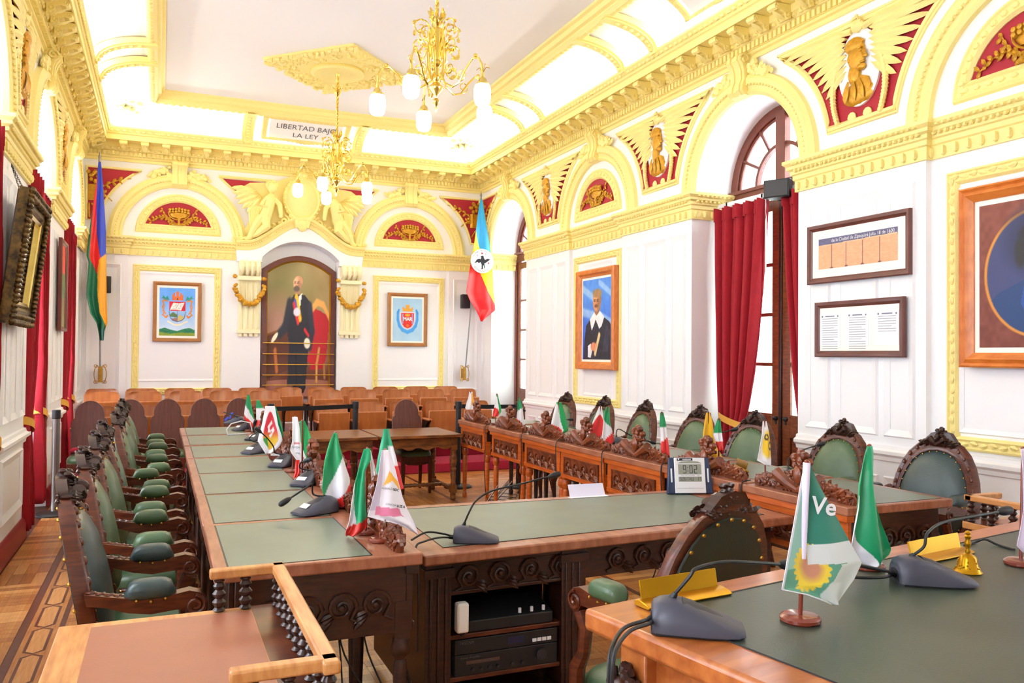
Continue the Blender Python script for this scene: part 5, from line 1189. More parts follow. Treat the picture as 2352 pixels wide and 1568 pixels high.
# council desk: local x runs from the sitter's edge to the front, y along the row
def scroll_band(mb, n, w, h, F):
    old = mb.fn; mb.fn = F
    for i in range(n):
        cx = -w/2+w*(i+.5)/n; r = min(h*.42, w/n*.45)
        mb.tube([(a, z, .006) for a, z in spiral(cx, 0, r, r*.15, PI, -1.6, 20)], [.009-.004*k/20 for k in range(21)], 5)
        mb.tube([(cx-r*1.15, -h*.42, .005), (cx-r*.6, -h*.3, .007), (cx-r, 0, .006)], .007, 5)
        mb.blob((cx, 0, .006), (.014, .014, .01), 6, 4)
        for k in range(3): mb.leaf((cx+r*.5, -r*.3-.008*k, .004), (w/n*.4, (-.02-.012*k)*h/.12, 0), .011, (0, 0, 1), .01)
    mb.fn = old
def desk(label, L, grp, wood='desk', front='deskpanel', crest=True):
    o = thing('council_desk', label, 'desk', group=grp); Wd = .735; h = L/2
    q = MB(); q.box(0, Wd, -h+.001, h-.001, .835, .88); tp = part('desktop', q, 'desktop', o, bev=.006)
    q = MB(); q.box(.05, .545, -h+.035, h-.035, .8795, .8815); part('leather_inset', q, 'leathertop', tp, smooth=0)
    q = MB(); G = .006
    for a in ((.05-G, .05, -h+.03, h-.03), (.545, .545+G, -h+.03, h-.03), (.05, .545, -h+.035-G, -h+.035), (.05, .545, h-.035, h-.035+G)): q.box(a[0], a[1], a[2], a[3], .8795, .8812)
    part('inlay_line', q, 'black', tp, smooth=0)
    q = MB(); q.box(.68, .705, -h+.03, h-.03, .585, .835); q.box(.675, .725, -h+.015, h-.015, .80, .835); q.box(.705, .713, -h+.03, h-.03, .585, .62)
    fp = part('front_panel', q, front, o, bev=.003)
    q = MB()
    for z0, z1, y0, y1 in ((.62, .63, -h+.1, h-.1), (.755, .765, -h+.1, h-.1), (.62, .765, -h+.1, -h+.11), (.62, .765, h-.11, h-.1)): q.box(.705, .714, y0, y1, z0, z1)
    q.box(.705, .7065, -h+.11, h-.11, .63, .755)
    scroll_band(q, 4, L-.24, .12, lambda a, z, d: (.706+d, a, .692+z)); part('scroll_carving', q, 'carve', fp)
    for sy in (-1, 1):
        q = MB(); y = sy*(h-.05); q.box(.07, .68, min(y, y+sy*.02), max(y, y+sy*.02), .585, .835); sp_ = part('side_panel', q, 'wooddark', o, bev=.003)
        q = MB(); scroll_band(q, 4, .5, .14, lambda a, z, d: (.375+a*sy, y+sy*(.02+d), .70+z)); part('scroll_carving', q, 'wooddark', sp_)
    q = MB(); q.box(.05, .07, -h+.05, h-.05, .7, .835); part('sitter_rail', q, wood, o, bev=.003)
    for x in (.09, .665):
        for sy in (-1, 1):
            q = MB(); q.box(x-.028, x+.028, sy*(h-.055)-.028, sy*(h-.055)+.028, .56, .70); q.lathe([(.03, .56), (.036, .53), (.036, .50), (.022, .48), (.027, .46), (.026, .3), (.02, .1), (.018, .06), (.026, .045), (.026, .02), (.02, 0)], 12, (x, sy*(h-.055), 0)); part('leg', q, wood if x > .3 else 'wooddark', o, smooth=40)
    if crest:
        q = MB(); carved_crest(q, L*.86, .215, .885, lambda a, z, d: (.655+d, a, z), 5, 1.5); q.box(.635, .675, -L*.43, L*.43, .88, .9)
        for sy in (-1, 1): q.tube([(.655, sy*(L*.43+.02*sin(t)), .9+.02*cos(t)) for t in [PI*i/6 for i in range(7)]], .016, 6)
        part('carved_crest', q, 'carve', o)
    return o
LY = [2.951, 3.764, 4.544, 5.341, 6.128, 6.992, 7.863, 8.679]
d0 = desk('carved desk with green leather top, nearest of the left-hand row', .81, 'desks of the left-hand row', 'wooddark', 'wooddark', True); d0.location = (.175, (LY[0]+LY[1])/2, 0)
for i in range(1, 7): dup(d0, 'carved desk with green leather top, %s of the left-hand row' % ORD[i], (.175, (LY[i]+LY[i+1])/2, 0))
RY = [3.06, 3.9, 4.73, 5.54, 6.33, 7.06, 7.99, 8.95]
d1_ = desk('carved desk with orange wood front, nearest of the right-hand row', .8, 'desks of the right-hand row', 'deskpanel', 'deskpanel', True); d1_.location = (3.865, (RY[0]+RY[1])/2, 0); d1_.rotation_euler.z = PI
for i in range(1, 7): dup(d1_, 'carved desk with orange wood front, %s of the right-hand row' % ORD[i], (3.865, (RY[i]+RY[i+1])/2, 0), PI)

# clock table with the sound equipment
o = thing('clerk_table', 'long carved table with green leather top carrying the digital clock', 'table', (1.02, 3.29, 0))
A = [(0, 0), (2.07, .12), (2.07, 1.07), (.02, 1.13)]
q = MB(); q.prism(A, .735, .78); tp = part('tabletop', q, 'desktop', o, bev=.008)
ce = Vector((1.04, .58)); ins = [(.12, .115), (1.95, .215), (1.95, .98), (.14, 1.03)]
q = MB(); q.prism(ins, .779, .7815); part('leather_inset', q, 'leathertop', tp, smooth=0)
q = MB(); q.tube([(a, b_, .7805) for a, b_ in ins], .003, 4, loop=True); part('inlay_line', q, 'black', tp, smooth=0)
FR = lambda a, z, d: (a, .10+a*.058-d, z)
q = MB(FR); q.box(.06, 2.0, .57, .735, -.02, 0); q.box(.14, .78, .70, .72, 0, .012); q.box(.14, .78, .575, .59, 0, .012)
fz = part('frieze', q, 'wooddark', o, bev=.003)
q = MB(); scroll_band(q, 4, .62, .13, lambda a, z, d: FR(.47+a, .645+z, d)); scroll_band(q, 4, .62, .13, lambda a, z, d: FR(1.25+a, .645+z, d)); part('scroll_carving', q, 'wooddark', fz)
for a0, a1, d in ((.03, .15, .02), (.70, .83, .02), (1.85, 1.98, .02)):
    q = MB(FR); q.box(a0, a1, 0, .735, -.12, d)
    for k in range(3): q.tube([(a0+.025+.035*k, .1, d), (a0+.025+.035*k, .66, d)], .009, 5)
    q.box(a0-.02, a1+.02, 0, .1, -.13, d+.025); q.box(a0-.01, a1+.01, .66, .70, -.12, d+.015)
    part('fluted_post', q, 'wooddark', o, bev=.003)
q = MB(); q.box(.035, .06, .15, 1.0, .06, .735); part('side_board', q, 'wooddark', o, bev=.003)
q = MB(); q.box(.83, .855, .2, .6, .05, .735); part('side_board', q, 'wood', o, bev=.003)
for z in (.385, .2, .04):
    q = MB(); q.box(.1, .84, .14, .62, z-.02, z); part('shelf', q, 'wood', o, bev=.003)
q = MB(); q.box(.1, .84, .62, .64, .04, .735); part('rack_back', q, 'wooddark', o)
o = thing('sound_mixer', 'black sound mixer with pale knobs on the upper shelf of the clock table', 'mixer', (1.47, 3.52, .385)); q = MB(); q.prism([(-.08, 0), (.12, 0), (.12, .09), (-.08, .05)], -.24, .22, ax=0); part('body', q, 'black', o, bev=.004)
for x in (-.21, .06, .12, .18): q = MB(); q.lathe([(.008, 0), (.008, .02), (.006, .022)], 8, (x, -.06, .055)); part('knob', q, 'clockwhite', o)
o = thing('power_adapter', 'white power adapter beside the black sound mixer', 'adapter', (1.225, 3.40, .385)); q = MB(); q.box(-.025, .03, -.02, .03, .02, .15); part('body', q, 'mount', o, bev=.01); q = MB(); q.tube([(0, 0, .02), (0, -.0, .005), (.02, .02, .005)], .004, 5); part('plug_cable', q, 'cable', o)
o = thing('media_player', 'slim black rack media player above the amplifier', 'player', (1.46, 3.50, .295)); q = MB(); q.box(-.255, .25, -.07, .2, 0, .065); part('body', q, 'black', o, bev=.003)
q = MB(); q.box(-.0, .08, -.072, -.07, .02, .05); part('display', q, mat('dim_blue_display', (30, 34, 70), .3), o, smooth=0)
for k in range(4): q = MB(); q.box(.12+.025*k, .14+.025*k, -.075, -.07, .015, .03); part('button', q, 'clockwhite', o, smooth=0)
q = MB(); text(q, 'TASCAM', .018, lambda x, y, d: (-.2+x, -.0705-d, .05+y)); part('lettering', q, 'lettering', o, smooth=0)
o = thing('amplifier', 'black rack amplifier on the lowest shelf of the clock table', 'amplifier', (1.46, 3.50, .2)); q = MB(); q.box(-.255, .25, -.07, .25, 0, .093); part('body', q, 'black', o, bev=.003)
q = MB(); q.lathe([(.026, 0), (.026, .02), (.02, .024)], 16, (.16, -.07, .055), ax='y'); k = part('knob', q, 'micdark', o)
k.scale = (1, 1, 1); k.location = (0, -.022, 0)
for x in (-.17, -.13, -.09, -.05, .02, .07): q = MB(); q.lathe([(.008, -.082), (.008, -.07)], 8, (x, 0, .025), ax='y'); part('knob', q, 'micdark', o)
q = MB(); q.box(-.2, -.04, -.072, -.07, .05, .065); part('label_strip', q, mat('copper_strip', (92, 66, 56), .4), o, smooth=0)
q = MB(); text(q, 'Power Amplifier', .014, lambda x, y, d: (-.18+x, -.0705-d, .08+y)); text(q, 'IN 1   IN 2   IN 3   IN 4', .011, lambda x, y, d: (-.12+x, -.0725-d, .0575+y)); part('lettering', q, 'lettering', o, smooth=0)

# two oak tables at the far end
def oak_table(label, x0, x1):
    o = thing('oak_table', label, 'table', ((x0+x1)/2, 9.09, 0), 0, 'oak tables at the far end'); w = (x1-x0)/2; dp = .46
    q = MB(); q.box(-w+.002, w-.002, -dp, dp, .70, .735); part('tabletop', q, 'oakx', o, bev=.006)
    q = MB(); n = 16
    sc = [(-w+.06+(2*w-.12)*i/n, .58-.012*(1 if i % 4 in (1, 2) else -1)*(1 if 0 < i < n else 0)) for i in range(n+1)]
    q.prism([(-w+.06, .70)]+sc+[(w-.06, .70)], -dp+.06, -dp+.085, ax=1); q.prism([(-w+.06, .70)]+sc+[(w-.06, .70)], dp-.085, dp-.06, ax=1)
    q.box(-w+.06, -w+.085, -dp+.06, dp-.06, .57, .70); q.box(w-.085, w-.06, -dp+.06, dp-.06, .57, .70); part('apron', q, 'oakx', o, bev=.003)
    for sx in (-1, 1):
        for sy in (-1, 1):
            q = MB(); x, y = sx*(w-.085), sy*(dp-.085); q.box(x-.035, x+.035, y-.035, y+.035, .56, .7); q.box(x-.035, x+.035, y-.035, y+.035, .08, .16)
            q.lathe([(.028, .56), (.036, .55), (.028, .53), (.034, .5), (.04, .45), (.036, .4), (.024, .36), (.034, .35), (.034, .33), (.026, .32), (.032, .27), (.024, .2), (.034, .17), (.03, .16)], 14, (x, y, 0)); q.lathe([(.03, .08), (.034, .05), (.03, .03), (.034, .015), (.026, 0)], 12, (x, y, 0)); part('leg', q, 'oakx', o, smooth=40)
        q = MB(); q.tube([(sx*(w-.085), -dp+.085+(2*dp-.17)*i/30, .12) for i in range(31)], [.018+.006*(i % 2) for i in range(31)], 8); part('stretcher', q, 'oakx', o)
    q = MB(); q.tube([(-w+.085+(2*w-.17)*i/30, 0, .12) for i in range(31)], [.018+.006*(i % 2) for i in range(31)], 8); part('stretcher', q, 'oakx', o)
    return o
oak_table('plain oak table at the far end, right one of the pair', 2.17, 3.11); oak_table('plain oak table at the far end, left one behind the small flags', 1.2, 2.15)

# rounded mahogany chairs
def round_chair(label, cush=False):
    o = thing('round_back_chair', label, 'chair', group='dark round-backed chairs in a row')
    out = [(-.2, .45), (.2, .45), (.205, .84), (.19, .885), (.165, .9)]+[(.165*cos(a), .93+.165*sin(a)) for a in [PI*i/14 for i in range(15)]]+[(-.165, .9), (-.19, .885), (-.205, .84)]
    T = lambda a, y, z: (a, .2+(z-.45)*.14+y, z)
    q = MB(T); q.prism(out, -.014, .014, ax=1); part('backrest', q, 'plyx', o, bev=.005)
    q = MB(); rings = [[(k*.215*math.copysign(abs(cos(a))**.4, cos(a)), -.02+k*.22*math.copysign(abs(sin(a))**.4, sin(a)), z) for a in [2*PI*i/28 for i in range(28)]] for z, k in ((.44, .98), (.46, 1.0), (.49, .97), (.51, .85), (.52, .5), (.522, .03))]; q.loft(rings); part('seat', q, 'leather', o, smooth=60)
    q = MB(); q.box(-.205, .205, -.23, .19, .37, .445); q.prism([(-.2, .37), (.2, .37), (.12, .345), (0, .335), (-.12, .345)], -.23, -.21, ax=1); part('seat_rail', q, 'plyx', o, bev=.005)
    for x, y, l in ((-.18, -.21, .38), (.18, -.21, .38), (-.18, .18, .45), (.18, .18, .45)): q = MB(); q.loft([[(x+a*k, y+b_*k+(.03 if y > 0 and z == 0 else 0), z) for a, b_ in ((-1, -1), (1, -1), (1, 1), (-1, 1))] for z, k in ((0, .016), (l, .024))]); part('leg', q, 'plyx', o)
    if cush: c_ = MB(); superpad(c_, -.2, .2, .13, .12, .515, .06); tag(part('seat_cushion', c_, 'redcush', None, smooth=60), 'flat red cushion on the dark chair at the left wall', 'cushion').location = (-.72, 10.0, 0)
    return o
c1 = round_chair('dark round-backed chair at the left wall, red cushion on it', True); c1.location = (-.72, 10.0, 0)
c1.scale = (.9, .95, .98)
for x, y, lb in ((-.315, 10.2, 'second from the left wall, behind the armchair crests'), (.08, 10.2, 'third from the left wall, plain brown back'), (.48, 10.2, 'fourth from the left wall, left of the blue ribboned microphone'), (.88, 10.22, 'fifth from the left wall, behind the farthest small flags')): dup(c1, 'dark round-backed chair, '+lb, (x, y, 0))
dup(c1, 'dark round-backed chair with wavy green seat behind the right oak table', (2.75, 9.42, 0), PI*0+.0)

# stepped carpet platform and the rows of theatre seats
q = MB(); q.box(XL+.02, XR-.02, 10.75, YB, 0, .13); plat = struct('trim_4', q, 'carpet', bev=.012); plat['label'] = 'red carpeted step under the theatre seats'
q = MB(); q.box(XL+.02, XR-.02, 11.5, YB, .13, .27); part('upper_step', q, 'carpet', plat, bev=.012)
def seat_proto():
    o = thing('theatre_seat', 'brown plywood theatre seat', 'theatre seat', group='plywood theatre seats at the far end'); 
    q = MB(); hw = .212;     rows = [.36, .45, .55, .65, .72, .77, .805, .82]
    def half(z): return hw if z <= .765 else hw-.055+math.sqrt(max(0, .055**2-(z-.765)**2))
    fr = []
    for dy in (-.008, .008):
        fr.append([[(half(z)*s_, .1+(z-.36)*.24+dy+.03*(1-s_*s_), z) for s_ in [-1+2*i/10 for i in range(11)]] for z in rows])
    for side_ in fr: q.loft(side_, False)
    ring0 = [fr[0][j][0] for j in range(8)]+fr[0][7][1:]+[fr[0][j][-1] for j in range(6, -1, -1)]+fr[0][0][1:-1][::-1]
    ring1 = [fr[1][j][0] for j in range(8)]+fr[1][7][1:]+[fr[1][j][-1] for j in range(6, -1, -1)]+fr[1][0][1:-1][::-1]
    q.loft([ring0, ring1], True, False, False); part('backrest', q, 'ply', o, smooth=50)
    q = MB(); q.box(-.215, .215, .02, .05, .3, .70); s1 = part('folded_seat', q, 'ply', o, bev=.02); 
    q = MB(); superpad(q, -.2, .2, .075, .07, .32, .34); part('seat_upholstery', q, 'redcush', s1, smooth=60)
    for sx in (-1, 1):
        q = MB(); x = sx*.243; q.loft([[(x-.008, y0, z), (x+.008, y0, z), (x+.008, y1, z), (x-.008, y1, z)] for z, y0, y1 in ((0, -.1, .16), (.02, -.02, .1), (.3, .0, .09), (.5, -.05, .16), (.57, -.17, .18))]); st = part('side_frame', q, 'blackmetal', o)
        q = MB(); q.box(x-.014, x+.014, -.2, .17, .57, .595); part('armrest', q, 'ply', st, bev=.01)
    return o
sp0 = seat_proto(); first = True; P_ = .517
rows_ = [('back row', 13.0-.1, .27, [-.985+P_*i+.215 for i in range(11)]), ('middle row', 11.98-.1, .27, [-.95+P_*i+.235 for i in range(4)]+[1.36, 2.23, 2.745, 3.27, 3.81, 4.34]), ('front row', 11.18-.1, .13, [-.95+P_*i+.23 for i in range(4)]+[2.155, 2.67, 3.175, 3.70, 4.23])]
NUM = ['first', 'second', 'third', 'fourth', 'fifth', 'sixth', 'seventh', 'eighth', 'ninth', 'tenth', 'eleventh']
for nm, y, z, xs in rows_:
    for i, x in enumerate(xs):
        lb = 'brown plywood theatre seat, %s from the window side in the %s' % (NUM[i], nm)
        if first: sp0.location = (x, y, z); sp0['label'] = lb; first = False
        else: dup(sp0, lb, (x, y, z), random.uniform(-.02, .02))
# open seat in the gap
# ---------------------------------------------------------------- barrier posts
def post(label, x, y, m='black', h=1.05):
    o = thing('barrier_post', label, 'post', (x, y, 0)); q = MB(); q.lathe([(.17, 0), (.17, .012), (.16, .025), (.05, .034), (.034, .04)], 28); part('base', q, 'black', o)
    q = MB(); q.tube([(0, 0, .03), (0, 0, h-.09)], .034, 16); part('tube', q, m, o, smooth=40); q = MB(); q.lathe([(.036, h-.09), (.04, h-.085), (.04, h-.005), (.034, h)], 16); part('belt_head', q, 'black', o); return o
post('black belt barrier post behind the right oak table', 3.36, 9.5); post('black belt barrier post in front of the middle of the theatre seats', 2.16, 9.82); post('black belt barrier post beside the far door', 4.06, 9.25); post('black belt barrier post hidden behind the far left flags', 1.15, 9.6)
post('silver grey belt barrier post by the left windows', -.95, 9.28, 'steel', 1.04)
def belt(label, a, b_): q = MB(); n = Vector((b_[1]-a[1], a[0]-b_[0], 0)).normalized()*.002; q.loft([[tuple(Vector(p)+n*s_+Vector((0, 0, dz))) for s_, dz in ((-1, -.025), (1, -.025), (1, .025), (-1, .025))] for p in (a, tuple((Vector(a)+Vector(b_))/2-Vector((0, 0, .006))), b_)]); tag(part('barrier_belt', q, 'belt', None, smooth=0), label, 'belt')
belt('black barrier belt crossing in front of the theatre seats', (1.18, 9.6, .99), (2.12, 9.82, .99)); belt('black barrier belt between the oak table post and the far door', (3.4, 9.49, .99), (4.02, 9.26, .99))

# ---------------------------------------------------------------- small desks with turned galleries
def baluster(h): return [(.012, 0), (.02, .006), (.012, .014), (.02, h*.25), (.021, h*.3), (.011, h*.4), (.02, h*.5), (.021, h*.55), (.011, h*.66), (.019, h*.78), (.012, h*.88), (.018, h*.94), (.013, h)]
def gallery_desk(label, mirror=1):
    o = thing('gallery_desk', label, 'desk'); X = lambda a: a*mirror
    def B(mb, x0, x1, y0, y1, z0, z1): mb.box(min(X(x0), X(x1)), max(X(x0), X(x1)), y0, y1, z0, z1)
    q = MB(); B(q, 0, .66, 0, .93, .765, .80); tp = part('desktop', q, 'oakgold', o, bev=.005)
    q = MB(); B(q, .09, .545, .05, .88, .7995, .8015); part('leather_inset', q, 'brownleather', tp, smooth=0)
    q = MB(); B(q, .548, .655, .005, .925, .7995, .8012); part('dark_strip', q, 'wood', tp, smooth=0)
    q = MB(); B(q, .03, .63, .03, .9, .62, .765); part('apron', q, 'oakgold', o, bev=.004)
    for x in (.06, .6):
        for y in (.06, .87): q = MB(); q.lathe([(.03, .62), (.034, .58), (.022, .55), (.03, .45), (.02, .2), (.028, .1), (.022, 0)], 12, (X(x), y, 0)); part('leg', q, 'oakgold', o)
    hr = .105; z0 = .80
    q = MB(); 
    B(q, .61, .65, -.02, .93, z0+hr, z0+hr+.03); B(q, .42, .65, .885, .925, z0+hr, z0+hr+.03); B(q, .415, .65, .0, .04, z0+hr, z0+hr+.03)
    gr_ = part('gallery_rail', q, 'oakgold', o, bev=.006)
    bm = MB(); bm.lathe(baluster(hr), 12); bmesh_ = mesh('baluster', bm, 'wooddark', 40)
    for x, y in [(.45, .905), (.53, .905)]+[(.63, .9-.11*i) for i in range(9)]+[(.46, .02), (.54, .02)]:
        b2 = bpy.data.objects.new('baluster', bmesh_); link(b2, gr_); b2.location = (X(x), y, z0)
    return o
g1 = gallery_desk('small oak desk with brown leather top and turned gallery in the near left corner'); g1.location = (-.27, 1.86, 0)
g2 = gallery_desk('small desk with turned gallery at the right border beyond the near table', -1); g2.location = (4.33, 1.98, -.0)
g2.location = (4.40, 2.0, 0)

# ---------------------------------------------------------------- large near table
NT = Vector((.965, 1.795, 0)); NA = math.radians(9.6)
o = thing('near_table', 'large table with dark green leather top filling the near right corner', 'table', NT, NA)
q = MB(); q.box(0, 2.45, -.95, 0, .945, 1.0); tp = part('tabletop', q, 'nearwood', o, bev=.012)
q = MB(); q.box(.125, 2.33, -.84, -.105, .9995, 1.0015); part('leather_inset', q, 'leathertopd', tp, smooth=0)
q = MB(); q.tube([(.123, -.842, 1.001), (2.33, -.842, 1.001), (2.33, -.103, 1.001), (.123, -.103, 1.001)], .003, 4, loop=True); part('inlay_line', q, 'black', tp, smooth=0)
q = MB(); q.box(.09, .115, -.86, -.09, .80, .945); q.box(.09, 2.36, -.115, -.09, .78, .945); part('apron', q, 'nearwood', o, bev=.004)
for x, y in ((.1, -.12), (.1, -.83), (2.3, -.12), (2.3, -.83)):
    q = MB(); q.box(x-.045, x+.045, y-.045, y+.045, 0, .945); lg = part('leg', q, 'nearwood', o, bev=.006)
    q = MB(lambda a, b_, c_: (x-.05-c_, y+.0+a, b_)); rnd = random.Random(3)
    q.blob((0, .83, .02), (.034, .042, .035), 10, 8); q.blob((0, .81, .05), (.02, .018, .018))
    for i in range(26): a = i*.5; q.blob((.045*cos(a)*(1-.3*(i > 13)), .83+.05*sin(a), .01+.012*(i % 3)), (.014, .02, .014), 6, 4)
    part('lion_head', q, 'wooddark', lg, 'dark carved lion head')
# ================================================================ things on the desks
GR, WH, RD = (10, 150, 88), (240, 238, 246), (226, 34, 32)
def split(c, pts, col, side=1):      # colour the side of a boundary given as (row, u) points
    e = np.interp(c.V, [p[0] for p in pts], [p[1] for p in pts]); return c.mix((c.U > e) if side > 0 else (c.U < e), col)
def tflag(label, base, cloths, grp=None, nu=26, nv=34, m='satin', sleeve=None, lean=None, stand=True, ztop=None):
    b = Vector(base); o = thing('table_flag', label, 'flag', b, 0, grp)
    y0 = b.y; rows0 = cloths[0][0]; zt = max(py(r[0][1], r[0][0], y0).z for r in [c[0] for c in cloths]) if ztop is None else ztop
    if stand:
        q = MB(); q.lathe([(.043, 0), (.047, .004), (.047, .011), (.042, .016), (.036, .018), (.0, .0185)], 24); part('base', q, 'base', o, smooth=40)
        q = MB(); tp = py((rows0[0][1]+rows0[0][2])/2, rows0[0][0], y0)-b; tp = tp if ztop is None else Vector((0, 0, ztop-b.z)); q.tube([(0, 0, .016), tuple(tp)], .0052, 10); q.blob(tuple(tp), .007); part('pole', q, 'base', o)
    for k, (rows, off, pf, amp) in enumerate(cloths):
        yc = y0-off; c = Cv(nu, nv, GR); c.rng = np.random.RandomState(k+1); pf(c)
        R_ = rowsof(yc, rows); v0, v1 = rows[0][0], rows[-1][0]
        f0 = drape(R_, yc, amp, 1.4+.4*k, len(label)*.7)
        me = c.mesh(lambda u, v: tuple(Vector(f0(u, v))-b), 'cloth', m, 70); cl = link(bpy.data.objects.new('cloth', me), o)
        md = cl.modifiers.new('s', 'SOLIDIFY'); md.thickness = .0016
    return o
def ptext(o, s, u, v, hpx, yd, m, ang=0, w=1.0, bold=0, name='lettering', mirror=1):
    b = Vector(o.location); k = (py(u, v, yd)-py(u, v+1, yd)).length; q = MB()
    ca, sa = cos(ang), sin(ang)
    def F(x, y, d):
        x *= w*mirror; du, dv = (x*ca-y*sa)/1, -(x*sa+y*ca); return tuple(py(u+du, v+dv, yd-d)-b)
    text(q, s, hpx*1.38, F, bold=bold); part(name, q, m, o, smooth=0)
tri = lambda a, b_: (lambda c: split(split(c.mix(c.U*0+1, GR), a, WH), b_, RD))
LFT = 'small table flags along the left-hand desks'; RFT = 'small table flags along the right-hand desks'
def on(u, v, z): return pz(u, v, z)
f = on(573, 990, .88); tflag('small green white red flag, farthest on the left-hand desks', f, [([(907, 567, 573), (931, 563, 578), (952, 560, 582), (962, 560, 584), (976, 576, 586), (984, 582, 586)], .01, lambda c: (c.mix(c.U*0+1, WH), split(c, [(0, -1), (.25, -.1), (.45, .5), (.8, 1.1)], GR), split(c, [(0, -1), (.55, -.1), (.7, .4), (.9, .7), (1, 1)], RD, -1)), .006)], LFT, 16, 20)
f = on(594, 1000, .88); tflag('small green white red flag, second farthest on the left-hand desks', f, [([(919, 589, 596), (935, 588, 604), (945, 588, 612), (960, 588, 610), (985, 588, 602)], .01, lambda c: (c.mix(c.V > .28, WH), c.mix(c.V > .66, RD)), .006)], LFT, 16, 20)
f = on(632, 1060, .88)
def p_logo(c): c.mix(c.U*0+1, (246, 244, 250)); c.ell(.52, .52, .34, .40, (226, 40, 60), .06); c.mix(((c.V > .5) & (((c.U-.52)/.34)**2+((c.V-.52)/.40)**2 < 1))*np.clip((c.V-.5)*5, 0, 1), (240, 196, 40)); c.mix(((c.V > .66) & (c.U < .4) & (((c.U-.52)/.34)**2+((c.V-.52)/.40)**2 < 1))*1., (60, 170, 70)); c.poly([(.36, .42), (.62, .3), (.66, .36), (.48, .45), (.52, .52), (.7, .44), (.74, .5), (.5, .68), (.46, .62), (.6, .54), (.4, .56)], (250, 248, 250))
o = tflag('leaning white table flag with a red yellow green heart emblem', f, [([(932, 609, 631), (950, 606, 634), (975, 601, 638), (1000, 593, 646), (1010, 591, 648), (1025, 600, 640), (1040, 609, 622)], .03, p_logo, .006), ([(935, 630, 634), (960, 634, 642), (985, 638, 649), (1003, 642, 650)], -.01, lambda c: None, .004)], LFT, 40, 44, stand=False)
q = MB(); dcn = Vector((0, 0, .047)); A_ = lambda a, z, d: (a*.94-d*.35+.0, -a*.35-d*.94, z)
q.fn = A_; q.loft([[(r*cos(t), .047+r*sin(t), d) for t in [2*PI*i/28 for i in range(28)]] for r, d in ((.047, -.016), (.047, 0), (.042, .003), (.001, .003))]); q.fn = None; q.tube([(.0, .01, .047), (.03, .12, .2), (.02, .1, .33)], .005, 8); bs = part('base', q, 'base', o, 'round wooden flag base tipped on its edge')
q = MB(A_); q.box(-.03, .03, .042, .058, .0, .005); part('sticker', q, 'paper', bs, smooth=0)
f = on(672, 1084, .88); o = tflag('white table flag with faded grey lettering above the middle of the left-hand desks', f, [([(957, 671, 683), (984, 671, 688), (1013, 670, 692), (1033, 665, 696), (1044, 672, 705), (1056, 681, 712), (1074, 689, 717), (1083, 691, 717)], .01, lambda c: (c.mix(c.U*0+1, (246, 242, 250)), c.mix((abs(c.V-.47) < .02) & (c.U > .2) & (c.U < .75), (220, 60, 80))), .006)], LFT, 30, 34)
ptext(o, 'quipe', 680, 1026, 6, f.y-.05, 'lettering', -.1); ptext(o, 'uno', 684, 1040, 5, f.y-.05, 'lettering', -.1)
f = on(694, 1092, .88); tflag('green flag with a red lower end behind the faded white flag', f, [([(966, 689, 700), (984, 689, 708), (1013, 690, 716), (1033, 696, 720), (1054, 704, 722), (1068, 714, 720)], -.02, lambda c: c.mix(c.U*0+1, (14, 168, 88)), .006), ([(1056, 680, 688), (1068, 677, 688), (1084, 676, 688), (1100, 671, 678)], .03, lambda c: c.mix(c.U*0+1, (230, 36, 30)), .003)], LFT)
f = on(776, 1166, .88)
tflag('broad green white red satin flag in front of the left oak table', f, [([(994, 766, 774), (1013, 757, 777), (1033, 750, 782), (1054, 744, 788), (1074, 741, 794), (1094, 739, 801), (1115, 736, 804), (1135, 741, 804), (1146, 751, 801), (1156, 769, 794), (1161, 780, 787)], .01, lambda c: (split(c, [(0, 1.1), (.3, 1.05), (.37, .85), (.5, .6), (.62, .4), (.74, .2), (.85, 0), (1, -.1)], WH), split(c, [(0, 1.3), (.6, 1.1), (.7, .96), (.8, .8), (.88, .55), (.93, .2), (.96, -.1)], RD)), .016)], LFT, 44, 56)
f = on(840, 1225, .88)
tflag('folded green satin flag with red hem beside the white party flag', f, [([(1030, 836, 850), (1040, 832, 851), (1055, 827, 851), (1080, 820, 838), (1110, 811, 837), (1150, 804, 838), (1190, 798, 841), (1210, 791, 840), (1222, 789, 826), (1226, 792, 815)], .03, lambda c: (c.mix(c.U*0+1, (12, 168, 110)), split(c, [(0, -.1), (.35, -.05), (.6, .2), (.8, .4), (1, .5)], WH, -1), c.mix(c.V > .86-.1*(c.U-.5), (214, 40, 28))), .014), ([(1034, 848, 852), (1070, 849, 860), (1100, 850, 868), (1125, 849, 866), (1150, 849, 860)], -.02, lambda c: (c.mix(c.U*0+1, (226, 216, 214)), c.mix(c.V > .58, RD)), .006)], LFT, 36, 50)
f = on(893, 1212, .88)
tflag('tall green white red flag with bare wooden pole tip behind the white party flag', f, [([(984, 881, 892), (1005, 877, 896), (1025, 872, 901), (1050, 866, 907), (1075, 861, 912), (1095, 858, 917), (1120, 866, 923)], .0, lambda c: (c.mix(c.U*0+1, (14, 156, 108)), c.mix((c.U > .62) & (c.V > .28), (232, 228, 232)), c.mix((c.U > .6) & (c.V > .62), RD)), .012)], LFT, 36, 40, ztop=.88+.36)
f = on(873, 1243, .88); yd = f.y-.04
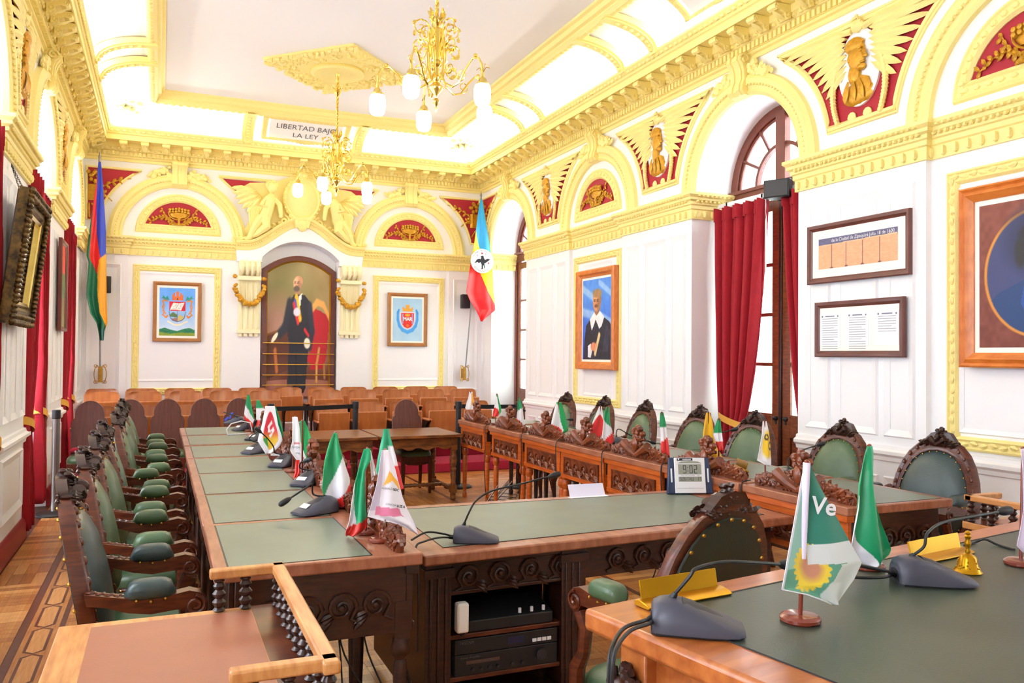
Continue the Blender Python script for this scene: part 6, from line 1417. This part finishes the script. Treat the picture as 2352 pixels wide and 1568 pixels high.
o = tflag('white party flag with orange corner and pink stripe, nearest on the left-hand desks', f, [([(1033, 876, 893), (1050, 873, 899), (1080, 868, 908), (1110, 862, 915), (1140, 853, 923), (1165, 845, 932), (1177, 841, 938), (1190, 880, 944), (1200, 915, 949), (1212, 935, 953), (1222, 951, 956)], .03, lambda c: (c.mix(c.U*0+1, (244, 240, 250)), c.mix((c.U < .26) & (c.V < .7), (214, 206, 228)), c.poly([(.62, .24), (.98, .38), (.98, .48), (.72, .36), (.3, .42)], (250, 186, 70)), c.mix((abs(c.V-.72-.06*(c.U-.5)) < .05) & (c.U > .18) & (c.U < .8), (232, 130, 170))), .008)], LFT, 60, 70, 'cloth')
ptext(o, 'ALIANZA', 891, 1122, 5, yd-.016, 'lettering', -.1); ptext(o, 'SOC', 910, 1125, 5.6, yd-.016, 'ink', -.12, .8, .3); ptext(o, 'CONCEJAL', 899, 1159, 4.6, yd-.016, 'lettering', -.14, .85); ptext(o, 'LUZ A', 921, 1163, 5.4, yd-.016, 'ink', -.14, .9, .3)
# right-hand desks
def rflag(label, u, v, rows, pf, m='satin', nu=20, nv=26, amp=.007):
    b = px(u, v, 3.29); b.z = .88; return tflag(label, b, [(rows, .0, pf, amp)], RFT, nu, nv, m)
rflag('small white and orange flag at the far end of the right-hand desks', 1079, 945, [(899.5, 1077.8, 1084.7), (912.5, 1075, 1087), (923, 1070.6, 1089), (936, 1067, 1089), (940, 1069, 1083)], lambda c: (c.mix(c.U*0+1, WH), c.mix((c.U > .6) & (c.V > .1) & (c.V < .75), (244, 176, 84))), 'cloth')
gwr = lambda c: (c.mix(c.U*0+1, WH), split(c, [(0, -.1), (.1, .5), (.5, .62), (1, .8)], (10, 160, 84)), split(c, [(0, -1), (.55, -.1), (.66, .5), (.9, .9), (1, 1)], RD, -1))
rflag('small green white red flag, second from the far end of the right-hand desks', 1138, 975, [(905, 1139.5, 1143), (923, 1136.7, 1146.5), (934, 1133.5, 1149.7), (945, 1131, 1149.7), (956, 1130, 1141)], gwr)
rflag('small green white red flag in front of the dark far door', 1192, 985, [(911, 1189.4, 1193), (934, 1187.7, 1199.6), (951.5, 1185.5, 1200.7), (962, 1183.8, 1201.8), (975, 1188.8, 1204), (985, 1192, 1199.6)], lambda c: (c.mix(c.V > .38-.1*(c.U-.5), WH), split(c, [(0, -1), (.62, -.1), (.75, .4), (.95, .8), (1, 1)], RD, -1)))
rflag('white flag with green side and red tip in front of the farthest visible armchair', 1280, 1008, [(923, 1277.7, 1288.5), (945, 1271, 1295), (967, 1264.7, 1299), (984, 1261, 1302.6), (988, 1261, 1302.6), (1001, 1262.5, 1283), (1010, 1270, 1277.7)], gwr, 'satin', 30, 36, .012)
def p_mais(c): c.mix(c.U*0+1, (248, 244, 248)); c.ell(.56, .52, .5, .32, (224, 46, 46), .05)
o = rflag('white flag with a red oval and yellow letters on the right-hand desks', 1372, 1030, [(933, 1376, 1382), (951.5, 1367.6, 1384), (977.6, 1355.7, 1385), (1008, 1341.6, 1377), (1014, 1345, 1375), (1027.4, 1350, 1353.6)], p_mais, 'cloth', 44, 50); ptext(o, 'MAIS', 1364, 994, 10, o.location.y-.012, 'yink', -.85, .8, .5)
rflag('green white red flag touching the red oval emblem flag', 1390, 1032, [(934, 1392, 1399.5), (945, 1388, 1399.5), (967, 1384, 1399), (988, 1380.7, 1403.5), (1001, 1378.5, 1406.7), (1012, 1379.6, 1407.3), (1025, 1385, 1397)], lambda c: (c.mix(c.V > .42+.2*(c.U-.5), WH), split(c, [(0, 2), (.6, 1.1), (.75, .5), (.9, .1), (1, -.1)], RD)))
rflag('upright green white red flag just left of the digital clock', 1526, 1062, [(947, 1516, 1523.8), (971, 1514, 1528), (999, 1515, 1529), (1032, 1514, 1531.4), (1049, 1518, 1531.4)], lambda c: (c.mix(c.V > .34, WH), c.mix(c.V > .66-.1*c.U, RD)))
o = rflag('yellow flag with brown fringe behind the digital clock', 1628, 1070, [(947, 1622, 1631), (970, 1616, 1635), (993.5, 1611, 1637), (1017, 1609, 1640.6), (1040, 1609, 1651), (1052, 1611, 1657), (1061, 1644, 1656)], lambda c: (c.mix(c.U*0+1, (250, 192, 20)), c.mix((c.U < .08) & (c.V > .6), (60, 100, 200))), 'satin', 34, 40, .012)
q = MB(); yb_ = o.location.y-.004
for i in range(26):
    t = i/25; u = np.interp(t, [0, .3, .6, .85, 1], [1631, 1636, 1639, 1650, 1657]); v = np.interp(t, [0, .3, .6, .85, 1], [948, 980, 1012, 1040, 1053]); p = py(u, v, yb_)-Vector(o.location); q.tube([tuple(p), tuple(p+Vector((.006, 0, -.012)))], .0022, 4)
part('fringe', q, 'wood', o, kind='stuff')
rflag('small green white red flag right of the yellow fringed flag', 1651, 1060, [(962, 1647.6, 1654.6), (982, 1639.4, 1654.6), (998, 1636, 1654.6), (1017, 1640.6, 1654.6), (1033, 1644, 1653.5)], lambda c: (c.mix(c.V > .45, WH), c.mix(c.V > .72, RD)))
def p_wy(c): c.mix(c.U*0+1, (248, 246, 250)); c.ell(.75, .52, .45, .3, (250, 206, 44), .3); c.ell(.62, .36, .2, .07, (70, 60, 60), .2); c.ell(.62, .36, .09, .03, (250, 206, 44), .2); c.ell(.95, .56, .2, .1, (80, 66, 60), .2); c.ell(.95, .56, .1, .05, (250, 206, 44), .2)
rflag('white flag with yellow ringed emblem in front of the brown doors', 1758, 1085, [(966.6, 1751.7, 1760), (993.5, 1747, 1764.5), (1017, 1741, 1765.7), (1040, 1735, 1765.7), (1054, 1731, 1765.7), (1068, 1754, 1764.5)], p_wy, 'cloth', 30, 36)
# near table
f = on(1838, 1428, 1.0); f.z = 1.0015
def p_ve(c):
    c.mix(c.U*0+1, (38, 128, 108)); t = (c.V*316+1062)
    lf = np.interp(t, [1062, 1325], [1848, 1775]); rt = np.interp(t, [1062, 1288, 1325, 1378], [1859, 1966, 1946, 1906]); lf = np.interp(t, [1062, 1325, 1345, 1362, 1378], [1848, 1775, 1830, 1862, 1888]); X = lf+(rt-lf)*c.U
    ps = np.interp(t, [1062, 1290], [1852, 1842]); c.mix((X < ps), (150, 200, 184)); c.mix((X > ps) & (t > 1284), (104, 168, 140)); c.mix(t > 1290, (96, 164, 136))
    an = np.arctan2((t-1292)/52, (X-1846)/40); rr = np.hypot((X-1846)/40, (t-1292)/52); c.mix((rr < .86+.16*np.abs(np.sin(an*11))), (244, 212, 60)); c.mix(np.clip((.72-rr)/.35, 0, 1), (206, 140, 110))
    c.mix((X > ps) & (t > 1244) & (t < 1286+.06*(X-1850)), (222, 226, 224)); c.mix(X < lf+5, (224, 224, 232))
    d = (X-1900)*.8+(t-1330)*.55; c.mix((d > -12) & (t > 1292) & (X > 1870), (214, 218, 210))
o = tflag('green party flag with sunflower and white band on the near table', f, [([(1062, 1848, 1859), (1100, 1836, 1872), (1150, 1822, 1896), (1200, 1808, 1921), (1250, 1794, 1946), (1288, 1784, 1966), (1325, 1775, 1946), (1345, 1830, 1930), (1362, 1862, 1917), (1378, 1888, 1906)], -.012, p_ve, .006)], None, 130, 170, 'cloth')
q = MB(); z1 = py(1851, 1062, f.y).z-f.z; z0 = py(1843, 1282, f.y).z-f.z; q.tube([tuple(py(1843, 1282, f.y)-f), tuple(py(1853, 1062, f.y)-f)], .0085, 12); part('pole_sleeve', q, mat('lilac_white_cloth', (232, 222, 244), .6), o, 'white sleeve around the flag pole')
ptext(o, 'Ve', 1893, 1164, 40, f.y-.003, 'whiteink', -.12, .95, 1.2); ptext(o, 'CONCEJAL', 1916, 1271, 15, f.y-.003, 'lettering', -.04, .8); ptext(o, 'RODRIGUEZ', 1925, 1324, 13, f.y-.003, 'lettering', .95, .85, 0, mirror=-1)
f = on(1995, 1306, 1.0); f.z = 1.0015
tflag('glossy green satin flag with white edge, second on the near table', f, [([(1024, 1991, 2003), (1040, 1984, 2005), (1075, 1971, 2005), (1110, 1962, 2004), (1160, 1957, 2011), (1200, 1948, 2020), (1235, 1941, 2031), (1258, 1942, 2036), (1270, 1952, 2030), (1285, 1966, 2010), (1292, 1974, 1990)], .015, lambda c: (c.mix(c.U*0+1, (10, 160, 104)), split(c, [(0, -.1), (.4, .0), (.6, .1), (.78, .22), (.9, .38), (1, .5)], WH, -1), c.mix((c.V > .26) & (c.V < .42) & (c.U > .88), WH)), .022)], None, 56, 80)
f = on(2345, 1298, 1.0); f.z = 1.0015
tflag('white table flag cut off at the right border of the photo', f, [([(1030, 2344, 2356), (1100, 2342, 2375), (1165, 2338, 2390), (1204, 2330, 2400), (1240, 2321, 2400), (1258, 2335, 2395)], .01, lambda c: (c.mix(c.U*0+1, (236, 220, 246)), c.mix(c.U > .5, (246, 240, 250))), .012)], None, 30, 40, 'cloth')

# gooseneck microphones: local +x is the low front of the base
MG = 'desk microphones along the council desks'
def mic(label, loc, rz, stem, grp=None, col='mic', cables=None, plate=True, brand=False):
    o = thing('desk_microphone', label, 'microphone', loc, rz, grp); wp = loc
    SEC = [(-.008, .05, .046), (-.004, .058, .05), (.012, .066, .056), (.035, .069, .06), (.07, .062, .063), (.11, .046, .066), (.15, .029, .066), (.178, .018, .06), (.195, .011, .046)]
    q = MB(); q.loft([[(x-.09, w*math.copysign(abs(cos(a))**.75, cos(a)), .006+h*max(0, sin(a))**.8) for a in [PI*i/16 for i in range(17)]] for x, h, w in SEC]); part('base', q, col, o, smooth=50)
    q = MB(); q.prism([(-.1, -.035), (-.09, -.05), (.05, -.058), (.09, -.05), (.1, -.03), (.1, .03), (.09, .05), (.05, .058), (-.09, .05), (-.1, .035)], 0, .009); part('underside', q, 'black', o)
    q = MB(); q.prism([(-.034, .003), (.034, .003), (.031, .022), (.02, .035), (0, .04), (-.02, .035), (-.031, .022)], -.1005, -.08, ax=0); sk = part('socket', q, 'black', o)
    q = MB(); q.loft([[(x, y, z+.0012*(1-abs(y)/.04)) for y in (-.036, -.018, 0, .018, .036)] for x, z in ((-.03, .0725), (.0, .063), (.03, .049), (.06, .0345))], False); q.v = [(x, y, z-.006*(y/.036)**2*1.5) for x, y, z in q.v]; part('top_panel', q, 'micdark', o, smooth=60)
    if plate: q = MB(); q.loft([[(x, y, z) for y in (-.028, .028)] for x, z in ((.045, .0485), (.07, .0335))], False); part('name_plate', q, 'paper', o, smooth=0)
    if brand:
        q = MB(); text(q, 'BOSCH', .013, lambda x, y, d: (-.1015+.25*(y+.01), -x, .0495+y*.9), 0); part('lettering', q, 'ink', o, smooth=0)
    bx0 = Vector((-.055, 0, .07)); iv = Matrix.Rotation(-rz, 3, 'Z'); pts = [bx0]+[iv @ (Vector(p)-Vector(wp)) for p in stem]
    q = MB(); q.tube([(-.055, 0, .066), tuple(bx0*.75+pts[1]*.25)], [.011, .006], 10); part('stem_socket', q, 'black', o)
    # smooth the neck
    P3 = []; n = len(pts)
    for i in range(n-1):
        a, b_, c_, d_ = pts[max(i-1, 0)], pts[i], pts[i+1], pts[min(i+2, n-1)]
        for k in range(6): t = k/6; P3.append(.5*((2*b_)+(c_-a)*t+(2*a-5*b_+4*c_-d_)*t*t+(3*b_-a-3*c_+d_)*t**3))
    P3.append(pts[-1]); q = MB(); q.tube([tuple(p) for p in P3], .0042, 8); nk = part('gooseneck', q, 'black', o)
    dr = (pts[-1]-pts[-2]).normalized(); q = MB(); q.tube([tuple(pts[-1]+dr*t) for t in (-.02, -.012, .0, .012, .03, .04, .045)], [.005, .009, .0125, .0135, .0135, .011, .005], 12); part('mic_head', q, 'black', nk, smooth=50)
    if cables:
        for cb in cables:
            q = MB(); cp = [Vector((-.1, -.012+.02*(cb is cables[0]), .02))]+[iv @ (Vector(p)-Vector(wp)) for p in cb]; P4 = []
            for i in range(len(cp)-1):
                a, b_, c_, d_ = cp[max(i-1, 0)], cp[i], cp[i+1], cp[min(i+2, len(cp)-1)]
                for k in range(6): t = k/6; P4.append(.5*((2*b_)+(c_-a)*t+(2*a-5*b_+4*c_-d_)*t*t+(3*b_-a-3*c_+d_)*t**3))
            q.tube([tuple(p) for p in P4]+[tuple(cp[-1])], .0045, 8); q.tube([tuple(cp[0]), tuple(cp[0]*.7+cp[1]*.3)], [.008, .006], 8); part('plug_cable', q, 'cable', sk)
    return o
DZ = .8815
def mp(u, v, y): return tuple(py(u, v, y))
for (u, v), rz, st, lb in (((540, 972), 2.6, [(520, 948), (515, 947), (545, 957)], 'farthest, with a blue ribbon tied to it'), ((559, 988), 3.6, [(556, 968), (552, 962), (569, 970)], 'second farthest, beside a white cable'),
                           ((590, 1010), 3.9, [(583, 992), (582, 984), (585, 973)], 'third farthest, partly hidden by the heart emblem flag'), ((586, 1040), 3.9, [(574, 1010), (578, 1000), (597, 988), (628, 968)], 'before the leaning heart emblem flag'),
                           ((648, 1070), 4.1, [(632, 1040), (628, 1025), (612, 1004), (596, 990)], 'beside the tipped round flag base'), ((705, 1112), 4.0, [(690, 1075), (691, 1062), (702, 1058)], 'below the faded white flag'),
                           ((725, 1178), 3.55, [(720, 1135), (716, 1112), (700, 1122), (660, 1148)], 'nearest, between the first two desks')):
    p = pz(u, v, DZ); p.z = DZ; y = p.y
    mic('grey gooseneck microphone on the left-hand desks, '+lb, p, rz, [mp(a, b_, y+.02-.03*i) for i, (a, b_) in enumerate(st)], MG)
for (u, v), st, lb in (((1172, 968), [(1168, 940), (1180, 935), (1199, 941)], 'at the far end'), ((1262, 975), [(1255, 963), (1272, 963), (1308, 963)], 'behind the white flag with green side'), ((1425, 1005), [(1420, 985), (1450, 1000), (1496, 1015)], 'between the emblem flag and the lone flag'),
                       ((1640, 1035), [(1625, 1012), (1655, 995), (1683, 987)], 'beside the yellow fringed flag'), ((1822, 1075), [(1812, 1052), (1845, 1033), (1882, 1021)], 'pointing over the large leaf crest')):
    p = px(u, v, 3.5); p.z = DZ; y = p.y
    mic('grey gooseneck microphone on the right-hand desks, '+lb, p, .3, [mp(a, b_, y-.0) for a, b_ in st], MG)
p = pz(1092, 1243, .7815); p.z = .7815; y = p.y
mic('grey gooseneck microphone on the clock table with two cables', p, -.35, [mp(1078, 1175, y), mp(1095, 1148, y), mp(1130, 1127, y), mp(1200, 1110, y), mp(1268, 1092, y)], None, 'mic', [[mp(1020, 1226, y+.05), mp(980, 1222, y+.05), mp(945, 1240, y+.02)], [mp(1010, 1234, y), mp(975, 1243, y-.02), mp(955, 1258, y-.06), (.985, 3.26, .70), (.985, 3.26, .4)]], False, True)
p = pz(1598, 1448, 1.0015); p.z = 1.0015; y = p.y
mic('large grey gooseneck microphone at the near table corner, before a gold nameplate', p, -.55, [mp(1583, 1325, y), mp(1600, 1305, y), mp(1660, 1290, y+.02), mp(1740, 1292, y+.05), mp(1800, 1296, y+.08)], None, 'mic', [[mp(1480, 1425, y), mp(1430, 1445, y-.02), mp(1402, 1500, y-.1), mp(1398, 1580, y-.12)], [mp(1490, 1432, y-.01), mp(1445, 1450, y-.04), mp(1412, 1500, y-.13), mp(1405, 1590, y-.14)]], False, True)
p = pz(2140, 1338, 1.0015); p.z = 1.0015; y = p.y
mic('grey gooseneck microphone on the near table beside the brass bell', p, -.5, [mp(2122, 1255, y), mp(2130, 1225, y), mp(2165, 1200, y+.02), mp(2240, 1185, y+.03), mp(2302, 1174, y+.04)], None, 'mic', [[mp(2030, 1325, y+.01), mp(1960, 1325, y+.03), mp(1900, 1312, y+.07)], [mp(2040, 1312, y+.03), mp(1970, 1298, y+.06), mp(1925, 1290, y+.1)]], False, True)

# digital clock
pc = pz(1586, 1135, .7815); o = thing('digital_clock', 'white and navy digital desk clock showing nine oh two', 'clock', (pc.x, pc.y, .7815), -.32)
TL = lambda a, b_, d: (a, -d*.97+b_*.2, b_*.97+d*.2+.003); cw, chh = .272, .222
q = MB(TL); q.loft([[(x, z, d) for x, z in ((-cw/2-.01*t, 0), (cw/2+.01*t, 0), (cw/2-.012*t+.0, chh), (-cw/2+.012*t, chh))] for d, t in ((-.022, .9), (0, 1), (.006, .9))]); part('case', q, 'navy', o, bev=.006)
q = MB(TL); q.prism([(-cw/2+.04, .004), (cw/2-.04, .004), (cw/2-.04, chh-.003), (-cw/2+.04, chh-.003)], .006, .012); fc = part('face', q, 'clockwhite', o, bev=.003)
q = MB(TL); q.box(-.072, .072, .118, .18, .012, .0135); q.prism([(-.076, .186), (.076, .186), (.05, .197), (0, .2), (-.05, .197)], .012, .0145, 0); part('display', q, 'lcd', fc, smooth=0)
q = MB(TL); q.box(-.072, .072, .074, .104, .012, .0135); part('display', q, 'lcd', fc, smooth=0)
q = MB(TL); q.box(-.078, .02, .202, .217, .012, .0136); part('maker_label', q, 'ink', fc, smooth=0)
q = MB(); text(q, 'voxicom', .0155, lambda x, y, d: TL(-.017+x, .2095+y, .0138), bold=.0004); q.fn = TL; q.prism([(-.074, .213), (-.068, .205), (-.062, .213), (-.065, .216), (-.068, .214), (-.071, .216)], .0137, .0141); part('lettering', q, 'whiteink', fc, smooth=0)
SEG = {'0': 'abcdef', '1': 'bc', '2': 'abged', '3': 'abgcd', '7': 'abc', '8': 'abcdefg', '9': 'abcdfg', 'T': 'aH', 'H': 'bcefg', 'U': 'bcdef', ' ': ''}
def seg(mb, s, x, y, w, h, t, gap):
    for ch_ in s:
        if ch_ == ':': mb.box(x, x+t, y+h*.28, y+h*.28+t, .0136, .0142); mb.box(x, x+t, y+h*.68, y+h*.68+t, .0136, .0142); x += t+gap; continue
        G = {'a': (0, w, h-t, h), 'd': (0, w, 0, t), 'g': (0, w, h/2-t/2, h/2+t/2), 'f': (0, t, h/2, h), 'b': (w-t, w, h/2, h), 'e': (0, t, 0, h/2), 'c': (w-t, w, 0, h/2), 'H': (w/2-t/2, w/2+t/2, 0, h)}
        for k in SEG[ch_]: a = G[k]; mb.box(x+a[0]+.0004, x+a[1]-.0004, y+a[2]+.0004, y+a[3]-.0004, .0136, .0142)
        x += w+gap
q = MB(TL); seg(q, '9:02', -.043, .124, .02, .049, .0045, .008); part('digits', q, 'ink', fc, smooth=0)
q = MB(TL); seg(q, '328', -.066, .079, .0105, .021, .0026, .0042); seg(q, 'THU', -.02, .079, .0105, .021, .0026, .0042); seg(q, '17', .042, .079, .0105, .021, .0026, .0042); part('digits', q, 'ink', fc, smooth=0)
q = MB(); text(q, 'MONTH  DATE  DAY OF WEEK        TEMP', .0062, lambda x, y, d: TL(x, .111+y, .0125)); text(q, 'PERPETUAL CALENDAR THERMOMETER WITH CLOCK ALARM', .0058, lambda x, y, d: TL(x, .033+y, .0125)); part('lettering', q, 'lettering', fc, smooth=0)
for sx in (-1, 1): q = MB(TL); q.box(sx*(cw/2-.022)-.005, sx*(cw/2-.022)+.005, .07, .155, .005, .009); part('side_bar', q, 'clockwhite', o, bev=.003)
q = MB(); q.loft([[(x, y, z) for x in (-.05, .05)] for y, z in ((.02, .1), (.09, 0))], False); part('rear_stand', q, 'navy', o)
# nameplates
pc = pz(1350, 1140, .7815); o = thing('card_holder', 'clear holder with blank lilac white card on the clock table edge', 'nameplate', (pc.x, pc.y, .7815), -.05)
q = MB(); q.loft([[(x, y, z) for y, z in ((0, 0), (-.003, 0), (.035, .07), (.038, .07))] for x in (-.115, .115)]); part('card', q, 'acrylic', o, smooth=0)
q = MB(); q.box(-.125, .125, -.03, .01, 0, .003); part('foot', q, 'paper', o, smooth=0)
def gold_plate(label, p0, p1, z):
    a, b_ = pz(*p0, z), pz(*p1, z); L = (b_-a).length; an = math.atan2(b_.y-a.y, b_.x-a.x); o = thing('gold_nameplate', label, 'nameplate', (a+b_)/2, an)
    q = MB(); q.loft([[(x, y, zz) for y, zz in ((0, .01), (.004, .01), (.017, .058), (.012, .062), (.01, .056))] for x in (-L/2, L/2)]); part('plate', q, 'goldplate', o, bev=.001)
    q = MB(); q.loft([[(x, y, zz) for y, zz in ((-.035, 0), (.02, 0), (.02, .012), (.004, .018), (-.03, .012), (-.04, .006))] for x in (-L/2-.01, L/2+.012)]); part('foot', q, 'goldplate', o, bev=.002); return o
gold_plate('gold nameplate behind the microphone at the near table corner', (1475, 1392), (1650, 1360), 1.0015); gold_plate('gold nameplate left of the brass bell', (2095, 1292), (2208, 1268), 1.0015)
p = pz(1700, 1082, .8815); o = gold_plate('gold nameplate on a right-hand desk beyond the clock', (1690, 1072), (1712, 1085), .8815)
# brass hand bell
p = pz(2223, 1314, 1.0015); p.z = 1.0015; o = thing('hand_bell', 'brass hand bell with embossed leaves on the near table', 'bell', p)
q = MB(); q.lathe([(.037, 0), (.039, .003), (.035, .007), (.03, .016), (.0255, .03), (.023, .042), (.018, .05), (.008, .055), (.005, .057)], 24); rnd = random.Random(4)
for i in range(40): a = rnd.random()*2*PI; z = rnd.uniform(.008, .045); r = np.interp(z, [0, .03, .05], [.034, .0255, .018]); q.blob((r*cos(a), r*sin(a), z), .003, 5, 4)
part('bell_body', q, 'goldplate', o, smooth=50); q = MB(); q.lathe([(.006, .055), (.008, .06), (.005, .066), (.008, .078), (.0095, .086), (.006, .094), (.008, .1), (.0095, .104), (.006, .109), (.009, .114), (.006, .119), (.001, .121)], 16); part('handle', q, 'goldplate', o, smooth=50)
# ribbon, loops of cable, paper
p = pz(528, 972, .8815); o = part('ribbon_bow', (lambda q: (q.tube([(-.05, 0, .03), (-.02, .01, .06), (0, 0, .05), (.01, .02, .09), (.03, .01, .11)], [.012, .014, .008, .014, .01], 6, flat=.25), q)[1])(MB()), 'blue', None); tag(o, 'blue ribbon bow on the farthest left-hand microphone', 'ribbon'); o.location = (p.x-.0, p.y, .8815)
p = pz(522, 998, .8815); q = MB(); q.tube([(-.0, -.05, .006), (-.01, -.05, .05), (.03, -.03, .1), (.12, .0, .12), (.2, .03, .1), (.22, .05, .02)], .006, 6); q.tube([(0, -.05, .006), (.1, -.04, .006), (.2, .02, .006)], .006, 6)
o = part('cable_loop', q, 'cablew'); tag(o, 'white cable looping up from the farthest left-hand desks', 'cable'); o.location = (p.x, p.y, .8815)
# cables between desks and floor
def cable(label, pts, m='cable', r=.004):
    cp = [Vector(p) for p in pts]; P4 = []
    for i in range(len(cp)-1):
        a, b_, c_, d_ = cp[max(i-1, 0)], cp[i], cp[i+1], cp[min(i+2, len(cp)-1)]
        for k in range(7): t = k/7; P4.append(.5*((2*b_)+(c_-a)*t+(2*a-5*b_+4*c_-d_)*t*t+(3*b_-a-3*c_+d_)*t**3))
    q = MB(); q.tube([tuple(p) for p in P4]+[tuple(cp[-1])], r, 6); return tag(part('cable', q, m), label, 'cable', 'cables hanging from the right-hand desks' if 'front of the right-hand' in label else None)
ND = ['nearest', 'second nearest', 'third nearest', 'fourth nearest', 'fifth nearest', 'sixth nearest']
for i in range(1, 7):
    y = RY[i]; x = 3.13
    cable('black cable hooked over the front of the right-hand desks, %s joint' % ND[i-1], [(x+.06, y-.02, .9), (x-.012, y-.03, .885), (x-.03, y-.05, .78), (x-.03, y-.06, .62), (x-.02, y-.02, .4), (x+.02, y+.05*(i % 3), .12), (x-.1+.05*i, y+.2, .008)])
rnd = random.Random(12)
for i in range(5):
    x0, y0_ = 3.25+.1*i, 8.0+.2*i
    cable(['grey', 'pale', 'dark', 'short', 'looped'][i]+' cable strand on the parquet under the far right-hand desks', [(x0-.2, y0_-.5, .3 if i < 2 else .008), (x0-.25, y0_-.2, .01), (x0-.05, y0_+.1, .008), (x0+.15, y0_-.05, .008), (x0+.05, y0_-.25, .008), (x0-.1, y0_-.1, .01), (x0+.3, y0_+.3, .2)], 'cablew' if i in (1,) else 'cable', .0035)
for i in range(6):
    x0 = .55+.07*i; lb = ['thick', 'thin', 'curling', 'straight', 'twisted', 'long'][i]
    cable('%s black cable in the tangle under the nearest left-hand desk' % lb, [(x0, 3.3, .83), (x0+rnd.uniform(-.05, .05), 3.2, .5), (x0+rnd.uniform(-.12, .12), 3.15, .2), (x0+rnd.uniform(-.1, .2), 3.1+rnd.uniform(-.1, .2), .01), (x0+rnd.uniform(-.1, .3), 3.3+rnd.uniform(-.1, .3), .008), (x0+rnd.uniform(0, .3), 3.5, .01)], 'cable', .0035)
cable('black cable lying across the far edge of the near table', [tuple(pz(2330, 1262, 1.006)), tuple(pz(2290, 1250, 1.006)), tuple(pz(2262, 1238, 1.02)), tuple(pz(2240, 1245, 1.006)), tuple(pz(2215, 1252, 1.006))])
